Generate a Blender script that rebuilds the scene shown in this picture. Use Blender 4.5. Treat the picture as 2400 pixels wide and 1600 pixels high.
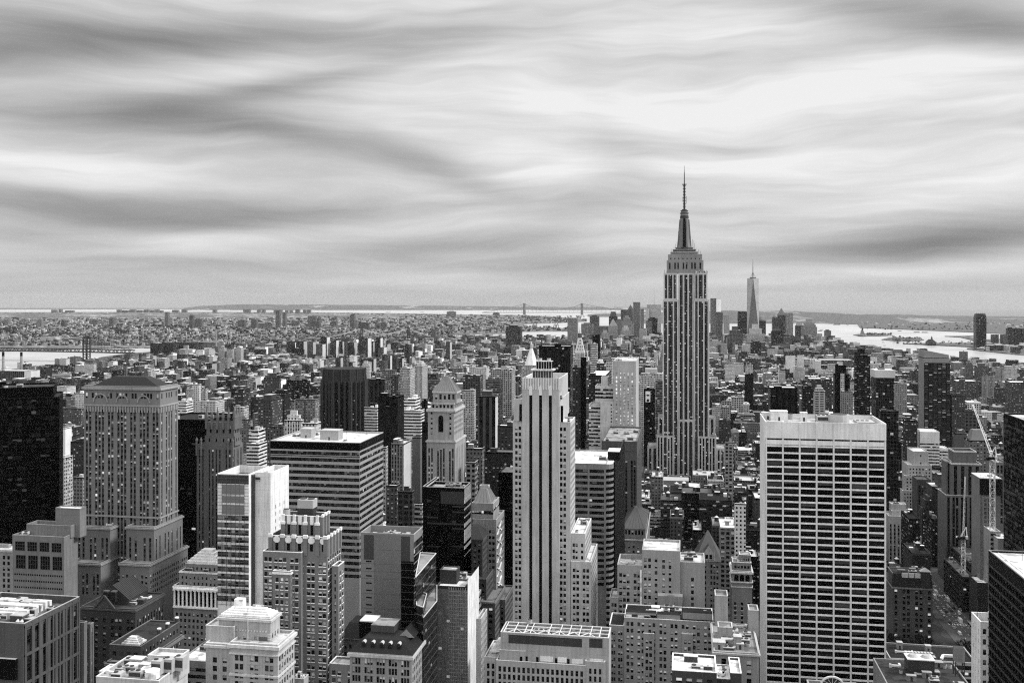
import bpy, math, random
from mathutils import Vector
R = math.radians
scene = bpy.context.scene
for o in list(bpy.data.objects):
    bpy.data.objects.remove(o)
COL = scene.collection

# ------------------------------------------------------------------ camera, sky, sun, exposure
FPX, UC, V0, HC, YAW = 2314.0, 1200.0, 703.0, 259.0, R(9.8)   # focal length and horizon in the photo's 2400 px, eye height, street-grid yaw
cs, sn = math.cos(YAW), math.sin(YAW)
cam = bpy.data.cameras.new('camera'); camo = bpy.data.objects.new('camera', cam); COL.objects.link(camo)
camo.location = (0, 0, HC); camo.rotation_euler = (R(90), 0, YAW)
cam.sensor_width = 36; cam.lens = 36*FPX/2400; cam.shift_y = -(800-V0)/2400
cam.clip_start = 1; cam.clip_end = 120000
scene.camera = camo

SUN_EL, SUN_AZ = R(42), R(88)      # sun stands over the rivers to the right of the view, behind thin overcast
sd = bpy.data.lights.new('sun', 'SUN'); so = bpy.data.objects.new('sun', sd); COL.objects.link(so)
sd.energy = 3.1; sd.angle = R(12); sd.color = (1, 1, 1)
so.location = (0, 0, 900)
# direction to the sun: city frame, azimuth from +Y (downtown) towards +X
sdir = Vector((math.sin(SUN_AZ)*math.cos(SUN_EL), math.cos(SUN_AZ)*math.cos(SUN_EL), math.sin(SUN_EL)))
so.rotation_euler = sdir.to_track_quat('Z', 'Y').to_euler()

scene.view_settings.view_transform = 'Standard'; scene.view_settings.look = 'None'
scene.view_settings.exposure = 0.40; scene.view_settings.gamma = 1.0
try: scene.view_settings.use_curve_mapping = False
except Exception: pass
scene.cycles.max_bounces = 4; scene.cycles.diffuse_bounces = 2; scene.cycles.glossy_bounces = 2
scene.cycles.transmission_bounces = 2; scene.cycles.volume_bounces = 0; scene.cycles.transparent_max_bounces = 8
scene.cycles.sample_clamp_indirect = 4.0
scene.cycles.use_denoising = False
try: scene.cycles.denoiser = 'OPENIMAGEDENOISE'; scene.cycles.denoising_input_passes = 'RGB_ALBEDO_NORMAL'; scene.cycles.denoising_prefilter = 'ACCURATE'
except Exception: pass
try: scene.cycles.filter_width = 1.2
except Exception: pass

class NT:
    """tiny node-tree writer"""
    def __init__(s, tree): s.t = tree; s.n = tree.nodes; s.l = tree.links; s.n.clear()
    def new(s, typ, **kw):
        nd = s.n.new(typ)
        for k, v in kw.items(): setattr(nd, k, v)
        return nd
    def put(s, sock, v):
        if hasattr(v, 'is_output') or hasattr(v, 'links'): s.l.new(v, sock)
        elif isinstance(v, (int, float)) and sock.type in ('RGBA',): sock.default_value = (v, v, v, 1)
        elif isinstance(v, (int, float)) and sock.type == 'VECTOR': sock.default_value = (v, v, v)
        else: sock.default_value = v
    def m(s, op, a, b=0.0, c=None, clamp=False):
        nd = s.new('ShaderNodeMath', operation=op, use_clamp=clamp)
        s.put(nd.inputs[0], a); s.put(nd.inputs[1], b)
        if c is not None: s.put(nd.inputs[2], c)
        return nd.outputs[0]
    def noise(s, vec, scale, detail=4, rough=.55, dist=0.0):
        nd = s.new('ShaderNodeTexNoise'); nd.inputs['Scale'].default_value = scale
        nd.inputs['Detail'].default_value = detail; nd.inputs['Roughness'].default_value = rough
        nd.inputs['Distortion'].default_value = dist
        if vec is not None: s.l.new(vec, nd.inputs['Vector'])
        return nd.outputs['Fac'] if 'Fac' in nd.outputs else nd.outputs[0]
    def mix(s, f, a, b):
        return s.m('ADD', s.m('MULTIPLY', a, s.m('SUBTRACT', 1.0, f)), s.m('MULTIPLY', b, f))
    def ramp(s, x, a, b):
        return s.m('DIVIDE', s.m('SUBTRACT', x, a), b-a, clamp=True)
    def xyz(s, v):
        nd = s.new('ShaderNodeSeparateXYZ'); s.l.new(v, nd.inputs[0]); return nd.outputs
    def comb(s, x, y, z):
        nd = s.new('ShaderNodeCombineXYZ'); s.put(nd.inputs[0], x); s.put(nd.inputs[1], y); s.put(nd.inputs[2], z); return nd.outputs[0]
    def sm(s, x, a, b):
        nd = s.new('ShaderNodeMapRange', interpolation_type='SMOOTHSTEP')
        s.put(nd.inputs['Value'], x); nd.inputs['From Min'].default_value = a; nd.inputs['From Max'].default_value = b
        return nd.outputs['Result']

world = bpy.data.worlds.new('World'); scene.world = world; world.use_nodes = True
def build_world():
    w = NT(world.node_tree)
    tc = w.new('ShaderNodeTexCoord'); d = tc.outputs['Generated']
    sky = w.new('ShaderNodeTexSky', sky_type='NISHITA'); sky.sun_disc = False
    sky.sun_elevation = SUN_EL; sky.sun_rotation = SUN_AZ
    bw = w.new('ShaderNodeRGBToBW'); w.l.new(sky.outputs[0], bw.inputs[0])
    X, Y, Z = w.xyz(d)
    D2 = 180/math.pi
    az = w.m('MULTIPLY', w.m('ARCTAN2', X, Y), D2)              # degrees from downtown, positive to the west
    el = w.m('MULTIPLY', w.m('ARCSINE', Z), D2)
    # clouds drawn out by the wind: stretched noise in azimuth and elevation
    warp = w.noise(w.comb(w.m('MULTIPLY', az, .05), w.m('MULTIPLY', el, .16), 0.0), 1.0, 3, .5)
    el2 = w.m('ADD', el, w.m('MULTIPLY', w.m('SUBTRACT', warp, .5), 5.0))
    st = w.noise(w.comb(w.m('MULTIPLY', az, .055), w.m('MULTIPLY', el2, .42), 3.3), 1.0, 3, .5, .15)
    fine = w.noise(w.comb(w.m('MULTIPLY', az, .10), w.m('MULTIPLY', el2, 1.2), 8.1), 1.0, 5, .6, .1)
    tot = None
    # cloud banks: where the overcast is thick (dark) or thin (bright): azimuth, elevation, half widths, tilt, amount
    def bank(u, v, su, sv, ang, amp):
        dx = (u-UC)/FPX
        a0 = math.degrees(math.atan(dx)) - math.degrees(YAW); e0 = math.degrees(math.atan((V0-v)/FPX*math.cos(math.atan(dx))))
        k = math.degrees(1/FPX); return a0, e0, su*k, sv*k, R(ang), amp
    banks = [(120, 115, 420, 48, 4, -.42), (560, 78, 330, 34, 5, -.34), (1000, 95, 260, 34, 4, -.20), (40, 30, 200, 40, 0, -.22),
             (330, 285, 300, 40, 0, -.36), (620, 212, 340, 32, 13, -.36), (700, 330, 420, 34, -11, -.30), (1050, 405, 200, 34, -20, -.18),
             (250, 492, 420, 38, -3, -.42), (640, 500, 260, 30, 4, -.26), (60, 555, 300, 26, -3, -.24), (520, 470, 150, 26, 0, -.12),
             (980, 580, 330, 40, 3, -.30), (1320, 620, 300, 44, -3, -.28), (380, 615, 330, 20, -2, -.20), (1370, 500, 170, 60, 20, -.14),
             (2050, 585, 380, 40, 2, -.36), (2300, 545, 260, 50, 8, -.34), (1780, 500, 260, 36, 10, -.10), (2250, 50, 330, 46, -12, -.44),
             (1830, 160, 240, 40, 8, -.10), (1400, 250, 60, 200, 25, -.08), (700, 690, 1200, 26, 0, -.16), (2200, 690, 500, 24, 0, -.12),
             (1500, 290, 560, 240, 0, .17), (2150, 330, 420, 200, 0, .11), (900, 30, 330, 26, 4, .16), (620, 160, 420, 34, 7, .10),
             (700, 545, 420, 26, 3, .22), (1100, 590, 130, 12, 0, .16), (200, 400, 380, 40, -4, .14), (2000, 650, 360, 18, 0, .14), (1450, 672, 420, 14, 0, .12),
             (520, 290, 300, 14, 0, .08)]
    for b in banks:
        a0, e0, sa, se, an, amp = bank(*b)
        p = w.m('SUBTRACT', az, a0); q = w.m('SUBTRACT', w.m('ADD', el, w.m('MULTIPLY', w.m('SUBTRACT', warp, .5), 1.6)), e0)
        pr = w.m('ADD', w.m('MULTIPLY', p, math.cos(an)/sa), w.m('MULTIPLY', q, math.sin(an)/sa))
        qr = w.m('ADD', w.m('MULTIPLY', p, -math.sin(an)/se), w.m('MULTIPLY', q, math.cos(an)/se))
        g = w.m('EXPONENT', w.m('MULTIPLY', w.m('ADD', w.m('MULTIPLY', pr, pr), w.m('MULTIPLY', qr, qr)), -1.0))
        g = w.m('MULTIPLY', g, amp)
        tot = g if tot is None else w.m('ADD', tot, g)
    tot = w.m('MULTIPLY', tot, w.m('ADD', .10, w.m('MULTIPLY', st, .90)))
    val = w.m('ADD', .825, tot)
    val = w.m('ADD', val, w.m('MULTIPLY', w.m('SUBTRACT', st, .5), .36))
    val = w.m('ADD', val, w.m('MULTIPLY', w.m('SUBTRACT', fine, .5), .24))
    val = w.m('MAXIMUM', w.m('MINIMUM', val, .95), .3)
    lum = w.m('POWER', val, 2.2)                                   # display value -> light
    hz = w.sm(el, -1.0, 2.2)                                       # the air near the horizon evens out
    lum = w.mix(hz, .44, lum)
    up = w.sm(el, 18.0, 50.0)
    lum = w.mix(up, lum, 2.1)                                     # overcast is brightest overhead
    lum = w.mix(w.sm(w.m('MULTIPLY', Y, -1.0), 0.0, .6), lum, 1.55)    # unseen uptown sky behind the view: extra brightness added to lift north walls
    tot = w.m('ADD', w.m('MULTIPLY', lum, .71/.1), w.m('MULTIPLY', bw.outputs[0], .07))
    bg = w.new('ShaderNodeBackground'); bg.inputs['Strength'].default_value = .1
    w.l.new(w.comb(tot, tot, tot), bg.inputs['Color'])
    out = w.new('ShaderNodeOutputWorld'); w.l.new(bg.outputs[0], out.inputs['Surface'])
build_world()
try: world.cycles.sampling_method = 'MANUAL'; world.cycles.sample_map_resolution = 512
except Exception: pass

# ------------------------------------------------------------------ survey helpers: a photo pixel and a street distance give a place in the city
def gx(u, D):
    dx = (u-UC)/FPX
    return (dx*cs-sn)/(dx*sn+cs)*D
def gt(u, D):
    return D/((u-UC)/FPX*sn+cs)
def gz(v, u, D):
    return HC-(v-V0)/FPX*gt(u, D)
def gd(u, x):
    """street distance at which the avenue line x is seen at u"""
    dx = (u-UC)/FPX
    return x*(dx*sn+cs)/(dx*cs-sn)
def gp(u, v, z=0.0):
    """ground point seen at a pixel"""
    t = FPX*(HC-z)/(v-V0); dx = (u-UC)/FPX
    return ((dx*cs-sn)*t, (dx*sn+cs)*t)
def px(x, y, z):
    t = -sn*x+cs*y; r = cs*x+sn*y
    if t < 1: return (-9999, -9999, t)
    return (UC+FPX*r/t, V0+FPX*(HC-z)/t, t)

# ------------------------------------------------------------------ materials (all grey: the photograph is black and white)
MATS = {}
def mat_wall(tone, rough=.9, kind='stone'):
    key = ('w', round(tone, 3), kind)
    if key in MATS: return MATS[key]
    mt = bpy.data.materials.new('%s_%03d' % (kind, int(tone*1000))); mt.use_nodes = True
    w = NT(mt.node_tree); tc = w.new('ShaderNodeTexCoord'); p = tc.outputs['Object']
    big = w.noise(p, .045, 5, .6)
    sm = w.noise(p, .9, 3, .6)
    X, Y, Z = w.xyz(p)
    run = w.noise(w.comb(w.m('MULTIPLY', X, .8), w.m('MULTIPLY', Y, .8), w.m('MULTIPLY', Z, .05)), 1.0, 4, .65)   # rain streaks
    k = {'stone': (.45, .14, .45), 'brick': (.3, .14, .25), 'metal': (.12, .04, .15), 'concrete': (.45, .10, .5), 'roof': (.8, .35, .0), 'glass': (.3, 0, .1)}[kind]
    f = w.m('ADD', 1.0, w.m('MULTIPLY', w.m('SUBTRACT', big, .5), k[0]*2))
    f = w.m('ADD', f, w.m('MULTIPLY', w.m('SUBTRACT', sm, .5), k[1]*2))
    f = w.m('ADD', f, w.m('MULTIPLY', w.m('SUBTRACT', run, .5), k[2]*2))
    if kind in ('stone', 'concrete', 'brick'):                         # courses and joints
        j = w.m('FRACT', w.m('MULTIPLY', Z, 1/1.2 if kind != 'concrete' else 1/3.6))
        f = w.m('MULTIPLY', f, w.m('SUBTRACT', 1.0, w.m('MULTIPLY', w.m('LESS_THAN', j, .07), .13)))
    if kind == 'roof':                                                 # ponding stains and patched membrane
        pt = w.noise(p, .16, 2, .4)
        f = w.m('MULTIPLY', f, w.m('SUBTRACT', 1.0, w.m('MULTIPLY', w.sm(pt, .54, .60), .45)))
        sx = w.m('LESS_THAN', w.m('FRACT', w.m('MULTIPLY', X, .31)), .05); sy = w.m('LESS_THAN', w.m('FRACT', w.m('MULTIPLY', Y, .11)), .025)
        f = w.m('MULTIPLY', f, w.m('SUBTRACT', 1.0, w.m('MULTIPLY', w.m('MAXIMUM', sx, sy), .25)))
    f = w.m('MAXIMUM', f, .25)
    c = w.m('MULTIPLY', f, 1.35*min(tone, .64)**1.6)
    b = w.new('ShaderNodeBsdfPrincipled'); w.l.new(w.comb(c, c, c), b.inputs['Base Color'])
    b.inputs['Roughness'].default_value = {'metal': .5, 'glass': .12}.get(kind, rough)
    b.inputs['Specular IOR Level'].default_value = (.04 if tone < .05 else .4) if kind in ('metal', 'glass') else .2
    bp = w.new('ShaderNodeBump'); bp.inputs['Strength'].default_value = .25; bp.inputs['Distance'].default_value = .3
    if kind not in ('metal', 'glass'):
        w.l.new(sm, bp.inputs['Height']); w.l.new(bp.outputs[0], b.inputs['Normal'])
    o = w.new('ShaderNodeOutputMaterial'); w.l.new(b.outputs[0], o.inputs['Surface'])
    MATS[key] = mt; return mt

def mat_window(lit=.03, dark=.012, blind=.35, white=.5):
    """one pane: dark glass, in some the blind is drawn part of the way, in a few the lights are on"""
    key = ('g', lit, dark, blind, white)
    if key in MATS: return MATS[key]
    mt = bpy.data.materials.new('window_glass_%d' % len(MATS)); mt.use_nodes = True
    w = NT(mt.node_tree)
    oi = w.new('ShaderNodeObjectInfo'); at = w.new('ShaderNodeAttribute', attribute_name='rnd')
    uv = w.new('ShaderNodeUVMap'); U, V, _ = w.xyz(uv.outputs[0])
    r = w.m('FRACT', w.m('ADD', w.m('MULTIPLY', oi.outputs['Random'], 13.7), at.outputs['Fac']))
    r2 = w.m('FRACT', w.m('MULTIPLY', r, 37.3)); r3 = w.m('FRACT', w.m('MULTIPLY', r, 91.7)); r4 = w.m('FRACT', w.m('MULTIPLY', r, 211.1))
    drop = w.m('MULTIPLY', w.m('LESS_THAN', r, blind), w.m('ADD', .25, w.m('MULTIPLY', r2, .6)))
    isb = w.m('GREATER_THAN', V, w.m('SUBTRACT', 1.0, drop))
    bc = w.m('MULTIPLY', white, w.m('ADD', .35, w.m('MULTIPLY', r3, .9)))
    gl = w.m('MULTIPLY', dark, w.m('ADD', .2, w.m('MULTIPLY', w.m('MULTIPLY', w.m('MULTIPLY', r2, r2), r2), 3.0)))
    rail = w.m('LESS_THAN', w.m('ABSOLUTE', w.m('SUBTRACT', V, .52)), .03)
    gl = w.mix(rail, gl, w.m('MULTIPLY', dark, 3.0))
    c = w.mix(isb, gl, bc)
    b = w.new('ShaderNodeBsdfPrincipled'); w.l.new(w.comb(c, c, c), b.inputs['Base Color'])
    w.l.new(w.m('ADD', .08, w.m('MULTIPLY', isb, .5)), b.inputs['Roughness'])
    b.inputs['Specular IOR Level'].default_value = .10
    em = w.m('MULTIPLY', w.m('LESS_THAN', r4, lit), w.m('GREATER_THAN', V, .35))
    w.l.new(w.comb(em, em, em), b.inputs['Emission Color']); b.inputs['Emission Strength'].default_value = .42
    o = w.new('ShaderNodeOutputMaterial'); w.l.new(b.outputs[0], o.inputs['Surface'])
    MATS[key] = mt; return mt

def mat_facade(bw, fh, ww, wh, dark=.03, blind=.2, strip=False, band=False):
    """far facades: wall tone from the face attribute 'tone', windows a grid in the wall's own metres"""
    key = ('f', bw, fh, ww, wh, dark, blind, strip, band)
    if key in MATS: return MATS[key]
    mt = bpy.data.materials.new('far_facade_%d' % len(MATS)); mt.use_nodes = True
    w = NT(mt.node_tree)
    uv = w.new('ShaderNodeUVMap'); U, V, _ = w.xyz(uv.outputs[0])
    at = w.new('ShaderNodeAttribute', attribute_name='tone'); tone = at.outputs['Fac']
    wn = w.new('ShaderNodeAttribute', attribute_name='win')
    tc = w.new('ShaderNodeTexCoord'); p = tc.outputs['Object']
    cu, cv = w.m('DIVIDE', U, bw), w.m('DIVIDE', V, fh)
    fu, fv = w.m('FRACT', cu), w.m('FRACT', cv)
    iu = w.m('LESS_THAN', w.m('ABSOLUTE', w.m('SUBTRACT', fu, .5)), ww/2)
    iv = w.m('LESS_THAN', w.m('ABSOLUTE', w.m('SUBTRACT', fv, .5)), wh/2)
    wh_n = w.new('ShaderNodeTexWhiteNoise', noise_dimensions='3D')
    w.l.new(w.comb(w.m('FLOOR', cu), w.m('FLOOR', cv), tone), wh_n.inputs['Vector'])
    r = wh_n.outputs['Value']; r2 = w.m('FRACT', w.m('MULTIPLY', r, 17.3))
    dr = w.m('MULTIPLY', w.m('LESS_THAN', r, blind), w.m('ADD', .2, w.m('MULTIPLY', r2, .6)))
    isb = w.m('GREATER_THAN', w.m('ADD', .5, w.m('DIVIDE', w.m('SUBTRACT', fv, .5), wh)), w.m('SUBTRACT', 1.0, dr))
    gl = w.m('MULTIPLY', dark, w.m('ADD', .15, w.m('MULTIPLY', r2, .9)))
    gl = w.mix(isb, gl, w.m('ADD', .2, w.m('MULTIPLY', r2, .35)))
    if strip: sp = w.m('MULTIPLY', w.m('MULTIPLY', iu, w.m('SUBTRACT', 1.0, iv)), .55)
    elif band: sp = 0.0
    else: sp = 0.0
    mask = w.m('MULTIPLY', w.m('MULTIPLY', iu, iv), wn.outputs['Fac'])
    big = w.noise(p, .03, 4, .6); fine = w.noise(p, .5, 3, .6)
    f = w.m('ADD', 1.0, w.m('ADD', w.m('MULTIPLY', w.m('SUBTRACT', big, .5), .7), w.m('MULTIPLY', w.m('SUBTRACT', fine, .5), .5)))
    wall = w.m('MULTIPLY', w.m('MULTIPLY', w.m('POWER', w.m('MINIMUM', tone, .68), 1.6), 1.35), w.m('MAXIMUM', f, .3))
    if strip: wall = w.m('MULTIPLY', wall, w.m('SUBTRACT', 1.0, w.m('MULTIPLY', sp, wn.outputs['Fac'])))
    c = w.mix(mask, wall, gl)
    b = w.new('ShaderNodeBsdfPrincipled'); w.l.new(w.comb(c, c, c), b.inputs['Base Color'])
    w.l.new(w.m('SUBTRACT', .9, w.m('MULTIPLY', mask, .75)), b.inputs['Roughness']); b.inputs['Specular IOR Level'].default_value = .06
    o = w.new('ShaderNodeOutputMaterial'); w.l.new(b.outputs[0], o.inputs['Surface'])
    MATS[key] = mt; return mt

def mat_plain(name, tone, rough=.8, spec=.3, metal=0.0, emit=0.0, var=.25, scale=.3):
    key = ('p', name)
    if key in MATS: return MATS[key]
    mt = bpy.data.materials.new(name); mt.use_nodes = True
    w = NT(mt.node_tree); tc = w.new('ShaderNodeTexCoord')
    n = w.noise(tc.outputs['Object'], scale, 5, .6)
    c = w.m('MULTIPLY', 1.35*tone**1.6 if tone < .5 else tone, w.m('ADD', 1-var, w.m('MULTIPLY', n, 2*var)))
    b = w.new('ShaderNodeBsdfPrincipled'); w.l.new(w.comb(c, c, c), b.inputs['Base Color'])
    b.inputs['Roughness'].default_value = rough; b.inputs['Specular IOR Level'].default_value = spec; b.inputs['Metallic'].default_value = metal
    if emit: b.inputs['Emission Color'].default_value = (1, 1, 1, 1); b.inputs['Emission Strength'].default_value = emit
    o = w.new('ShaderNodeOutputMaterial'); w.l.new(b.outputs[0], o.inputs['Surface'])
    MATS[key] = mt; return mt

# ------------------------------------------------------------------ mesh builder
class MB:
    def __init__(s): s.v = []; s.f = []; s.uv = []; s.mi = []; s.tone = []; s.win = []; s.rnd = []; s.mats = []
    def mat(s, m):
        if m not in s.mats: s.mats.append(m)
        return s.mats.index(m)
    def face(s, pts, m, uv=None, tone=.3, win=0.0, rnd=0.0):
        i = len(s.v); s.v.extend(pts); n = len(pts); s.f.append(tuple(range(i, i+n)))
        s.uv.extend(uv if uv else [(0, 0)]*n); s.mi.append(s.mat(m)); s.tone.append(tone); s.win.append(win); s.rnd.append(rnd)
    def wallq(s, a, b, z0, z1, m, tone=.3, win=1.0, u0=0.0):
        """upright quad from a to b seen with a on the viewer's left"""
        L = math.hypot(b[0]-a[0], b[1]-a[1])
        s.face([(a[0], a[1], z0), (b[0], b[1], z0), (b[0], b[1], z1), (a[0], a[1], z1)], m, [(u0, z0), (u0+L, z0), (u0+L, z1), (u0, z1)], tone, win)
    def box(s, x0, x1, y0, y1, z0, z1, m, top=None, tone=.3, win=0.0, ttone=None, bottom=False):
        P = [(x0, y0), (x1, y0), (x1, y1), (x0, y1)]
        s.prism(P, z0, z1, m, top, tone, win, ttone, bottom)
    def prism(s, P, z0, z1, m, top=None, tone=.3, win=0.0, ttone=None, bottom=False):
        n = len(P)
        for i in range(n): s.wallq(P[i], P[(i+1) % n], z0, z1, m, tone, win)
        s.face([(p[0], p[1], z1) for p in P], top or m, None, tone if ttone is None else ttone, 0.0)
        if bottom: s.face([(p[0], p[1], z0) for p in reversed(P)], m, None, tone, 0.0)
    def frustum(s, P, z0, Q, z1, m, tone=.3, cap=True, win=0.0):
        n = len(P)
        for i in range(n):
            j = (i+1) % n
            s.face([(P[i][0], P[i][1], z0), (P[j][0], P[j][1], z0), (Q[j][0], Q[j][1], z1), (Q[i][0], Q[i][1], z1)], m,
                   [(0, z0), (math.dist(P[i], P[j]), z0), (math.dist(P[i], P[j]), z1), (0, z1)], tone, win)
        if cap: s.face([(q[0], q[1], z1) for q in Q], m, None, tone)
    def cyl(s, x, y, r, z0, z1, m, n=12, r1=None, tone=.3, cap=True):
        r1 = r if r1 is None else r1
        P = [(x+r*math.cos(2*math.pi*i/n), y+r*math.sin(2*math.pi*i/n)) for i in range(n)]
        Q = [(x+r1*math.cos(2*math.pi*i/n), y+r1*math.sin(2*math.pi*i/n)) for i in range(n)]
        s.frustum(P, z0, Q, z1, m, tone, cap and r1 > .02)
    def bar(s, p, q, w, m, tone=.3):
        p, q = Vector(p), Vector(q); d = (q-p)
        if d.length < 1e-6: return
        d.normalize(); a = d.cross(Vector((0, 0, 1)))
        if a.length < .01: a = Vector((1, 0, 0))
        a.normalize(); b = d.cross(a); h = w/2
        A = [p+a*h+b*h, p-a*h+b*h, p-a*h-b*h, p+a*h-b*h]; B = [x+(q-p) for x in A]
        for i in range(4):
            j = (i+1) % 4; s.face([tuple(A[i]), tuple(B[i]), tuple(B[j]), tuple(A[j])], m, None, tone)
        s.face([tuple(x) for x in A], m, None, tone); s.face([tuple(x) for x in reversed(B)], m, None, tone)
    def mesh(s, name):
        me = bpy.data.meshes.new(name); me.from_pydata(s.v, [], s.f)
        uvl = me.uv_layers.new(name='UVMap')
        uvl.data.foreach_set('uv', [c for p in s.uv for c in p])
        me.polygons.foreach_set('material_index', s.mi)
        for nm, arr in (('tone', s.tone), ('win', s.win), ('rnd', s.rnd)):
            if any(arr): me.attributes.new(nm, 'FLOAT', 'FACE').data.foreach_set('value', arr)
        for m in s.mats: me.materials.append(m)
        me.update(); return me
    def build(s, name, parent=None, loc=(0, 0, 0), kind=None):
        if not s.f: return None
        o = bpy.data.objects.new(name, s.mesh(name)); COL.objects.link(o); o.location = loc
        if parent: o.parent = parent
        if kind: o['kind'] = kind
        return o

def tag(o, label, cat, group=None, kind=None):
    o['label'] = label; o['category'] = cat
    if group: o['group'] = group
    if kind: o['kind'] = kind
    return o
def empty(name, loc, rz=0.0):
    o = bpy.data.objects.new(name, None); COL.objects.link(o); o.location = loc; o.rotation_euler = (0, 0, rz); o.empty_display_size = 5
    return o
FOOT = []          # footprints already built on: (x0, x1, y0, y1)
HERO = []          # (screen u0, u1, vtop, street distance, short name)

# ------------------------------------------------------------------ buildings with modelled facades
def spans(L, bay, ww, margin=1.0, groups=None, gap=None):
    """window openings along a facade of length L"""
    if groups:                                       # e.g. (2, 3, 2): windows in clusters with wide piers between
        out = []; tot = sum(groups); pier = gap or bay*.9
        free = L-2*margin-pier*(len(groups)-1); b = free/tot; x = margin
        w = min(ww, b*.8)
        for g in groups:
            for k in range(g): out.append((x+b*(k+.5)-w/2, x+b*(k+.5)+w/2))
            x += b*g+pier
        return out
    n = max(1, int(round((L-2*margin)/bay))); b = (L-2*margin)/n; w = ww*b/bay
    return [(margin+b*(k+.5)-w/2, margin+b*(k+.5)+w/2) for k in range(n)]

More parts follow.
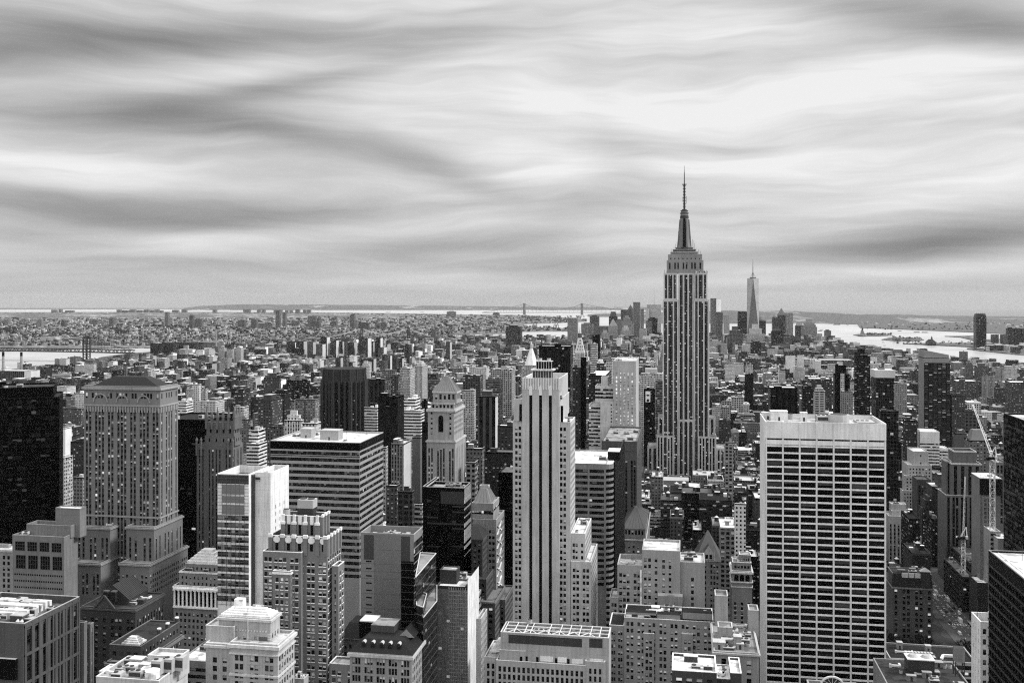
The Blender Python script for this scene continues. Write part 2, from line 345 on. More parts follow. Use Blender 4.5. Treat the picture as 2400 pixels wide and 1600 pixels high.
class Bld:
    zmin = -99.0
    def __init__(s, name, label, cat, x0, y0, rz=0.0, group=None, nwin=60, wmat=None, wall=.3, kind='stone', roof=.5, spand=.08, trim=None, short=None):
        s.root = empty(name, (x0, y0, 0), rz); tag(s.root, label, cat, group)
        s.x0, s.y0, s.rz = x0, y0, rz; s.nwin = nwin; s.short = short or label
        s.W = mat_wall(wall, kind=kind); s.Rf = mat_wall(roof, kind='roof'); s.Sp = mat_wall(spand, kind='metal'); s.T = mat_wall(trim if trim else min(.8, wall*1.25), kind='stone')
        s.G = wmat or mat_window()
        s.wall, s.span, s.roofm, s.trimm = MB(), MB(), MB(), MB(); s.wins = []; s.tiers = []
    def loc(s, side, along, off, out):
        """local point on a facade plane; out = metres proud of it"""
        if side == 'N': return (along, off-out)
        if side == 'S': return (along, off+out)
        if side == 'W': return (off+out, along)
        return (off-out, along)
    def q(s, mb, side, a0, a1, z0, z1, off, out, m, uv=None, rnd=0.0):
        if a1-a0 < .01 or z1-z0 < .01: return
        A, B = s.loc(side, a0, off, out), s.loc(side, a1, off, out)
        if side in ('E', 'S'): A, B = B, A
        mb.face([(A[0], A[1], z0), (B[0], B[1], z0), (B[0], B[1], z1), (A[0], A[1], z1)], m, uv or [(a0, z0), (a1, z0), (a1, z1), (a0, z1)], .3, 0.0, rnd)
    def facade(s, side, a0, a1, z0, z1, off, st):
        """st: bay, ww, fh, wh, mx, top, bot, mode (punch, strip, band), rec, groups, cols"""
        if st is None:
            s.q(s.wall, side, a0, a1, z0, z1, off, 0, s.W); return
        L = a1-a0
        if L < 2.5: s.q(s.wall, side, a0, a1, z0, z1, off, 0, s.W); return
        g = st.get; rec = g('rec', .4); mode = g('mode', 'punch')
        cols = [(a0+c[0], a0+c[1]) for c in (g('cols')(L) if g('cols') else spans(L, g('bay', 3.5), g('ww', 1.6), g('mx', .8), g('groups'), g('gap')))]
        top, bot = g('top', 1.2), g('bot', 1.0); fh = g('fh', 3.7); wh = g('wh', 2.0)
        n = max(1, int((z1-z0-top-bot)/fh+.35)); ztop = z1-top
        rows = [(ztop-fh*k-(fh-wh)*.3-wh, ztop-fh*k-(fh-wh)*.3) for k in range(n)]
        rows = sorted(r for r in rows if r[0] > max(z0+.2, s.zmin))
        if not rows: s.q(s.wall, side, a0, a1, z0, z1, off, 0, s.W); return
        W = s.wall
        if mode == 'strip':
            zb, zt = max(z0, rows[0][0]-.3), min(z1, rows[-1][1]+.3)
            s.q(W, side, a0, a1, z0, zb, off, 0, s.W); s.q(W, side, a0, a1, zt, z1, off, 0, s.W)
            e = a0
            for c in cols: s.q(W, side, e, c[0], zb, zt, off, 0, s.W); e = c[1]
            s.q(W, side, e, a1, zb, zt, off, 0, s.W)
            for c in cols:
                s.reveal(side, c[0], c[1], zb, zt, off, rec)
                e = zb
                for r in rows:
                    s.q(s.span, side, c[0], c[1], e, r[0], off, -rec, s.Sp); e = r[1]
                s.q(s.span, side, c[0], c[1], e, zt, off, -rec, s.Sp)
                np_ = max(1, int(round((c[1]-c[0])/g('pw', 1.6))))
                for r in rows:
                    for k in range(np_):
                        d = (c[1]-c[0])/np_
                        m_ = g('mull', .18) if np_ > 1 else 0
                        s.wins.append((side, c[0]+d*k+m_*(k > 0), c[0]+d*(k+1)-m_*(k < np_-1), r[0], r[1], off, -rec+.02, g('sill', 0), s.G))
                    if np_ > 1: s.q(s.span, side, c[0], c[1], r[0], r[1], off, -rec, s.Sp)
                for k in range(1, np_ if g('pale') else 1): xk = c[0]+(c[1]-c[0])*k/np_; s.q(s.wall, side, xk-.13, xk+.13, zb, zt, off, -rec+.3, mat_wall(.26, kind='stone'))
        elif mode == 'band':
            e = z0
            for r in rows:
                s.q(W, side, a0, a1, e, r[0], off, 0, s.W); e = r[1]
            s.q(W, side, a0, a1, e, z1, off, 0, s.W)
            mr = g('mull', .12)
            for r in rows:
                s.reveal(side, a0, a1, r[0], r[1], off, rec)
                s.q(s.span, side, a0, a1, r[0], r[1], off, -rec, s.Sp)
                m_ = max(1, int(round(L/g('bay', 3)))); d = L/m_
                for k in range(m_):
                    s.wins.append((side, a0+d*k+mr, a0+d*(k+1)-mr, r[0]+.08, r[1]-.08, off, -rec+.05, 0, s.G))
            if g('piers'):
                for k in range(g('piers')+1):
                    c = a0+.3+(L-.6-g('pierw', 1.0))*k/g('piers')
                    A, B = s.loc(side, c, off, .02), s.loc(side, c+g('pierw', 1.0), off, -rec+.01)
                    s.wall.box(min(A[0], B[0]), max(A[0], B[0]), min(A[1], B[1]), max(A[1], B[1]), rows[0][0], z1-.3, s.W)
        else:
            e = z0
            for r in rows:
                s.q(W, side, a0, a1, e, r[0], off, 0, s.W); e = r[1]
            s.q(W, side, a0, a1, e, z1, off, 0, s.W)
            for r in rows:
                e = a0
                for c in cols:
                    s.q(W, side, e, c[0], r[0], r[1], off, 0, s.W); e = c[1]
                    s.reveal(side, c[0], c[1], r[0], r[1], off, rec)
                    s.wins.append((side, c[0], c[1], r[0], r[1], off, -rec, g('sill', 0), s.G))
                s.q(W, side, e, a1, r[0], r[1], off, 0, s.W)
    def reveal(s, side, a0, a1, z0, z1, off, rec):
        A0, A1, B0, B1 = s.loc(side, a0, off, 0), s.loc(side, a1, off, 0), s.loc(side, a0, off, -rec), s.loc(side, a1, off, -rec)
        for p, q in ((A0, B0), (B1, A1)):
            s.wall.face([(p[0], p[1], z0), (q[0], q[1], z0), (q[0], q[1], z1), (p[0], p[1], z1)], s.W)
        s.wall.face([(A0[0], A0[1], z0), (A1[0], A1[1], z0), (B1[0], B1[1], z0), (B0[0], B0[1], z0)], s.W)
        s.wall.face([(A0[0], A0[1], z1), (B0[0], B0[1], z1), (B1[0], B1[1], z1), (A1[0], A1[1], z1)], s.W)
    def block(s, x0, x1, y0, y1, z0, z1, N=None, W=None, E=None, S=None, par=1.0, cornice=0.0, roof=True, rm=None):
        if par > 0: zr = z1-par
        else: zr = z1
        s.facade('N', x0, x1, z0, z1, y0, N); s.facade('W', y0, y1, z0, z1, x1, W)
        s.facade('E', y0, y1, z0, z1, x0, E); s.facade('S', x0, x1, z0, z1, y1, S)
        if roof:
            m = rm or s.Rf
            t = .4 if par > 0 else 0
            s.roofm.face([(x0+t, y0+t, zr), (x1-t, y0+t, zr), (x1-t, y1-t, zr), (x0+t, y1-t, zr)], m)
            if par > 0:                              # parapet: inner faces and coping
                for a, b in (((x0+t, y0+t), (x1-t, y0+t)), ((x1-t, y0+t), (x1-t, y1-t)), ((x1-t, y1-t), (x0+t, y1-t)), ((x0+t, y1-t), (x0+t, y0+t))):
                    s.wall.wallq(b, a, zr, z1, s.W)
                s.frame(x0-.06, x1+.06, y0-.06, y1+.06, z1, z1+.25, t+.12, s.trimm, s.T)
        if cornice > 0:
            h = cornice
            s.frame(x0-h*.8, x1+h*.8, y0-h*.8, y1+h*.8, z1-h*1.6, z1-h*.5, h*.8+.2, s.trimm, s.T)
        s.tiers.append((s.roofm, s.trimm)); s.roofm, s.trimm = MB(), MB()      # each storey block keeps a roof and a cornice of its own
    def frame(s, x0, x1, y0, y1, z0, z1, t, mb, m):
        mb.box(x0, x1, y0, y0+t, z0, z1, m, bottom=True); mb.box(x0, x1, y1-t, y1, z0, z1, m, bottom=True)
        mb.box(x0, x0+t, y0+t, y1-t, z0, z1, m, bottom=True); mb.box(x1-t, x1, y0+t, y1-t, z0, z1, m, bottom=True)
    def course(s, x0, x1, y0, y1, z, h=.8, out=.5):
        s.frame(x0-out, x1+out, y0-out, y1+out, z, z+h, out+.2, s.trimm, s.T)
    def part(s, name, mb, label=None, kind=None):
        o = mb.build(name, s.root, kind=kind)
        if o and label: o['label'] = label
        return o
    def wpos(s, x, y):
        c, d = math.cos(s.rz), math.sin(s.rz); return (s.x0+c*x-d*y, s.y0+d*x+c*y)
    def finish(s, foot=None):
        s.part('wall', s.wall); s.part('spandrel', s.span)
        for rm, tm in s.tiers+[(s.roofm, s.trimm)]: s.part('roof', rm); s.part('cornice', tm)
        vis, rest = [], []
        for w in s.wins:
            side, a0, a1, z0, z1, off, out, sill, G = w
            P = s.loc(side, (a0+a1)/2, off, out); X, Y = s.wpos(*P); u, v, t = px(X, Y, (z0+z1)/2)
            nrm = {'N': (0, -1), 'S': (0, 1), 'W': (1, 0), 'E': (-1, 0)}[side]
            c, d = math.cos(s.rz), math.sin(s.rz); nx, ny = c*nrm[0]-d*nrm[1], d*nrm[0]+c*nrm[1]
            facing = -(nx*X+ny*Y)/math.hypot(X, Y)
            if 0 < u < 2400 and v < 1600 and facing > 0: vis.append((-(a1-a0)*(z1-z0)*facing/(t*t)+v*1e-9, w))
            else: rest.append(w)
        vis.sort(key=lambda k: k[0])
        one = [w for _, w in vis[:s.nwin]]; rest += [w for _, w in vis[s.nwin:]]
        for w in one:
            side, a0, a1, z0, z1, off, out, sill, G = w
            o = bpy.data.objects.new('window', win_mesh(round(a1-a0, 1), round(z1-z0, 1), sill, G, s.T)); COL.objects.link(o)
            P = s.loc(side, (a0+a1)/2, off, out); o.location = (P[0], P[1], z0)
            o.rotation_euler = (0, 0, {'N': 0, 'W': R(90), 'E': R(-90), 'S': R(180)}[side]); o.parent = s.root
        if rest:
            mb = MB()
            for side, a0, a1, z0, z1, off, out, sill, G in rest:
                s.q(mb, side, a0, a1, z0, z1, off, out, G, [(0, 0), (1, 0), (1, 1), (0, 1)], random.random())
                if sill:
                    A, B = s.loc(side, a0-.15, off, .22), s.loc(side, a1+.15, off, out)
                    mb.box(min(A[0], B[0]), max(A[0], B[0]), min(A[1], B[1]), max(A[1], B[1]), z0-.35, z0, s.T)
            s.part('window', mb, kind='stuff')
WM = {}
def win_mesh(w, h, sill, G, T):
    k = (w, h, sill, G.name, T.name)
    if k not in WM:
        mb = MB(); mb.face([(-w/2, 0, 0), (w/2, 0, 0), (w/2, 0, h), (-w/2, 0, h)], G, [(0, 0), (1, 0), (1, 1), (0, 1)])
        if sill: mb.box(-w/2-.15, w/2+.15, -.55, 0, -.35, 0, T)
        WM[k] = mb.mesh('window')
    return WM[k]
# ------------------------------------------------------------------ the setting: harbour, land, hills, roads
random.seed(7)
def mat_water():
    mt = bpy.data.materials.new('harbour_water'); mt.use_nodes = True
    w = NT(mt.node_tree); tc = w.new('ShaderNodeTexCoord'); p = tc.outputs['Object']
    n = w.noise(p, .02, 4, .6); n2 = w.noise(p, .0016, 4, .6)
    b = w.new('ShaderNodeBsdfPrincipled')
    c = w.m('ADD', .20, w.m('MULTIPLY', n2, .3)); w.l.new(w.comb(c, c, c), b.inputs['Base Color'])
    w.l.new(w.m('ADD', .22, w.m('MULTIPLY', n2, .2)), b.inputs['Roughness']); b.inputs['Specular IOR Level'].default_value = .6
    bp = w.new('ShaderNodeBump'); bp.inputs['Strength'].default_value = .15; bp.inputs['Distance'].default_value = .6
    w.l.new(n, bp.inputs['Height']); w.l.new(bp.outputs[0], b.inputs['Normal'])
    o = w.new('ShaderNodeOutputMaterial'); w.l.new(b.outputs[0], o.inputs['Surface']); return mt
def mat_land(name, lo, hi, cell, green=.0):
    """built-up ground seen from far: roofs, yards and streets as small patches"""
    mt = bpy.data.materials.new(name); mt.use_nodes = True
    w = NT(mt.node_tree); tc = w.new('ShaderNodeTexCoord'); p = tc.outputs['Object']
    vo = w.new('ShaderNodeTexVoronoi'); vo.inputs['Scale'].default_value = 1/cell; w.l.new(p, vo.inputs['Vector'])
    r, g, bb = w.xyz(vo.outputs['Color'])
    n = w.noise(p, 1/(cell*14), 4, .6)
    c = w.m('ADD', lo, w.m('MULTIPLY', w.m('POWER', r, 2.2), hi-lo))
    wood = w.sm(n, .52-green, .60-green)
    c = w.mix(wood, c, .05)
    b = w.new('ShaderNodeBsdfPrincipled'); w.l.new(w.comb(c, c, c), b.inputs['Base Color']); b.inputs['Roughness'].default_value = .95
    o = w.new('ShaderNodeOutputMaterial'); w.l.new(b.outputs[0], o.inputs['Surface']); return mt
M_LAND = mat_land('brooklyn_ground', .03, .24, 22, .02)
M_CITY = mat_land('manhattan_ground', .012, .05, 18, -.3)
M_WOOD = mat_land('wooded_ground', .04, .16, 40, .2)
M_WATER = mat_water()
def struct(name, mb, label=None):
    o = mb.build(name); o['kind'] = 'structure'
    if label: o['label'] = label
    return o
def disc(r, z, m, n=96):
    mb = MB(); mb.face([(r*math.cos(2*math.pi*i/n), r*math.sin(2*math.pi*i/n), z) for i in range(n)], m); return mb
mbw = MB(); edge = []
for i in range(720):                       # open sea to the horizon, but closed off by the hills to the west
    a = 2*math.pi*i/720; x, y = 30000*math.cos(a), 30000*math.sin(a); u, v, t = px(x, y, 0)
    if t > 1 and 1560 < u < 3600: lim = FPX*HC/((731+(min(u, 2600)-1560)*.0148)-V0); k = min(1.0, lim/t); x, y = x*k, y*k
    edge.append((x, y, -2.5))
mbw.face(edge, M_WATER); struct('harbor_water', mbw)
def land(name, pts, m, z=0.0):
    mb = MB()
    A = sum(pts[i][0]*pts[(i+1) % len(pts)][1]-pts[(i+1) % len(pts)][0]*pts[i][1] for i in range(len(pts)))
    if A < 0: pts = pts[::-1]
    mb.prism(pts, -4.0, z, m); return struct(name, mb)
def gps(*l): return [gp(u, v) for u, v in l]
CITY = [(-6000, -6000), (2100, -6000), (2080, 800), (1830, 2000), (1380, 3300)] + gps((2400, 873), (2330, 858), (2200, 848), (2080, 838), (1990, 822), (1965, 814), (1950, 806), (1800, 800), (1560, 797), (1400, 798), (1330, 800), (1215, 801), (1090, 801), (800, 808), (430, 820), (352, 824), (300, 828), (240, 836), (190, 843), (150, 849), (90, 859), (0, 867), (-120, 874)) + [(-1750, 2600), (-1600, 1200), (-1700, 0), (-6000, -1500)]
land('ground', CITY, M_CITY)
BORO = gps((-900, 846), (-200, 826), (0, 823), (120, 821), (200, 817), (300, 815), (352, 815), (430, 812), (800, 801), (1040, 792), (1090, 783), (1215, 781), (1215, 777), (1330, 776), (1336, 770), (1235, 765), (1225, 759), (1300, 757), (1375, 753), (1365, 748), (1290, 741), (1200, 738), (1100, 737), (900, 734), (700, 731.5), (500, 731), (0, 731.5), (-400, 732), (-1400, 735)) + [(-14000, 3000), (-7000, 2200)]
land('brooklyn_land', BORO, M_LAND, 2.0)
land('staten_island_land', gps((1480, 739), (1560, 743), (1660, 749), (1730, 752), (1800, 754), (1900, 757), (2010, 760), (2016, 768), (2100, 771), (2200, 775), (2290, 779), (2500, 789), (3200, 815)) + [gp(3200, 746.5), gp(2600, 746), gp(2400, 743.6), gp(2000, 738), gp(1480, 731)], M_WOOD, 2.0)
land('waterfront_park_land', gps((2118, 805.5), (2180, 808), (2240, 811), (2292, 814), (2320, 812), (2320, 803), (2240, 804), (2180, 804)), M_WOOD, 2.5)
land('causeway_land', gps((2214, 788), (2250, 790), (2276, 796), (2286, 801), (2300, 801), (2300, 797), (2282, 792), (2260, 788), (2300, 788.4), (2300, 787)), M_WOOD, 2.5)
land('jersey_shore_land', gps((2266, 817), (2300, 822), (2340, 826), (2400, 832), (2700, 860), (3000, 860), (3000, 790), (2400, 790), (2290, 800), (2290, 814)), M_LAND, 2.5)
land('statue_island_land', gps((2000, 785), (2012, 783), (2050, 782), (2092, 786), (2060, 787.2), (2015, 787)), M_WOOD, 2.0)
land('ferry_island_land', gps((2066, 795.5), (2085, 791), (2140, 792), (2166, 796), (2155, 798.6), (2090, 798)), M_WOOD, 2.0)

def ridge(name, us, dist, depth, prof, m, shape=None):
    """a line of hills: crest height prof(u) (given as pixels on the skyline), rising from its shore and falling away behind"""
    mb = MB(); rows = 7; grid = []
    for u in us:
        dx = (u-UC)/FPX; col = []
        for k in range(rows):
            t = dist+depth*(k/(rows-1)-.5); f = math.sin(math.pi*k/(rows-1))
            zc = HC-(prof(u)-V0)/FPX*dist
            z = max(0.0, zc*f*(.85+.3*random.random()*(0 < k < rows-1 and k != rows//2)))
            if k == rows//2: z = zc
            col.append(((dx*cs-sn)*t, (dx*sn+cs)*t, z if 0 < k < rows-1 else -3.0))
        grid.append(col)
    for i in range(len(grid)-1):
        for k in range(rows-1):
            mb.face([grid[i][k], grid[i+1][k], grid[i+1][k+1], grid[i][k+1]], m)
    return struct(name, mb)
def lerp(tab):
    def f(x):
        for (a, b), (c, d) in zip(tab, tab[1:]):
            if a <= x <= c: return b+(d-b)*(x-a)/(c-a)+random.uniform(-.35, .35)
        return tab[0][1] if x < tab[0][0] else tab[-1][1]
    return f
M_HILL = mat_land('wooded_hills', .12, .34, 60, .15)
ridge('staten_hills', range(1480, 2760, 12), 13500, 5200, lerp([(1480, 738), (1600, 733), (1700, 727.5), (1800, 729.5), (1850, 729), (1900, 731), (2000, 735), (2100, 738), (2200, 741), (2400, 745), (2760, 748)]), M_HILL)
ridge('bayshore_hills', range(430, 1620, 14), 27000, 3000, lerp([(430, 722), (470, 717), (560, 713), (700, 713.5), (900, 715), (1100, 717), (1300, 719), (1500, 719.5), (1620, 722)]), M_HILL)
ridge('beach_strip_hills', range(-300, 520, 14), 29000, 1200, lerp([(-300, 722.6), (0, 722), (300, 722), (520, 722.6)]), M_HILL)
ridge('narrows_hills', range(1378, 1560, 10), 16500, 2500, lerp([(1378, 737), (1400, 735), (1480, 734), (1560, 736)]), M_HILL)
ridge('brooklyn_hills', range(-200, 960, 14), 15500, 4000, lerp([(-200, 738), (0, 734), (300, 733), (600, 734), (800, 736), (960, 740)]), mat_land('brooklyn_heights_ground', .05, .34, 40, .08))

# avenues and the park lawn, each a sheet a few millimetres to centimetres above the ground
AV = [(-95, -65, 'fifth_avenue_road'), (209, 232, 'sixth_avenue_road')]
M_ROAD = mat_plain('asphalt', .14, .85, .3, var=.35, scale=.4)
M_PAVE = mat_plain('pavement_concrete', .17, .9, .2, var=.3, scale=.5)
M_PAINT = mat_plain('road_paint', .6, .7, .2)
for x0, x1, nm in AV:
    mb = MB(); mb.face([(x0, 200, .02), (x1, 200, .02), (x1, 3000, .02), (x0, 3000, .02)], M_ROAD); struct(nm, mb)
    mk = MB()
    for k in range(1, 5):
        x = x0+(x1-x0)*k/5
        for j in range(90):
            y = 560+j*9.0; mk.face([(x-.12, y, .03), (x+.12, y, .03), (x+.12, y+3.2, .03), (x-.12, y+3.2, .03)], M_PAINT)
    for st in range(24, 46):
        y = (49.5-st)*80.5
        for j in range(12): mk.face([(x0+.8+j*2.1, y-9, .03), (x0+1.8+j*2.1, y-9, .03), (x0+1.8+j*2.1, y-5.5, .03), (x0+.8+j*2.1, y-5.5, .03)], M_PAINT)
    struct(nm.replace('_road', '_road_markings'), mk)
mb = MB()
for x0, x1, nm in AV:
    for a, b in ((x0-5.5, x0), (x1, x1+5.5)):
        for st in range(24, 46):
            y = (49.5-st)*80.5; mb.box(a, b, y+6, y+74, 0, .15, M_PAVE)
struct('pavement', mb)
M_LAWN = mat_plain('park_lawn', .07, .95, .1, var=.4, scale=.15)
mb = MB(); mb.box(-60, 196, 612, 752, 0, .12, M_LAWN); struct('park_ground', mb)
# ------------------------------------------------------------------ the near and middle towers, each from its own survey
random.seed(11)
def P(bay=3.4, ww=1.7, fh=3.7, wh=2.1, **k): return dict(bay=bay, ww=ww, fh=fh, wh=wh, mode='punch', **k)
def S(bay=3.4, ww=1.8, fh=3.7, wh=2.2, **k): return dict(bay=bay, ww=ww, fh=fh, wh=wh, mode='strip', **k)
def Bd(bay=2.6, fh=3.8, wh=2.0, **k): return dict(bay=bay, fh=fh, wh=wh, mode='band', **k)
M_UNIT = mat_plain('rooftop_plant_metal', .42, .6, .4); M_UNITD = mat_plain('rooftop_plant_dark', .08, .6, .4); M_DUCT = mat_plain('rooftop_duct', .6, .45, .5)
M_BLK = mat_plain('black_louvre', .003, .6, .1); M_STEEL = mat_plain('steel_frame', .5, .5, .4)
M_WHITE = mat_wall(.72, kind='roof')
def unit(B, x, y, z, w, d, h, kind='box'):
    mb = MB()
    if kind == 'box':
        mb.box(-w/2, w/2, -d/2, d/2, 0, h, M_UNIT); mb.box(-w/2+.2, w/2-.2, -d/2-.05, -d/2+.05, h*.25, h*.8, M_UNITD)
        for k in range(max(1, int(w/2.4))): mb.cyl(-w/2+1.2+k*2.4, 0, min(.9, d*.4), h, h+.35, M_UNITD, 10)
        nm = 'air_unit'
    elif kind == 'duct':
        mb.bar((-w/2, 0, .8), (w/2, 0, .8), .9, M_DUCT); mb.bar((w/2, 0, .8), (w/2, d, .8), .9, M_DUCT); mb.box(-w/2-.5, -w/2+.5, -.5, .5, 0, 1.6, M_DUCT); nm = 'duct'
    elif kind == 'hut':
        mb.box(-w/2, w/2, -d/2, d/2, 0, h, B.W, B.Rf); mb.box(-w/2-.15, w/2+.15, -d/2-.15, d/2+.15, h, h+.3, B.T); mb.box(-.5, .5, -d/2-.05, -d/2, 0, 2.1, M_UNITD); nm = 'bulkhead'
    elif kind == 'mast':
        mb.cyl(0, 0, .12, 0, h, M_UNITD, 6); mb.bar((-.8, 0, h*.7), (.8, 0, h*.7), .1, M_UNITD); nm = 'mast'
    else:
        mb.cyl(0, 0, w/2, 0, h, M_UNIT, 14); mb.cyl(0, 0, w/2*.8, h, h+.2, M_UNITD, 14); nm = 'cooling_fan'
    return mb.build(nm, B.root, (x, y, z))
def clutter(B, x0, x1, y0, y1, z, n, big=1.0):
    for k in range(n):
        kind = random.choice(['box', 'box', 'hut', 'duct', 'fan', 'box'])
        w, d, h = random.uniform(2.5, 6)*big, random.uniform(2, 4)*big, random.uniform(1.2, 3)*big
        if kind == 'fan': w, h = random.uniform(1.5, 3)*big, 1.4
        w = min(w, (x1-x0)*.5); d = min(d, (y1-y0)*.5)
        unit(B, random.uniform(x0+w/2, x1-w/2), random.uniform(y0+d/2, max(y0+d/2+.1, y1-d/2)), z, w, d, h, kind)
def foot(B, x0, x1, y0, y1): FOOT.append((min(x0, x1), max(x0, x1), min(y0, y1), max(y0, y1)))
def tower(name, label, cat, D, tiers, short, depth=30, hid=None, fin=True, **kw):
    """tiers: (uL, uR, uBack or None, vTop, vBottom or None, set-forward metres, north style, west style, options)"""
    t0 = tiers[0]; x0 = gx(t0[0], D)
    B = Bld(name, label, cat, x0, D, short=short, **kw)
    B.D = D; B.tops = []
    for t in tiers:
        uL, uR, uB, vT, vB, dy, N, Wst = t[:8]; op = t[8] if len(t) > 8 else {}
        Dp = D+dy; a, b = gx(uL, Dp)-x0, gx(uR, Dp)-x0
        dep = (gd(uB, b+x0)-Dp) if uB else op.get('depth', depth)
        dep = op.get('depth', depth) if dep < .5 else max(dep, 2.5)
        z1 = gz(vT, (uL+uR)/2, Dp); z0 = gz(vB, (uL+uR)/2, Dp) if vB else 0.0
        if vB is None: foot(B, a+x0, b+x0, Dp, Dp+dep)
        B.zmin = gz(hid or 1690, (uL+uR)/2, Dp)
        B.block(a, b, dy, dy+dep, z0, z1, N, Wst, op.get('E', None), None, par=op.get('par', 1.0), cornice=op.get('cor', 0), roof=op.get('roof', True), rm=op.get('rm'))
        B.tops.append((a, b, dy, dy+dep, z1))
        if op.get('clut'): clutter(B, a+1.5, b-1.5, dy+1.5, dy+dep-1.5, z1-op.get('par', 1.0), op['clut'], op.get('cb', 1.0))
        HERO.append((uL, uB or uR, vT, Dp, short))
    if fin: B.finish()
    return B
def pyramid(B, a, b, y0, y1, z0, z1, top=0.0, m=None, name='hipped_roof', seams=0, over=.6, ridge=None):
    mb = MB(); m = m or B.Rf
    Pq = [(a-over, y0-over), (b+over, y0-over), (b+over, y1+over), (a-over, y1+over)]
    cx, cy = (a+b)/2, (y0+y1)/2; hx, hy = max(top*(b-a)/2, .02), max(top*(y1-y0)/2, .02)
    if ridge: hx = max(ridge, .02)
    Q = [(cx-hx, cy-hy), (cx+hx, cy-hy), (cx+hx, cy+hy), (cx-hx, cy+hy)]
    mb.frustum(Pq, z0, Q, z1, m)
    for k in range(seams):
        f = (k+.5)/seams
        for i in range(4):
            j = (i+1) % 4
            p = [Pq[i][n]+(Pq[j][n]-Pq[i][n])*f for n in (0, 1)]; q = [Q[i][n]+(Q[j][n]-Q[i][n])*f for n in (0, 1)]
            mb.bar((p[0], p[1], z0+.1), (q[0], q[1], z1+.1), .25, m)
    mb.box(a-over, b+over, y0-over, y1+over, z0-.5, z0-.01, B.T, bottom=True)
    return B.part(name, mb)

G_BLACK = mat_window(.004, .003, .06, .06); G_STD = mat_window(.02, .012, .42, .5); G_BRIGHT = mat_window(.10, .02, .45, .6); G_DARK = mat_window(.02, .01, .15, .35)
G_DOT = mat_window(.38, .012, .15, .5); G_WHITE = mat_window(.0, .30, .85, .75); G_GREY = mat_window(.0, .06, .5, .22); G_ESB = mat_window(.06, .012, .10, .35)

# black glass slab at the far edge
B = Bld('glass_office_tower', 'black glass office slab with faint floor lines at the left edge of the view', 'office tower', gx(139, 640), 640, rz=R(31), nwin=40, wall=.006, kind='metal', roof=.10, spand=.004, wmat=mat_window(.003, .003, .05, .05), trim=.03, short='the black glass slab')
B.zmin = gz(1290, 100, 600); za, zb = gz(930, 139, 640), gz(906, 133, 640); wd = 150
B.block(-wd, 0, 0, 44, 0, za, Bd(3.0, 3.9, 2.9, mull=.07, rec=.08), None, None, None); B.block(-wd, -4, 2, 40, za, zb, Bd(3.0, 3.9, 3.0, top=4), None, None, None); clutter(B, -90, -8, 5, 36, zb-1, 8, 1.3)
FOOT.append((gx(139, 640)-150, gx(139, 640)+1, 560, 690)); HERO.append((-100, 139, 906, 640, 'the black glass slab')); B.finish()

# brick tower with gothic top and hip roof
st = S(2.6, 1.7, 3.85, 2.2, groups=(2, 3, 2, 3, 2, 3, 2), gap=2.0, top=2.2, rec=.5)
B = tower('brick_skyscraper', 'tall grey brick tower with arched gothic crown and dark hipped roof', 'skyscraper', 620,
      [(197, 375, 417, 952, None, 0, st, S(2.6, 1.5, 3.85, 2.2, groups=(1, 3, 1), gap=2.5, top=2.2), {'par': 0, 'roof': False}),
       (197, 375, 417, 905, 952, 0, P(3.2, 1.6, 6.0, 3.6, groups=(1, 4, 2, 4, 2, 4, 1), gap=2.4, top=4, bot=4), P(3.2, 1.4, 6, 3.6, groups=(1, 3, 1), top=4, bot=4), {'cor': 1.5}),
       (178, 258, None, 1234, None, -9, S(2.6, 1.6, 3.7, 2.1, groups=(2, 2, 2), gap=2.2, top=7), None, {'depth': 34, 'cor': 1.0, 'clut': 3}),
       (296, 361, 428, 1234, None, -9, S(2.6, 1.6, 3.7, 2.1, groups=(2, 2), gap=2.4, top=7), S(2.6, 1.5, 3.7, 2.1, groups=(2, 3, 2), top=7), {'cor': 1.0, 'clut': 3}),
       (163, 236, None, 1318, None, -20, S(2.6, 1.6, 3.7, 2.1, groups=(2, 2, 2), gap=2.2, top=7), None, {'depth': 30, 'cor': 1.0}),
       (281, 350, 440, 1320, None, -20, P(2.8, 1.6, 3.7, 2.1, groups=(2, 1, 2), top=7), P(2.8, 1.6, 3.7, 2.1, top=7), {'cor': 1.0})],
      'the tall grey brick tower', fin=False, hid=1400, nwin=100, wall=.25, kind='brick', spand=.12, roof=.25, trim=.33)
a, b, y0, y1, z1 = B.tops[1]
pyramid(B, a+5, b-4, y0+4, y1-4, z1, gz(882, 300, 630), .45, mat_plain('slate_dark', .03, .6, .3), ridge=12)
for z in (gz(952, 300, 620), gz(1212, 300, 620)): B.course(a, b, y0, y1, z, 1.0, .6)
n = 28
mb = MB()
for k in range(n):                                    # corbelled arcade under the cornice
    x = a+(b-a)*(k+.5)/n; mb.box(x-.45, x+.45, y0-.5, y0, gz(966, 300, 620), gz(953, 300, 620), B.T)
for k in range(11):
    y = y0+(y1-y0)*(k+.5)/11; mb.box(b, b+.5, y-.45, y+.45, gz(966, 300, 620), gz(953, 300, 620), B.T)
B.part('corbel_table', mb)
mb = MB()
for uc, w2 in ((236, 5.2), (287, 4.4), (337, 4.4)):                # the three tall gothic window heads
    x = gx(uc, 620)-B.x0
    for i in range(10):
        t0_, t1_ = math.pi*i/10, math.pi*(i+1)/10
        zb = gz(943, 300, 620)
        mb.bar((x-w2*math.cos(t0_), y0-.3, zb+w2*1.1*math.sin(t0_)), (x-w2*math.cos(t1_), y0-.3, zb+w2*1.1*math.sin(t1_)), .8, B.T)
B.part('gothic_arch', mb)
B.finish()

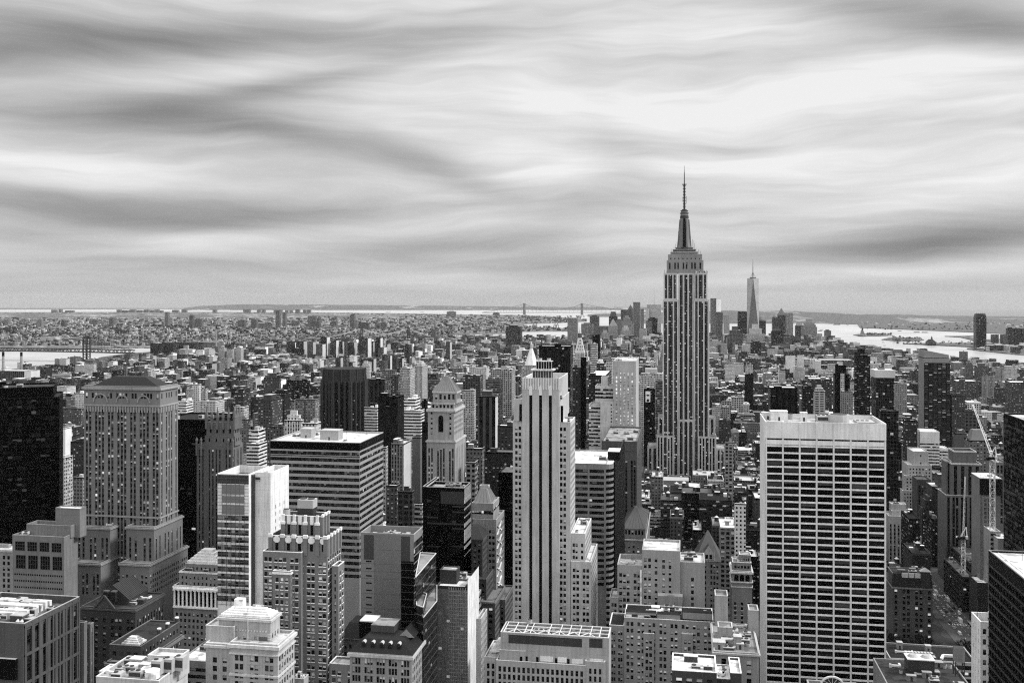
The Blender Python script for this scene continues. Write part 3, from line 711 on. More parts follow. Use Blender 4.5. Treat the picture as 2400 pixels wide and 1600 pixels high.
# black block behind it
tower('glass_office_tower', 'low black glass block wedged between the brick tower and the pinnacled tower', 'office tower', 720,
      [(376, 486, None, 983, None, 0, Bd(3.2, 3.9, 2.7, mull=.1, rec=.1, top=6), None, {'depth': 46, 'clut': 4})], 'the low black block', hid=1290, nwin=20, wall=.012, kind='metal', roof=.05, spand=.012, wmat=G_BLACK, trim=.05)

# gothic pinnacled tower
B = tower('gothic_tower', 'slender grey gothic tower with a crown of stone pinnacles', 'skyscraper', 690,
      [(461, 545, 569, 1043, None, 0, S(2.4, 1.1, 3.6, 2.0, groups=(2, 4, 2), gap=2.4, top=3), S(2.4, 1.1, 3.6, 2.0, groups=(2, 2, 2), top=3), {'par': .8}),
       (480, 551, 566, 1022, 1044, 1.5, S(2.4, 1.2, 3.6, 2.2, groups=(4,), top=1.5), S(2.4, 1.2, 3.6, 2.0, groups=(3,)), {'par': .5}),
       (484, 549, 563, 990, 1023, 3, S(3.4, 1.6, 8.5, 5.6, groups=(4,), top=1.2, bot=.6), S(3.4, 1.6, 8.5, 5.6, groups=(3,), top=1.2, bot=.6), {'par': .5})],
      'the pinnacled tower', fin=False, hid=1290, nwin=60, wall=.22, kind='stone', spand=.10, roof=.15, trim=.22, wmat=G_DARK)
a, b, y0, y1, z1 = B.tops[2]; zp = gz(968, 515, 693)
for k in range(6):
    for (xx, yy) in ((a+(b-a)*k/5, y0), (b, y0+(y1-y0)*k/5)):
        mb = MB(); mb.box(-.8, .8, -.8, .8, -5, (zp-z1)*.55, B.W); mb.frustum([(-1, -1), (1, -1), (1, 1), (-1, 1)], (zp-z1)*.55, [(-.05, -.05), (.05, -.05), (.05, .05), (-.05, .05)], zp-z1+3.4*(k % 2 == 0)+2, B.T)
        if k == 5 and yy == y0: continue
        mb.build('pinnacle', B.root, (xx, yy, z1))
a, b, y0, y1, z1 = B.tops[0]
for xx in (a, a+3.5, b-3.5, b):
    mb = MB(); mb.box(-.6, .6, -.6, .6, -8, 3.5, B.W); mb.frustum([(-.8, -.8), (.8, -.8), (.8, .8), (-.8, .8)], 3.5, [(0, 0), (.05, 0), (.05, .05), (0, .05)], 6, B.T); mb.build('pinnacle', B.root, (xx, y0, z1))
B.finish()

# white wedge tower with a glass front bay
B = tower('glass_fronted_tower', 'pale slab tower with a glass front bay, blank panels and a white flank', 'office tower', 510,
      [(598, 634, 677, 1108, None, 0, None, P(6.5, 1.1, 4.0, 2.2, top=18, mx=4, bot=2), {'par': 4.0, 'rm': mat_wall(.10, kind='roof')}),
       (510, 583, None, 1111, None, -5, Bd(2.1, 4.0, 2.9, mull=.07, rec=.12, top=22), None, {'depth': 27, 'par': 4.0, 'rm': mat_wall(.10, kind='roof')})],
      'the white-flanked slab', fin=False, hid=1420, nwin=60, wall=.62, kind='concrete', spand=.14, roof=.5, wmat=G_GREY)
a, b, y0, y1, z1 = B.tops[1]; Z = lambda v: gz(v, 545, 505)
mb = MB(); mb.box(a-.05, b+.05, y0-.12, y0+.0, Z(1133), Z(1113), mat_wall(.10, kind='glass'))
for v0_, v1_ in ((1135, 1158), (1162, 1178), (1182, 1205)):
    mb.box(a+2.5, b-2.5, y0-.16, y0-.02, Z(v1_), Z(v0_), mat_wall(.24, kind='metal'))
for v in range(1112, 1420, 8): mb.box(a, b, y0-.2, y0-.02, Z(v)-.1, Z(v), mat_wall(.22, kind='metal'))
for k in range(1, 7): mb.box(a+(b-a)*k/7-.06, a+(b-a)*k/7+.06, y0-.21, y0-.02, Z(1420), Z(1112), mat_wall(.18, kind='metal'))
B.part('curtain_wall', mb)
xa, xb = b, gx(598, 510)-B.x0
mb = MB(); mb.box(xa, xb, -2, 20, 0, z1-.5, mat_wall(.07, kind='glass'), B.Rf); B.part('recessed_bay', mb)
clutter(B, a+2, b+6, y0+4, y0+20, z1-4, 6)
B.finish()

# big slab with white and dark horizontal bands
st = Bd(1.7, 4.07, 2.2, mull=.10, rec=.18, top=5.6)
B = tower('banded_office_slab', 'broad slab of dark window bands and pale spandrels with a flat white roof', 'office building', 600,
      [(634, 843, 898.5, 1035, None, 0, st, Bd(1.7, 4.07, 2.2, mull=.10, rec=.18, top=5.6), {'par': .8, 'rm': M_WHITE})], 'the broad banded slab', fin=False, hid=1350, nwin=100, wall=.36, kind='metal', spand=.02, roof=.8, wmat=mat_window(.005, .02, .12, .18))
a, b, y0, y1, z1 = B.tops[0]
mb = MB(); mb.box(a-.1, b+.1, y0-.1, y0+.05, z1-5.0, z1-.2, mat_wall(.025, kind='glass')); mb.box(b-.05, b+.1, y0, y1, z1-5.0, z1-.2, mat_wall(.025, kind='glass'))
mb.box(a-.12, b+.12, y0-.14, y0-.02, z1-9.3, z1-8.8, mat_wall(.03, kind='metal')); B.part('mechanical_band', mb)
unit(B, gx(730, 630)-B.x0, 24, z1-.8, 7.5, 8, 6.0, 'hut'); unit(B, gx(782, 622)-B.x0, 18, z1-.8, 12.5, 9, 6.2, 'hut')
for k in range(6): unit(B, a+6+k*3.0, 26+k*2.4, z1-.8, 3, 2.4, 1.2, 'box')
unit(B, gx(815, 622)-B.x0, 20, z1-.8, 1, 1, 5, 'mast'); unit(B, gx(860, 622)-B.x0, 22, z1-.8, 1, 1, 5, 'mast'); unit(B, gx(812, 612)-B.x0, 10, z1-.8, 3, 3, 1, 'fan')
B.finish()

# pyramid-roofed stone tower
B = tower('stone_skyscraper', 'ornate pale stone tower with a pyramid roof and a tall arched window', 'skyscraper', 765,
      [(1000, 1067, 1091, 1032, None, 0, S(2.4, 1.3, 3.7, 2.1, groups=(2, 3, 2), gap=2.6, top=6), S(2.3, 1.3, 3.7, 2.1, groups=(2, 3, 1), top=6), {'cor': .9}),
       (1003, 1064, 1086, 957, 1032, 1, P(5.5, 1.6, 4.0, 2.2, top=2, groups=(1, 1), gap=11), P(3, 1.4, 4.0, 2.2, top=2), {'cor': 1.6}),
       (1009, 1065, 1083, 945, 957, 2, P(3, 1.8, 4.2, 2.6, top=.6, bot=.5), P(3, 1.8, 4.2, 2.6, top=.6, bot=.5), {'cor': .4}),
       (1015, 1070, 1079, 917, 945, 4, P(3.6, 1.9, 7.4, 4.2, top=1.2, bot=1.5), P(2.6, 1.6, 7.4, 4.2, top=1.2, bot=1.5), {'cor': .8, 'par': 0})],
      'the pyramid-roofed stone tower', fin=False, hid=1160, nwin=80, wall=.36, kind='stone', spand=.05, roof=.4)
a, b, y0, y1, z1 = B.tops[3]
pyramid(B, a, b, y0, y1, z1, gz(883, 1045, 770), .20, mat_plain('copper_roof_pale', .26, .6, .3), seams=9)
mb = MB(); a, b, y0, y1, z1 = B.tops[1]; X = lambda u: gx(u, 766)-B.x0
mb.box(X(1027.5), X(1039), y0-.08, y0+.1, gz(1012, 1033, 766), gz(979, 1033, 766), M_BLK); mb.cyl((X(1027.5)+X(1039))/2, y0, (X(1039)-X(1027.5))/2, gz(979, 1033, 766)-.01, gz(979, 1033, 766), M_BLK, 12)
cx, r = (X(1027.5)+X(1039))/2, (X(1039)-X(1027.5))/2
mb.face([(cx+r*math.cos(math.pi*i/12), y0-.1, gz(979, 1033, 766)+r*math.sin(math.pi*i/12)) for i in range(13)], M_BLK); B.part('arched_window', mb)
B.finish()

# black block with a white-striped flank
B = tower('glass_office_block', 'black glass office block whose bright side is striped with sloping white floor edges', 'office building', 560,
      [(1000, 1088, 1103, 1142, None, 0, Bd(2.4, 3.9, 3.2, mull=.06, rec=.08, top=7), Bd(30, 3.8, 2.0, rec=.3, top=9), {'par': 1.4, 'clut': 6}),
       (991, 1000, None, 1140, None, 1, None, None, {'depth': 30})], 'the black striped-flank block', fin=False, hid=1420, nwin=50, wall=.02, kind='metal', roof=.4, spand=.012, wmat=G_BLACK, trim=.5)
a, b, y0, y1, z1 = B.tops[0]
mb = MB(); wm = mat_wall(.8, kind='metal')
mb.box(b-.05, b+.12, y0+.5, y1-.1, z1-9, z1-.5, wm)
for k in range(0, 32): mb.box(b-.05, b+.3, y0, y1, z1-9-k*3.8, z1-9-k*5.4+2.4, wm)
B.part('floor_edge', mb)
mb = MB(); g_ = mat_wall(.06, kind='metal'); mb.box(b-14, b-.3, y0-.1, y0, z1-9.5, z1-2.2, g_)
for v, u0_, u1_ in ((1211, 1001, 1026), (1225, 1001, 1088), (1279, 1001, 1030), (1186, 1060, 1088), (1199, 1060, 1088), (1238, 1060, 1088), (1279, 1060, 1088)):
    mb.box(gx(u0_, 560)-B.x0, gx(u1_, 560)-B.x0, y0-.12, y0-.02, gz(v+1.8, u0_, 560), gz(v-1.8, u0_, 560), g_)
B.part('blind_panel', mb)
B.finish()

# tower with truncated pyramid cap
B = tower('postmodern_tower', 'grey stone tower with a truncated pyramid cap and braced sides, beside the black block', 'office building', 620,
      [(1108, 1163, 1182, 1217, None, 0, P(3.4, 2.0, 3.8, 2.0, top=6, groups=(3, 2), gap=3), P(4, 2, 3.8, 2.2, top=3), {'clut': 2}),
       (1106, 1156, 1170, 1179, 1217, 2, Bd(1.5, 3.9, 2.3, top=4.2, rec=.3), Bd(2, 3.9, 2.2, top=3), {'par': .8})], 'the capped grey tower', fin=False, hid=1340, nwin=40, wall=.33, kind='concrete', spand=.06, roof=.35)
a, b, y0, y1, z1 = B.tops[1]
pyramid(B, a+1.2, b-2.5, y0+1, y1-1, z1-.3, gz(1146, 1136, 625), .42, mat_wall(.24, kind='metal'), seams=4)
mb = MB(); cx, cy = (a+b)/2-.7, (y0+y1)/2; B.frame(cx-3, cx+3, cy-2.2, cy+2.2, gz(1146, 1136, 625), gz(1141, 1136, 625), .6, mb, B.T); B.part('cap_ring', mb)
a, b, y0, y1, z1 = B.tops[0]
mb = MB()
for k in range(5):
    zz = z1-4-k*9; ym = (y0+y1)/2; mb.bar((b+.3, y0+2, zz), (b+.3, ym+2, zz-6), .7, M_WHITE); mb.bar((b+.3, ym+2, zz), (b+.3, y0+2, zz-6), .7, M_WHITE)
B.part('brace', mb); B.finish()

tower('glass_office_tower', 'plain black slab half hidden behind the stone tower with three dark stripes', 'office tower', 700,
      [(1168, 1215, None, 1107, None, 0, Bd(3, 3.9, 3.2, mull=.06, rec=.06), None, {'depth': 30, 'clut': 2})], 'the plain black slab', hid=1420, nwin=8, wall=.006, kind='metal', roof=.2, spand=.006, wmat=G_BLACK, trim=.05)

# stone tower with three dark vertical stripes
D = 545
B = tower('art_deco_skyscraper', 'tall pale art deco stone tower with three black window stripes and stepped shoulders', 'skyscraper', D,
      [(1224, 1311, 1331, 887, None, 0, None, None, {'depth': 14, 'par': 3.0}),
       (1204, 1312, 1334, 936, 987, 1.0, None, None, {'depth': 18, 'par': 1.5, 'roof': True}),
       (1202, 1337, 1348, 988, None, 1.8, P(2.6, 1.7, 3.42, 2.0, top=2.5, cols=lambda L: [(1.3, 2.7), (3.3, 4.7), (L-5.9, L-4.5), (L-3.9, L-2.5)]), P(2.8, 1.6, 3.42, 2.0, top=2.2), {'par': .8}),
       (1338, 1371, 1386, 1250, None, 3, P(2.5, 1.5, 3.42, 2.0, top=5, groups=(2, 1), gap=1.5), P(2.6, 1.6, 3.42, 2.0, top=3), {'par': 1.2, 'clut': 3, 'rm': M_WHITE, 'depth': 30}),
       (1338, 1385, 1400, 1316, None, 1.5, P(2.5, 1.5, 3.42, 2.0, top=3.4, groups=(2, 2), gap=1.5), P(2.6, 1.6, 3.42, 2.0, top=2.2), {'par': .8, 'depth': 40})],
      'the three-striped stone tower', fin=False, hid=1480, nwin=100, wall=.44, kind='stone', spand=.05, roof=.6, trim=.58, wmat=mat_window(.004, .012, .30, .55))
X = lambda u: gx(u, D)-B.x0; Zf = lambda v: gz(v, 1265, D)
mb = MB()
for uu in (1244, 1267, 1290): mb.box(X(uu-3.3), X(uu+3.3), -.10, .02, 0, Zf(926), M_BLK)
for uu, va, vb in ((1219.5, 948, 988), (1316.5, 950, 988)): mb.box(X(uu-3), X(uu+3), .85, 1.05, Zf(vb), Zf(va), M_BLK)
B.part('window_stripe', mb)
mb = MB()
for uu in (1244, 1267, 1290):
    mb.box(X(uu-3.9), X(uu+3.9), -.5, -.1, Zf(926), Zf(908), B.T); mb.frustum([(X(uu-3.9), -.5), (X(uu+3.9), -.5), (X(uu+3.9), -.1), (X(uu-3.9), -.1)], Zf(908), [(X(uu)-.1, -.4), (X(uu)+.1, -.4), (X(uu)+.1, -.2), (X(uu)-.1, -.2)], Zf(902), B.T)
B.part('carved_capital', mb)
mb = MB()
for k in range(15):
    u = 1226+84*k/14; mb.box(X(u)-.3, X(u)+.3, -.3, 0, Zf(913), Zf(888)+.6, B.T)
for k in range(6): mb.box(X(1311)-.02, X(1311)+.3, 1+k*2.2, 1.6+k*2.2, Zf(920), Zf(888)+.6, B.T)
B.part('parapet_fin', mb)
mb = MB(); zc = Zf(887)
mb.box(X(1246), X(1290), 4, 11, zc-3, zc+4.2, M_UNITD); mb.box(X(1242), X(1296), 2.6, 12, zc+4.2, zc+5.0, B.T, bottom=True); mb.box(X(1254), X(1290), 4.5, 10, zc+5, zc+9.2, M_BLK)
for k in range(7): xk = X(1254)+(X(1290)-X(1254))*k/6; mb.box(xk-.12, xk+.12, 4.3, 4.5, zc+5, zc+9.4, M_STEEL)
for k in range(8): xk = X(1246)+(X(1290)-X(1246))*k/7; mb.box(xk-.12, xk+.12, 3.8, 4.0, zc-2, zc+4.2, M_STEEL)
mb.box(X(1253), X(1291), 4.2, 10.2, zc+9.2, zc+9.5, M_STEEL, bottom=True); B.part('cooling_plant', mb)
unit(B, X(1262), 6.5, zc+9.5, 2.2, 2, 1.5, 'fan'); unit(B, X(1283), 6.5, zc+9.5, 2.2, 2, 1.5, 'fan')
for uu, vv in ((1208, 990), (1330, 990), (1312, 936), (1208, 936)): unit(B, X(uu)+.3, 4, Zf(vv), 1.6, 1.6, 1.2, 'hut')
B.finish()

# bowed office block with a black end
B = tower('curved_office_block', 'mid-rise office block with a bowed face of pale bands and a sheer black end wall', 'office building', 650,
      [(1300, 1421, None, 1086, None, 0, Bd(3.0, 3.9, 2.2, rec=.6, top=3.2, piers=3, pierw=1.2), None, {'depth': 60, 'par': .8, 'rm': M_WHITE, 'clut': 3})], 'the bowed banded block', fin=False, hid=1380, nwin=60, wall=.28, kind='concrete', spand=.03, roof=.8, wmat=mat_window(.01, .012, .15, .2))
a, b, y0, y1, z1 = B.tops[0]; xe = gx(1438, 655)-B.x0
bow = []
for k in range(5): t = k/4; bow.append((b+(xe-b)*math.sin(t*math.pi/2)*1.0, 6*(1-math.cos(t*math.pi/2))))
mb, gb = MB(), MB(); n = int((z1-20)/3.9)
for k in range(4):
    p, q = bow[k], bow[k+1]
    mb.wallq(p, q, z1-3.2, z1, B.W); mb.wallq(p, q, 0, z1-3.2-n*3.9, B.W)
    for i in range(n):
        zt = z1-3.2-i*3.9; gb.wallq((p[0], p[1]+.3), (q[0], q[1]+.3), zt-2.2, zt, mat_wall(.03, kind='glass')); mb.wallq(p, q, zt-3.9, zt-2.2, B.W)
        mb.face([(p[0], p[1], zt-2.2), (q[0], q[1], zt-2.2), (q[0], q[1]+.4, zt-2.2), (p[0], p[1]+.4, zt-2.2)], B.W)
mb.face([(x, y, z1-.3) for x, y in [bow[0]]+bow[1:]+[(xe, y1), (b, y1)]], M_WHITE); B.part('bowed_bay', mb); B.part('curved_glazing', gb)
mb = MB(); bl = mat_plain('black_cladding', .004, .5, .15)
mb.box(xe, gx(1441, 655)-B.x0, 6, 118, 0, z1+.4, bl); mb.box(gx(1424, 668)-B.x0, gx(1452, 668)-B.x0, 18, 34, z1, gz(1058, 1438, 668), bl, M_WHITE); B.part('end_wall', mb)
foot(B, B.x0, B.x0+xe, 650, 770); B.finish()

# pilastered dark stone block and the blank-walled hotel behind
tower('stone_office_block', 'dark stone office block with a colonnaded attic storey below the white gridded tower', 'office building', 850,
      [(1410, 1493, 1504, 1034, None, 0, S(3.4, 1.7, 3.8, 2.1, groups=(2, 3, 2, 2), gap=2.2, top=16), P(3.2, 1.6, 3.8, 2.1, top=14), {'par': 1.2, 'clut': 9, 'depth': 50}),
       (1410, 1493, None, 1040, 1056, -.4, S(3.1, 1.9, 7, 5.0, top=1, bot=.6), None, {'depth': 20, 'roof': False, 'par': 0})], 'the colonnaded dark stone block', hid=1250, nwin=40, wall=.15, kind='stone', spand=.05, roof=.35, wmat=G_DARK)
tower('gridded_tower', 'slender white tower with a bright window grid and a dark louvred top', 'apartment tower', 950,
      [(1437, 1490, 1497, 846, None, 0, Bd(2.2, 3.7, 2.35, rec=.25, top=10.5, piers=5, pierw=2.2), None, {'par': .6, 'clut': 3})], 'the white gridded tower', hid=1050, nwin=100, wall=.40, kind='concrete', spand=.30, roof=.5, wmat=mat_window(0, .42, .6, .8), fin=True)
B = tower('hotel_slab', 'blank white slab wall with one column of small windows, beside the white gridded tower', 'hotel', 955,
      [(1407, 1437, None, 942, None, -4, P(3, 1.2, 3.2, 1.6, cols=lambda L: [(L-2.4, L-1.0)], top=1.5), None, {'depth': 30, 'E': None}),
       (1395, 1438, None, 905, 942, 0, Bd(2.4, 3.6, 2.2, rec=.2, top=2), None, {'depth': 28, 'clut': 2}), (1409, 1425, None, 884, 905, 4, None, None, {'depth': 18}),
       (1380, 1407, None, 950, None, 4, Bd(2.4, 3.6, 1.8, rec=.2), None, {'depth': 30})], 'the blank white hotel slab', hid=1050, nwin=10, wall=.5, kind='concrete', spand=.12, roof=.4)
# ------------------------------------------------------------------ the great setback skyscraper with its mast
random.seed(21)
D = 1363.0; UCN = 1604.0; MPX = gt(UCN, D)/FPX
x_c = gx(UCN, D); E = lambda u: (u-UCN)*MPX; Zs = lambda v: HC-(v-V0)*MPX
B = Bld('setback_skyscraper', 'tallest skyscraper: grey stone, stepped, with dark vertical window strips and a needle mast', 'skyscraper', x_c, D, nwin=100, wall=.47, kind='stone', spand=.022, roof=.35, trim=.42, wmat=G_ESB, short='the needle-masted skyscraper')
B.zmin = Zs(1130); foot(B, x_c-66, x_c+66, D-20, D+62)
def es(groups, top=2.0, gap=2.0, mx=1.3, **k): return dict(mode='strip', fh=3.7, wh=2.0, groups=groups, gap=gap, bay=3.0, ww=3.0, pw=1.6, mull=.28, mx=mx, top=top, rec=.7, **k)
def strips(*uu):
    """window strips at surveyed places along a facade that starts at uu[0]"""
    return dict(mode='strip', fh=3.7, wh=2.0, pw=1.7, mull=.30, top=2.0, rec=.7, pale=1, cols=lambda L, u=uu: [((a-u[0])*MPX, (b-u[0])*MPX) for a, b in u[1:]])
cd = 22.0
zt = [Zs(v) for v in (1110, 1020, 978, 703, 640, 597)]
def tier(uL, uR, y0, dep, vT, vB, N, Wst=None, par=.8, E_=None):
    B.block(E(uL), E(uR), y0, y0+dep, Zs(vB) if vB else 0, Zs(vT), N, Wst, E_, None, par=par); 
# main shaft: two wings and a recessed centre
side = es((3, 2, 3), 2.0)
tier(1553.5, 1590, 0, 40, 703, None, strips(1553.5, (1557, 1563.5), (1567, 1577), (1580.5, 1587)), None, .6, side)
tier(1626, 1661.5, 0, 40, 703, None, strips(1626, (1629, 1634.5), (1637.5, 1647), (1650.5, 1657.5)), side, .6)
tier(1590, 1626, 2.2, 36, 640, None, strips(1590, (1593.5, 1600), (1604, 1611), (1615, 1622.5)), None, 0)
tier(1556, 1586.5, .6, 39, 640, 703, strips(1556, (1559, 1564), (1567, 1576), (1579, 1584)), None, .6, side)
tier(1627, 1657, .6, 39, 640, 703, strips(1627, (1629.5, 1634), (1637, 1646), (1649, 1654)), side, .6)
B.W = mat_wall(.30, kind='stone')
tier(1563, 1648, 3.0, 33, 610, 640, dict(mode='strip', fh=9.5, wh=8.0, groups=(1, 2, 2, 2, 1), gap=3.0, bay=3, ww=2.2, mx=2, top=3.0, bot=0, rec=.5, pw=1.1), es((2, 2), 3), .6, es((2, 2), 3))
tier(1566, 1645, 4.0, 31, 596, 610, P(5.4, 1.4, 6, 2.0, top=3.5, bot=.4), P(5, 1.4, 6, 2.0, top=3.5, bot=.4), 1.0)
B.W = mat_wall(.47, kind='stone')
# arched centre bay and lower wings
tier(1590, 1626, -2.0, 6, 983, None, strips(1590, (1593.5, 1600), (1604, 1611), (1615, 1622.5)), None, 0)
tier(1540, 1581, -7, 54, 1020, None, strips(1540, (1543, 1546.5), (1549.5, 1553), (1557, 1563), (1566.5, 1569.5), (1573, 1576.5)), None, .8, side)
tier(1635, 1677, -7, 54, 1020, None, strips(1635, (1639, 1642.5), (1646, 1649.5), (1653, 1659), (1662.5, 1665.5), (1669, 1673)), side, .8)
tier(1542.5, 1554, 6, 30, 978, 1020, strips(1542.5, (1546, 1552)), None, .8, side)
tier(1662, 1675.5, 6, 30, 978, 1020, strips(1662, (1665.5, 1671)), side, .8)
tier(1518, 1541, 2, 40, 1049, None, strips(1518, (1522, 1527), (1532, 1538)), None, .8)
tier(1676.5, 1699, 2, 40, 1049, None, strips(1676.5, (1681, 1685), (1689, 1694)), side, .8)
mb = MB()
for a, b in ((1593.5, 1600), (1604, 1611), (1615, 1622.5)):           # arched heads of the centre bay
    c, r = (E(a)+E(b))/2, (E(b)-E(a))/2
    for i in range(8):
        t0_, t1_ = math.pi*i/8, math.pi*(i+1)/8; z = Zs(991)
        mb.bar((c-r*math.cos(t0_), -2.3, z+r*1.3*math.sin(t0_)), (c-r*math.cos(t1_), -2.3, z+r*1.3*math.sin(t1_)), .7, B.T)
B.part('arched_window_head', mb)
# observation terraces, mooring mast, antenna
mb = MB(); cy = 19.0
for (hw, v0_, v1_) in ((31, 596, 589), (26, 589, 583), (20, 583, 578)):
    h = hw*MPX; mb.box(-h, h, cy-h*.55, cy+h*.55, Zs(v0_), Zs(v1_)-.8, mat_wall(.16, kind='stone')); mb.box(-h-.5, h+.5, cy-h*.55-.5, cy+h*.55+.5, Zs(v1_)-.8, Zs(v1_), B.T, bottom=True)
B.part('observation_terrace', mb)
mb = MB()
for k in range(30):
    x = -30*MPX+60*MPX*k/29; mb.bar((x, 4.4, Zs(596)-.2), (x, 4.4, Zs(591)), .18, M_STEEL)
mb.bar((-30*MPX, 4.4, Zs(591)), (30*MPX, 4.4, Zs(591)), .2, M_STEEL); B.part('safety_railing', mb)
mb = MB(); ms = mat_wall(.22, kind='metal')
def ring(hw, n=16): return [(hw*math.cos(2*math.pi*(i+.5)/n), cy+hw*math.sin(2*math.pi*(i+.5)/n)) for i in range(n)]
prof = [(15.5, 578), (13.5, 566), (12, 552), (11, 535), (10.2, 515), (9.8, 508)]
for (a, va), (b, vb) in zip(prof, prof[1:]): mb.frustum(ring(a*MPX), Zs(va), ring(b*MPX), Zs(vb), ms, cap=False)
B.part('mooring_mast', mb)
mb = MB()
for ang in range(0, 360, 90):                                          # winged buttresses
    for dxy in (-1, 1):
        pass
for s_ in (-1, 1):
    mb.frustum([(s_*3.2-1.0, cy-9.8), (s_*3.2+1.0, cy-9.8), (s_*3.2+1.0, cy-3), (s_*3.2-1.0, cy-3)], Zs(578), [(s_*3.0-.6, cy-6.2), (s_*3.0+.6, cy-6.2), (s_*3.0+.6, cy-3), (s_*3.0-.6, cy-3)], Zs(512), ms)
    mb.frustum([(s_*8.8-1.0, cy-2), (s_*8.8+1.0, cy-2), (s_*8.8+1.0, cy+2), (s_*8.8-1.0, cy+2)], Zs(578), [(s_*6.2-.6, cy-1.5), (s_*6.2+.6, cy-1.5), (s_*6.2+.6, cy+1.5), (s_*6.2-.6, cy+1.5)], Zs(512), ms)
B.part('mast_buttress', mb)
mb = MB(); mb.frustum([(-1.9, cy-11.3), (1.9, cy-11.3), (1.9, cy-4), (-1.9, cy-4)], Zs(578), [(-1.5, cy-6.3), (1.5, cy-6.3), (1.5, cy-4), (-1.5, cy-4)], Zs(509), M_BLK); B.part('mast_glazing', mb)
mb = MB(); dk = mat_plain('mast_dark_metal', .05, .5, .4)
for hw, va, vb, m in ((10.4, 509, 503, dk), (9.4, 503, 498, ms), (10.6, 498, 496, dk), (8.2, 496, 492, ms), (9.4, 492, 490.5, dk), (6, 490.5, 488, dk)): mb.frustum(ring(hw*MPX), Zs(va), ring(hw*MPX*.97), Zs(vb), m)
B.part('mast_cap', mb)
mb = MB()
mb.frustum(ring(2.6*MPX, 8), Zs(488), ring(2.3*MPX, 8), Zs(430), dk); mb.frustum(ring(1.5*MPX, 6), Zs(430), ring(1.0*MPX, 6), Zs(400), dk); mb.frustum(ring(.7*MPX, 6), Zs(400), ring(.3*MPX, 6), Zs(384), dk)
for v in range(432, 486, 7):
    for a in range(4): ca, sa_ = math.cos(a*math.pi/2+.6), math.sin(a*math.pi/2+.6); mb.bar((1.2*ca, cy+1.2*sa_, Zs(v)), (2.6*ca, cy+2.6*sa_, Zs(v)), .5, dk)
mb.bar((2.9, cy, Zs(474)), (2.9, cy, Zs(457)), .4, dk); mb.bar((-2.4, cy, Zs(470)), (-2.4, cy, Zs(458)), .3, dk); mb.bar((0, cy, Zs(474)), (2.9, cy, Zs(474)), .3, dk); mb.bar((0, cy, Zs(457)), (2.9, cy, Zs(457)), .3, dk)
mb.box(-3, 3, cy-3, cy+3, Zs(429), Zs(428), dk); B.part('antenna', mb)
mb = MB()
for u, v0_, v1_ in ((1575, 596, 582), (1578, 596, 586), (1583, 585, 570), (1587, 583, 566), (1590, 578, 542), (1623, 578, 560), (1626, 583, 563), (1631, 590, 580), (1637, 596, 584), (1572, 596, 590), (1641, 596, 588), (1580, 590, 578), (1628, 588, 570), (1558, 641, 632), (1562, 641, 634), (1651, 641, 634), (1655, 641, 633)):
    mb.bar((E(u), 5+3*random.random(), Zs(v0_)), (E(u), 5+3*random.random(), Zs(v1_)), .35, dk)
B.part('aerial', mb)
mb = MB()
for k in range(26): x = E(1629+28*random.random()); mb.box(x-.5, x+.5, 1.0, 2.2, Zs(640), Zs(640)+random.uniform(1, 4), M_STEEL)
B.part('floodlight', mb)
B.finish(); HERO.append((1552, 1662, 384, D, 'the needle-masted skyscraper')); HERO.append((1540, 1677, 1020, D, 'the needle-masted skyscraper'))

# ------------------------------------------------------------------ broad gridded slab on the park
D = 530
B = Bld('gridded_office_slab', 'broad white-framed office slab with black window bands between seven white bays', 'office tower', gx(1794, D), D, nwin=100, wall=.58, kind='stone', spand=.006, roof=.6, wmat=mat_window(.002, .005, .30, .05), short='the broad white-framed slab', trim=.62)
wd = gx(2077, D)-B.x0; z1 = gz(991, 1935, D); zp = z1-8.4; dep = 37.0; rec = .95
foot(B, B.x0-10, B.x0+wd+10, D-14, D+dep+14); HERO.append((1788, 2078, 973, D, 'the broad white-framed slab'))
B.block(0, wd, 0, dep, zp, z1, None, None, None, None, par=2.0, rm=mat_wall(.45, kind='roof'))
cw = .80; nb = 7; bw = (wd-cw)/nb; fh = 3.62
def flare(z): return 13.0*max(0.0, (48-z)/48.0)**2.2                  # the foot of the slab curves out to the street
mb = MB(); nfl = int(zp/fh)
back = mat_plain('dark_glass', .002, .2, .12)
core = MB()
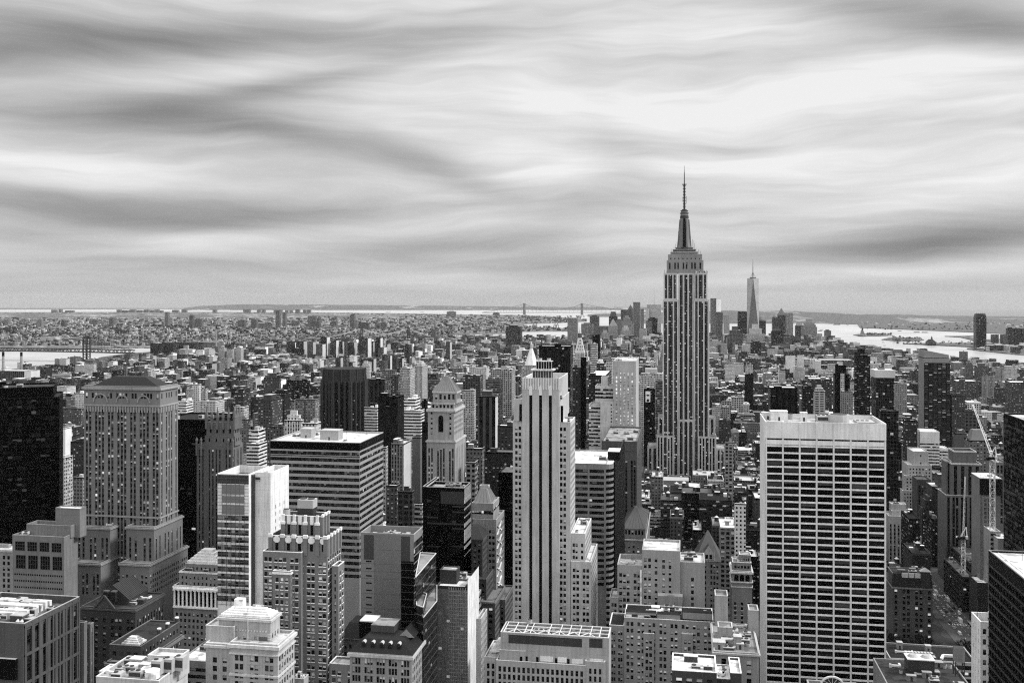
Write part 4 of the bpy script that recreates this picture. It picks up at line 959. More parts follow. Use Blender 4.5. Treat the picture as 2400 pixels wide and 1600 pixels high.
for k in range(nfl):
    zt, zb = zp-k*fh, zp-(k+1)*fh; ft, fb = flare(zt), flare(zb)
    core.face([(0, rec-fb, zb), (wd, rec-fb, zb), (wd, rec-ft, zt), (0, rec-ft, zt)], back)
    core.face([(wd-.5, rec-fb, zb), (wd-.5, dep-rec+fb, zb), (wd-.5, dep-rec+ft, zt), (wd-.5, rec-ft, zt)], B.W)
    core.face([(.5, dep-rec+fb, zb), (.5, rec-fb, zb), (.5, rec-ft, zt), (.5, dep-rec+ft, zt)], B.W)
    core.face([(wd, dep-rec+fb, zb), (0, dep-rec+fb, zb), (0, dep-rec+ft, zt), (wd, dep-rec+ft, zt)], back)
    for c in range(nb+1):                                               # columns
        x = c*bw
        mb.face([(x, -fb, zb), (x+cw, -fb, zb), (x+cw, -ft, zt), (x, -ft, zt)], B.W)
        mb.face([(x+cw, -fb, zb), (x+cw, rec-fb, zb), (x+cw, rec-ft, zt), (x+cw, -ft, zt)], B.W); mb.face([(x, rec-fb, zb), (x, -fb, zb), (x, -ft, zt), (x, rec-ft, zt)], B.W)
        if c in (0, nb):                                                # end walls follow the same curve
            xx = x if c == 0 else x+cw
            q = [(xx, dep+fb, zb), (xx, -fb, zb), (xx, -ft, zt), (xx, dep+ft, zt)]; core.face(q if c == 0 else q[::-1], B.W)
    if k == 0: sz0, sz1 = zt-3.3, zt-.9
    else: sz0, sz1 = zt-.82, zt-.0
    o_ = .28-ft; sp = MB()
    if True:
        for c in range(nb):
            xa, xb = c*bw+cw, (c+1)*bw
            mb.face([(xa, o_, sz0), (xb, o_, sz0), (xb, o_, sz1), (xa, o_, sz1)], B.T)
            mb.face([(xa, o_, sz1), (xb, o_, sz1), (xb, rec-ft, sz1), (xa, rec-ft, sz1)], B.T)
            mb.face([(xa, rec-ft, sz0), (xb, rec-ft, sz0), (xb, o_, sz0), (xa, o_, sz0)], B.T)
            if zb > 20 and k: B.wins.append(('N', xa+.05, xb-.05, zb+.1, sz0-.05, 0, -(rec-.06)+fb, 0, B.G))
B.part('frame', mb); B.part('core', core)
mb = MB()
for c in range(nb+1): mb.box(c*bw, c*bw+cw, -.25, 0, zp, z1-.2, B.W)
B.part('parapet_pier', mb)
zr = z1-2
unit(B, 9, 25, zr, 9, 6, 5.0, 'hut'); unit(B, 22, 24, zr, 3.5, 4, 4.5, 'hut'); unit(B, 40, 22, zr, 11, 9, 4.2, 'fan'); unit(B, 33, 26, zr, 8, 8, 3.0, 'box'); unit(B, 53, 22, zr, 9, 14, 1.0, 'box'); unit(B, 3.5, 28, zr, 4, 3, 3.6, 'hut')
unit(B, 27, 14, zr, 1, 1, 4.5, 'mast'); unit(B, 16, 30, zr, 3, 3, 3, 'fan'); unit(B, 20, 33, zr, 5, 2, 2, 'duct'); unit(B, 30, 31, zr, 1, 1, 5, 'mast'); unit(B, 6, 10, zr, 8, 4, 1.0, 'duct')
B.finish()
# ------------------------------------------------------------------ the foreground blocks
random.seed(31)
# art deco brick hotel with scalloped crown
D = 440
W3 = P(2.9, 1.45, 3.45, 2.0, groups=(2, 2, 2), gap=1.9, top=6.6, sill=1, rec=.3)
B = tower('art_deco_hotel', 'brown brick art deco high-rise with white scalloped parapets and white window sills', 'high-rise', D,
      [(631, 766, 800, 1257, None, 0, P(3.0, 1.5, 3.45, 2.0, cols=lambda L: [(L*a, L*a+1.55) for a in (.045, .45, .535, .66, .735, .86, .93)], top=11, sill=1, rec=.3), P(3, 1.5, 3.45, 2.0, top=9, sill=1, rec=.3), {'par': 1.6}),
       (660, 754, 771, 1209, 1257, 4, None, None, {'par': 1.8}),
       (616, 706, None, 1293, None, -2.5, P(2.9, 1.45, 3.45, 2.0, cols=lambda L: [(L*a, L*a+1.55) for a in (.04, .15, .30, .42, .53, .72, .84)], top=2.2, sill=1, rec=.3), None, {'depth': 16, 'par': .9}),
       (640, 681, None, 1338, None, -5, P(1.9, 1.4, 3.45, 2.0, groups=(3,), top=2.6, sill=1, rec=.3), P(2, 1, 3.45, 2.0), {'depth': 3, 'par': .5}),
       (778, 793, 807, 1326, None, 3, P(3, 1.4, 3.45, 2.0, top=2.5, rec=.3), P(3, 1.5, 3.45, 2.0, top=2.5, sill=1, rec=.3), {'par': 1.2}),
       (772, 843, 858, 1556, None, -9, P(3.6, 1.7, 3.45, 2.1, groups=(2, 2), gap=2.4, top=2.6, sill=1, rec=.3), P(2.6, 1.4, 3.45, 2.2, top=2), {'par': .9, 'rm': mat_wall(.5, kind='roof')})],
      'the scalloped brick high-rise', fin=False, nwin=100, wall=.25, kind='brick', spand=.08, roof=.12, trim=.70, wmat=mat_window(.0, .02, .62, .62))
X = lambda u, dy=0: gx(u, D+dy)-B.x0
Zt = lambda v, dy=0: gz(v, 700, D+dy)
a, b, y0, y1, z1 = B.tops[0]
def octag(mb, x, y, z, rx, rz, m, t=.35):
    Pq = [(x+rx*math.cos(math.pi*(i+.5)/4), z+rz*math.sin(math.pi*(i+.5)/4)) for i in range(8)]
    mb.face([(p[0], y-t, p[1]) for p in Pq], m)
    for i in range(8): p, q = Pq[i], Pq[(i+1) % 8]; mb.face([(p[0], y, p[1]), (q[0], y, q[1]), (q[0], y-t, q[1]), (p[0], y-t, p[1])], m)
for uu in (649, 676, 702, 730, 758):
    mb = MB(); octag(mb, X(uu), 0, Zt(1265), 1.75, 1.6, B.T); mb.build('stone_shield', B.root)
    mb = MB(); mb.box(X(uu)-.75, X(uu)+.75, -.06, .1, Zt(1290), Zt(1272), M_BLK); mb.build('tall_window', B.root)
mb = MB()
for uu in (634, 662, 689, 716, 744, 763): mb.box(X(uu)-.9, X(uu)+.9, -.5, .3, Zt(1300), z1-.6, B.W); mb.box(X(uu)-1.05, X(uu)+1.05, -.65, .45, z1-.6, z1+.9, B.T)
for k in range(5): y = 1.5+k*(y1-3)/4; mb.box(b, b+.5, y-.9, y+.9, Zt(1300), z1-.6, B.W); mb.box(b-.2, b+.65, y-1.05, y+1.05, z1-.6, z1+.9, B.T)
B.part('pier', mb)
a, b, y0, y1, z1 = B.tops[1]
mb = MB()
for uu in (664, 690, 716, 744): mb.box(X(uu, 4)-1.0, X(uu, 4)+1.0, 3.3, 4.2, Zt(1254, 4), Zt(1228, 4), B.W); mb.box(X(uu, 4)-1.15, X(uu, 4)+1.15, 3.1, 4.3, Zt(1228, 4), Zt(1222, 4), B.T); mb.box(X(uu, 4)-.7, X(uu, 4)+.7, 3.5, 4.3, Zt(1222, 4), z1+.6, B.T)
for uu in (677, 703, 731):
    mb.box(X(uu, 4)-.9, X(uu, 4)+.9, 3.9, 4.05, Zt(1228, 4), Zt(1208, 4), B.T)
    mb.box(X(uu, 4)-.65, X(uu, 4)+.65, 3.93, 4.05, Zt(1252, 4), Zt(1229, 4), M_BLK)
for k in range(3): y = y0+1+k*(y1-y0-2)/2; mb.box(b, b+.5, y-1, y+1, Zt(1254, 4), z1-.2, B.W); mb.box(b-.2, b+.7, y-1.1, y+1.1, z1-.2, z1+1.0, B.T)
B.part('crown_pier', mb)
mb = MB(); mb.box(X(697, 9), X(733, 9), 9, 15, z1-1.6, z1+2.6, M_UNITD); mb.box(X(697, 9), X(733, 9), 9, 15, z1+2.6, z1+6.6, M_UNIT)
for k in range(2): mb.cyl(X(706+18*k, 9), 12, 1.7, z1+6.6, z1+7.0, M_UNITD, 14)
B.part('cooling_tower', mb)
unit(B, X(672, 7), 7, z1-1.6, 3.4, 3.4, 4.0, 'fan')
a, b, y0, y1, z1 = B.tops[3]; B.course(a, b, y0, y1, z1-1.4, .9, .35)
a, b, y0, y1, z1 = B.tops[5]; unit(B, b-3, y0+6, z1-.9, 2, 2, 1.2, 'box')
B.finish()

# pale ornate block in front
D = 400
B = tower('ornate_stone_block', 'pale ornate stone office block with a stepped white attic roof and quoined corners', 'office building', D,
      [(540, 651, 690, 1507, None, 0, P(3.2, 1.75, 3.75, 2.6, groups=(2, 2, 2), gap=2.6, top=5.0, rec=.5, mx=1.8), P(2.6, 1.7, 3.75, 2.6, top=5.0, rec=.5), {'cor': 1.3, 'par': 1.2}),
       (513, 634, 656, 1446, 1508, 7, P(5.6, 1.4, 3.5, 2.0, top=7.6, bot=1, mx=4.5), P(3.4, 1.6, 3.5, 2.2, top=6.5, bot=1), {'cor': .9, 'par': 0}),
       (482, 548, None, 1467, None, 5, P(4.2, 1.6, 3.75, 2.2, top=9), None, {'depth': 26, 'par': .8}),
       (482, 548, None, 1508, None, 1.5, P(4.2, 1.8, 3.75, 2.4, top=5.5, mx=2), None, {'depth': 20, 'cor': 1.0, 'par': .4})],
      'the pale ornate block', fin=False, nwin=100, wall=.42, kind='stone', spand=.12, roof=.5, trim=.52, wmat=mat_window(.01, .016, .5, .5))
a, b, y0, y1, z1 = B.tops[1]
mb = MB()
for k in range(4): mb.box(a+.6+k*1.1, b-.6-k*1.1, y0+.6+k*1.1, y1-.6-k*1.1, z1+.75*k, z1+.75*(k+1), M_WHITE)
mb.box(a+13, b-6, y0+7, y1-4, z1+3.0, z1+3.7, M_WHITE); B.part('stepped_roof', mb)
mb = MB(); mb.box(a+5, a+9, y1-5.5, y1-2, z1+2.2, z1+6.2, M_WHITE); B.part('lift_bulkhead', mb)
mb = MB()
for k in range(9):
    for xx in (a, b-1.2): mb.box(xx-.08, xx+1.28-.4*(k % 2), y0-.12, y0+.2, z1-16+k*1.1, z1-16+k*1.1+.75, B.T)
B.part('quoin', mb)
mb = MB(); qx = mat_wall(.2, kind='brick')
for xa, xb in ((a+.2, a+4.5), (b-5.5, b-1.4)): mb.box(xa, xb, y0-.05, y0+.05, z1-16, z1-8, qx)
B.part('brick_panel', mb)
mb = MB()
for k in range(16): x = a+2+k*(b-a-4)/15; octag(mb, x, y0-.05, z1-5.6, .45, .45, B.T, .2)
B.part('rosette', mb)
a, b, y0, y1, z1 = B.tops[0]; B.course(a, b, y0, y1, gz(1585, 600, D), .9, .5); B.course(a, b, y0, y1, z1-5.0, .7, .5)
mb = MB(); mb.cyl(0, 0, .14, 0, 17, M_WHITE, 6); mb.build('flagpole', B.root, (gx(581, D+5)-B.x0, 5, z1-2))
B.finish()

# gray panel slab and its glass flank
D = 520
B = tower('panelled_slab', 'windowless slab clad in ribbed grey panels with a recessed darker strip and roof plant', 'office building', D,
      [(845, 970, 990, 1250, None, 0, None, Bd(2.6, 4, 3.4, mull=.08, rec=.08, top=4), {'par': 3.6, 'rm': mat_wall(.22, kind='roof'), 'clut': 9})], 'the ribbed grey panel slab', fin=False, nwin=20, wall=.30, kind='metal', spand=.05, roof=.3, wmat=mat_window(.01, .02, .05, .1))
X = lambda u: gx(u, D)-B.x0; Z = lambda v: gz(v, 900, D)
mb = MB(); dkp = mat_wall(.115, kind='metal'); mb.box(X(853), X(876), -.06, .02, Z(1312), Z(1254), dkp); mb.box(X(940), X(961), -.06, .02, Z(1312), Z(1254), dkp)
mb.box(X(940), X(970), -.08, .02, 0, Z(1312), mat_wall(.03, kind='glass'))
for v in range(1316, 1480, 17): mb.box(X(940), X(970), -.12, -.02, Z(v)-.15, Z(v)+.15, mat_wall(.14, kind='metal')); mb.box(X(858), X(871), -.07, .02, Z(v+1.5), Z(v-1.5), M_BLK)
for k in range(30): x = X(877)+(X(939)-X(877))*k/29; mb.box(x-.06, x+.06, -.09, .02, 0, Z(1252), mat_wall(.24, kind='metal'))
for v in (1288, 1321, 1339, 1356, 1391, 1426): mb.box(X(846), X(939), -.05, .02, Z(v)-.05, Z(v)+.05, mat_wall(.15, kind='metal'))
B.part('cladding_panel', mb); B.finish()

# faceted glass building
D = 455
B = Bld('faceted_glass_block', 'dark faceted glass block with folded floors and a triangular roof terrace', 'office building', gx(973, D), D, nwin=0, wall=.03, kind='glass', roof=.3, short='the faceted glass block')
L = lambda u, dd: (gx(u, dd)-B.x0, dd-D)
gm = mat_facade(2.0, 4.0, .90, .86, dark=.018, blind=.04); mb, rf, ln = MB(), MB(), MB(); lm = mat_wall(.16, kind='metal')
def gprism(Pq, z1, name):
    n = len(Pq)
    for i in range(n):
        p, q = Pq[i], Pq[(i+1) % n]; mb.wallq(p, q, 0, z1, gm, .05, 1.0)
        for k in range(0, int((z1-40)/4)):
            z = z1-k*4; d = Vector((q[1]-p[1], p[0]-q[0], 0)); d.normalize(); e = d*.12
            ln.face([(p[0]+e.x, p[1]+e.y, z-.35), (q[0]+e.x, q[1]+e.y, z-.35), (q[0]+e.x, q[1]+e.y, z), (p[0]+e.x, p[1]+e.y, z)], lm)
    rf.face([(p[0], p[1], z1-.6) for p in Pq], B.Rf)
    for i in range(n): p, q = Pq[i], Pq[(i+1) % n]; ln.bar((p[0], p[1], z1), (q[0], q[1], z1), .35, M_STEEL)
gprism([L(974, 455), L(1022, 500), L(985, 500)], gz(1352, 974, 455), 'a')
gprism([L(976, 452), L(992, 449), L(1000, 470), L(976, 475)], gz(1420, 984, 450), 'b')
gprism([L(992, 448), L(1024, 474), L(1024, 500), L(1000, 500)], gz(1440, 1000, 452), 'c')
B.part('glazing', mb); B.part('roof_terrace', rf); B.part('floor_edge', ln); foot(B, B.x0, B.x0+24, 448, 505); B.finish()

# tower wrapped in scaffold netting
D = 500
B = tower('netted_tower', 'brick tower under repair, wrapped in scaffolding and pale debris netting', 'building under repair', D,
      [(1023, 1091, 1115, 1374, None, 0, P(3.4, 1.8, 3.6, 2.2, top=6, groups=(3, 2), gap=3), P(3.2, 1.7, 3.6, 2.2, top=4), {'par': 1.0, 'rm': M_WHITE, 'clut': 4}),
       (1031, 1070, 1078, 1336, 1375, 8, None, None, {'par': .4})], 'the netted brick tower', fin=False, nwin=30, wall=.10, kind='brick', spand=.06, roof=.5)
a, b, y0, y1, z1 = B.tops[0]
def mat_net(tone, cover):
    mt = bpy.data.materials.new('debris_netting_%d' % int(tone*100)); mt.use_nodes = True; w = NT(mt.node_tree); tc = w.new('ShaderNodeTexCoord'); p = tc.outputs['Object']
    X_, Y_, Z_ = w.xyz(p); n = w.noise(w.comb(w.m('MULTIPLY', X_, .6), w.m('MULTIPLY', Y_, .6), w.m('MULTIPLY', Z_, .12)), 1.0, 5, .65)
    b_ = w.new('ShaderNodeBsdfDiffuse'); c = w.m('MULTIPLY', tone, w.m('ADD', .5, n)); w.l.new(w.comb(c, c, c), b_.inputs['Color'])
    t = w.new('ShaderNodeBsdfTransparent'); mx = w.new('ShaderNodeMixShader'); w.l.new(w.m('MULTIPLY', cover, w.m('ADD', .6, w.m('MULTIPLY', n, .8)), clamp=True), mx.inputs[0]); w.l.new(t.outputs[0], mx.inputs[1]); w.l.new(b_.outputs[0], mx.inputs[2])
    o = w.new('ShaderNodeOutputMaterial'); w.l.new(mx.outputs[0], o.inputs['Surface']); return mt
mb = MB(); mb.wallq((a-1, -1.5), (b+1.5, -1.5), 20, z1-1, mat_net(.22, .5)); mb.wallq((b+1.5, -1.5), (b+1.5, y1+1), 20, z1+4, mat_net(.62, .92)); B.part('debris_netting', mb)
mb = MB()
for k in range(46):
    z = z1-2-k*2.0; mb.bar((a+(b-a)*.45, -1.2, z), (b+1.2, -1.2, z), .22, M_STEEL); 
    if k % 2 == 0: mb.bar((b+1.2, -1.2, z), (b+1.2, y1, z), .18, M_STEEL)
for k in range(8): x = a+(b-a)*(.45+.08*k); mb.bar((x, -1.2, 20), (x, -1.2, z1), .16, M_STEEL)
B.part('scaffolding', mb); B.finish()

# mansard palace
D = 430
B = tower('mansard_building', 'stone club building with a dark mansard roof, round dormers and arched upper windows', 'club building', D,
      [(820, 965, 993, 1530, None, 0, P(2.6, 1.5, 3.9, 2.9, groups=(3, 3, 3, 3, 3), gap=1.6, top=2.4, mx=1.0), P(2.8, 1.6, 3.9, 2.6, top=2.4), {'cor': 1.2, 'par': 0})], 'the mansard-roofed building', fin=False, nwin=60, wall=.33, kind='stone', spand=.1, roof=.06, trim=.45)
a, b, y0, y1, z1 = B.tops[0]; X = lambda u, d=0: gx(u, D+d)-B.x0
mr = mat_plain('mansard_slate', .016, .6, .3, scale=1.0)
pyramid(B, a, b, y0, y1, z1, gz(1489, 890, D+8), .62, mr, 'mansard_roof')
for uu in (855, 876, 897, 916, 937):
    x = X(uu, 3); mb = MB(); h0 = z1+2.2
    mb.box(-.8, .8, -1.0, 2.5, 0, 1.6, mr); mb.cyl(0, 0, .01, 0, .01, mr)
    n = 8
    for i in range(n):
        t0_, t1_ = math.pi*i/n, math.pi*(i+1)/n; p, q = (.95*math.cos(t0_), 1.6+.95*math.sin(t0_)), (.95*math.cos(t1_), 1.6+.95*math.sin(t1_))
        mb.face([(p[0], -1.1, p[1]), (p[0], 2.5, p[1]), (q[0], 2.5, q[1]), (q[0], -1.1, q[1])], B.T); mb.face([(0, -1.05, 1.6), (p[0], -1.05, p[1]), (q[0], -1.05, q[1])], M_UNITD)
    mb.build('dormer', B.root, (x, y0+2.0, h0))
mb = MB(); mb.box(X(845, 20), X(878, 20), 18, 26, z1, gz(1456, 860, D+18), M_BLK); mb.box(X(845, 18)-.3, X(878, 18)+.3, 17.7, 26.3, gz(1456, 860, D+18), gz(1453, 860, D+18), M_DUCT, bottom=True); B.part('plant_screen', mb)
mb = MB(); mb.box(X(871, 14), X(925, 14), 13, 24, z1, gz(1465, 900, D+13), mat_wall(.12, kind='metal'), mat_wall(.3, kind='roof')); B.part('lift_bulkhead', mb)
mb = MB(); xa, xb = X(936, 12), X(974, 12); zz = gz(1489, 950, D+12); zr = gz(1470, 950, D+12); ya, yb = 10, 24
mb.face([(xa, ya, zz), (xb, ya, zz), ((xa+xb)/2, ya, zr)], B.W); mb.face([(xb, ya, zz), (xb, yb, zz), ((xa+xb)/2, yb, zr), ((xa+xb)/2, ya, zr)], mr); mb.face([(xa, yb, zz), (xa, ya, zz), ((xa+xb)/2, ya, zr), ((xa+xb)/2, yb, zr)], mr); B.part('gable', mb)
B.finish()

# low neighbour with an arched dark roof, between
B = tower('slate_roofed_house', 'small stone building with a dark roof, squeezed between the brick high-rise and the mansard building', 'building', 470,
      [(800, 842, None, 1494, None, 0, P(3, 1.4, 3.6, 2.2, top=3), None, {'depth': 22, 'par': 0})], 'the small slate-roofed building', fin=False, nwin=10, wall=.26, roof=.05)
a, b, y0, y1, z1 = B.tops[0]; pyramid(B, a, b, y0, y1, z1, z1+6, .5, mr, 'slate_roof'); B.finish()

# bottom centre: block with an open steel cooling deck
D = 480
B = tower('cooling_deck_building', 'grimy pale concrete block with rows of dark windows under an open steel cooling deck', 'office building', D,
      [(1173, 1427, None, 1488, None, 0, None, None, {'depth': 16, 'par': 4.5, 'rm': M_UNITD}),
       (1163, 1372, None, 1553, None, -2.5, P(2.42, 1.35, 3.75, 2.7, top=2.4, mx=.6, rec=.35), None, {'depth': 14, 'par': .4}),
       (1372, 1418, 1428, 1550, None, -2.0, P(2.75, 1.35, 3.75, 2.7, top=3.0, mx=1.2, rec=.35), None, {'depth': 14, 'par': .4}),
       (1135, 1176, None, 1540, None, 1, P(2.5, 1.35, 3.75, 2.7, top=2.6, mx=.8, rec=.35), None, {'depth': 24, 'par': .8, 'clut': 3}),
       (1171, 1231, None, 1524, 1553, -.8, None, None, {'depth': 5, 'par': .3})],
      'the cooling-deck block', fin=False, nwin=60, wall=.40, kind='concrete', spand=.1, roof=.4, trim=.5, wmat=mat_window(0, .012, .04, .3))
X = lambda u, d=0: gx(u, D+d)-B.x0; Z = lambda v: gz(v, 1300, D)
mb = MB(); pn = mat_wall(.11, kind='concrete')
mb.box(X(1192), X(1364), -.1, .05, Z(1512), Z(1492), pn); mb.box(X(1381), X(1412), -.1, .05, Z(1511), Z(1490), pn); B.part('louvre_panel', mb)
mb = MB(); wp = mat_wall(.62, kind='concrete')
for ua, ub, va, vb in ((1266, 1296, 1538, 1550), (1340, 1366, 1540, 1551), (1382, 1414, 1537, 1547), (1307, 1328, 1538, 1550)): mb.box(X(ua), X(ub), -.12, .05, Z(vb), Z(va), wp)
B.part('patched_panel', mb)
for ua, ub in ((1219, 1225), (1231, 1237), (1256, 1263), (1301, 1306), (1329, 1335)):
    mb = MB(); mb.box(-.6, .6, -.14, .05, 0, 2.3, M_BLK); mb.build('service_door', B.root, (X((ua+ub)/2), -.85 if ua < 1228 else 0, Z(1552)))
zt_ = Z(1488)
mb = MB(); ya, yb = .3, 15.5
for y in (ya, 5.2, 10.4, yb): mb.bar((X(1180), y, zt_+.2), (X(1425), y, zt_+.2), .45, M_DUCT)
for u in (1180, 1204, 1228, 1242, 1284, 1310, 1332, 1356, 1382, 1404, 1425): mb.bar((X(u), ya, zt_+.2), (X(u), yb, zt_+.2), .35, M_DUCT)
for u in range(1190, 1370, 34): mb.bar((X(u), ya, zt_+.3), (X(u+17), ya+5, zt_+.3), .3, M_DUCT); mb.bar((X(u+34), ya, zt_+.3), (X(u+17), ya+5, zt_+.3), .3, M_DUCT)
B.part('steel_deck_frame', mb)
for k in range(5):
    mb = MB(); mb.cyl(0, 0, 2.3, -2.2, .3, M_UNIT, 18, cap=False); mb.cyl(0, 0, 2.25, -2.0, -1.2, M_UNITD, 18); mb.build('cooling_fan', B.root, (X(1298+24*k), 9.5, zt_))
unit(B, X(1265), 8, zt_-3.8, 8, 5, 3.5, 'box'); unit(B, X(1231), 14.5, zt_+.4, 2.6, 2.2, 1.8, 'fan'); unit(B, X(1195), 6, zt_-3.8, 9, 3, 3.2, 'duct')
mb = MB()
for k in range(12): mb.bar((X(1150)+k*.0, 2+k*1.8, Z(1540)+.6), (X(1176), 2+k*1.8, Z(1540)+.6), .5, M_DUCT)
B.part('pergola', mb)
B.finish()

# right of centre cluster
D = 560
B = tower('brick_block', 'broad light brick block with a blank windowless upper wall and a lower wing', 'office building', D,
      [(1505, 1594, None, 1290, None, 0, P(2.9, 1.5, 3.5, 2.1, cols=lambda L: [(1.0, 2.5), (3.4, 4.9), (7.0, 8.5), (11.2, 12.7), (14.8, 16.2)], top=4), None, {'depth': 26, 'par': 1.2, 'rm': M_WHITE}),
       (1447, 1505, None, 1324, None, 1, P(2.3, 1.6, 3.5, 2.1, groups=(3, 2), gap=1.8, top=4.2), None, {'depth': 24, 'par': 2.5, 'clut': 2}),
       (1594, 1652, None, 1318, None, 2, P(8, 1.6, 3.5, 2.1, top=8, mx=3), None, {'depth': 22, 'par': 1.0, 'clut': 3}),
       (1429, 1449, None, 1400, None, -1, P(2.5, 1.4, 3.5, 2.1, groups=(2,), top=2.6), None, {'depth': 18, 'par': 1.2, 'rm': M_WHITE})],
      'the blank-walled brick block', fin=False, nwin=70, wall=.37, kind='brick', spand=.1, roof=.5, trim=.45, wmat=mat_window(0, .02, .62, .6))
X = lambda u, d=0: gx(u, D+d)-B.x0; Z = lambda v: gz(v, 1550, D)
mb = MB(); mb.box(X(1502)-.5, X(1502)+.5, -.6, .1, Z(1420), Z(1337), M_WHITE); B.part('flue', mb)
mb = MB(); mb.box(X(1542), X(1600), -6, -.1, Z(1412), Z(1388), mat_wall(.35, kind='concrete'), B.Rf); B.part('lower_bulkhead', mb); B.finish()

D = 500
B = tower('loft_building', 'tawny brick building with a glazed white penthouse and black roof terrace', 'apartment building', D,
      [(1463, 1672, None, 1452, None, 0, P(2.05, 1.35, 3.35, 2.0, groups=(2, 2, 2, 2, 2, 2, 2, 2), gap=1.35, top=1.6, mx=.8, sill=0, rec=.25), None, {'depth': 22, 'par': .3, 'rm': mat_wall(.04, kind='roof')}),
       (1466, 1538, None, 1435, 1451, 0.4, Bd(3.0, 3.4, 2.2, mull=.15, rec=.5, top=.6, bot=.2), None, {'depth': 5, 'par': 0, 'rm': mat_wall(.04, kind='roof')}),
       (1540, 1594, None, 1440, 1452, .8, Bd(3.0, 3.0, 1.9, mull=.15, rec=.5, top=.5, bot=.2), None, {'depth': 5, 'par': 0, 'rm': mat_wall(.04, kind='roof')}),
       (1600, 1670, None, 1436, 1451, .2, Bd(3.0, 3.4, 2.2, mull=.15, rec=.5, top=.6, bot=.2), None, {'depth': 5, 'par': 0, 'rm': mat_wall(.04, kind='roof')}),
       (1428, 1463, None, 1465, None, 2, P(2.4, 1.5, 3.35, 2.0, groups=(2, 2), gap=1.2, top=2.4), None, {'depth': 20, 'par': .8}),
       (1508, 1533, None, 1484, None, -.8, P(2.0, 1.35, 3.35, 2.0, groups=(2,), top=2.6), None, {'depth': 2, 'par': .4}),
       (1598, 1624, None, 1485, None, -.8, P(2.0, 1.35, 3.35, 2.0, groups=(2,), top=2.6), None, {'depth': 2, 'par': .4})],
      'the loft building with the glazed penthouse', fin=False, nwin=100, wall=.32, kind='brick', spand=.4, roof=.06, trim=.6, wmat=mat_window(0, .02, .6, .65))
a, b, y0, y1, z1 = B.tops[0]; clutter(B, a+12, b-14, 8, 20, z1, 8)
for k in range(4): unit(B, a+17+k*4.0, 15, z1, 1, 1, 4.5, 'mast')
mb = MB()
for k in range(5): mb.bar((a+9+k*1.5, 8+k*1.0, z1+1.2), (a+15+k*1.5, 6+k*1.0, z1+1.2), 1.1, M_DUCT)
B.part('duct', mb)
mb = MB(); mb.box(b-13, b-3, 7, 8.5, z1, z1+.6, M_WHITE); mb.box(b-4.5, b-3, 8.5, 17, z1, z1+.6, M_WHITE); mb.box(b-13, b-6, 12, 13, z1, z1+.6, M_WHITE); B.part('terrace_kerb', mb); B.finish()

B = tower('stone_building', 'light stone building in the foreground with a roof full of pipes, tanks and plant', 'office building', 455,
      [(1673, 1779, None, 1528, None, 0, P(5.4, 2.0, 4.2, 2.8, top=2.6, mx=1.6), None, {'depth': 40, 'cor': .8, 'par': .7, 'clut': 26, 'cb': 1.0, 'rm': mat_wall(.3, kind='roof')}),
       (1676, 1706, None, 1396, 1470, 38, None, None, {'depth': 10, 'par': 1.2}), (1755, 1778, None, 1430, 1500, 30, None, None, {'depth': 9, 'par': .8}), (1683, 1717, None, 1470, 1520, 16, None, None, {'depth': 8, 'par': .3})],
      'the plant-covered stone building', fin=False, nwin=30, wall=.37, kind='stone', spand=.1, roof=.3)
X = lambda u, d=0: gx(u, 455+d)-B.x0
unit(B, X(1728, 10), 9, B.tops[0][4]-.7, 3.4, 4, 5.2, 'hut'); unit(B, X(1685, 8), 7, B.tops[0][4]-.7, 5.5, 5, 3, 'hut'); B.finish()
B = tower('flat_roofed_building', 'low building at the bottom edge with a stained white roof and white parapet', 'building', 410,
      [(1575, 1680, None, 1573, None, 0, P(4, 2.2, 4.2, 2.0, top=2.2), None, {'depth': 20, 'par': 1.0, 'rm': M_WHITE, 'clut': 4}), (1712, 1738, None, 1577, None, 3, None, None, {'depth': 18, 'par': .8}), (1680, 1712, None, 1590, None, 4, None, None, {'depth': 16, 'par': .3, 'clut': 5})], 'the white-roofed low building', nwin=10, wall=.12, kind='brick', roof=.6, trim=.75)

D = 660
B = tower('campanile_office', 'slim ornate tower with three big arched windows near its top and white quoins', 'office tower', D,
      [(1715, 1763, None, 1338, None, 0, P(3.6, 1.9, 3.05, 2.0, top=20, groups=(1, 1, 1), gap=2.4, mx=1.3, sill=1), None, {'depth': 22, 'cor': 1.0, 'par': 1.0}), (1717, 1761, None, 1318, 1339, 1.5, P(2, 1.4, 5, 1.8, top=1, bot=.4), None, {'depth': 14, 'par': .4, 'clut': 3}), (1733, 1760, None, 1300, 1319, 5, P(1.6, .8, 4.4, 2.5, top=.7, bot=.4), None, {'depth': 8, 'par': .3})],
      'the slim arched tower', fin=False, nwin=40, wall=.30, kind='stone', spand=.1, roof=.4, trim=.55)
X = lambda u: gx(u, D)-B.x0; mb = MB(); Z = lambda v: gz(v, 1740, D)
for uu in (1726, 1739, 1752):
    r = (X(uu+5)-X(uu-5))/2; mb.box(X(uu)-r, X(uu)+r, -.1, .1, Z(1361), Z(1351), M_BLK)
    mb.face([(X(uu)+r*math.cos(math.pi*i/10), -.11, Z(1351)+r*math.sin(math.pi*i/10)) for i in range(11)], M_BLK)
B.part('arched_window', mb); B.course(B.tops[0][0], B.tops[0][1], 0, 22, Z(1365), .7, .5); B.course(B.tops[0][0], B.tops[0][1], 0, 22, Z(1376), .6, .4); B.finish()

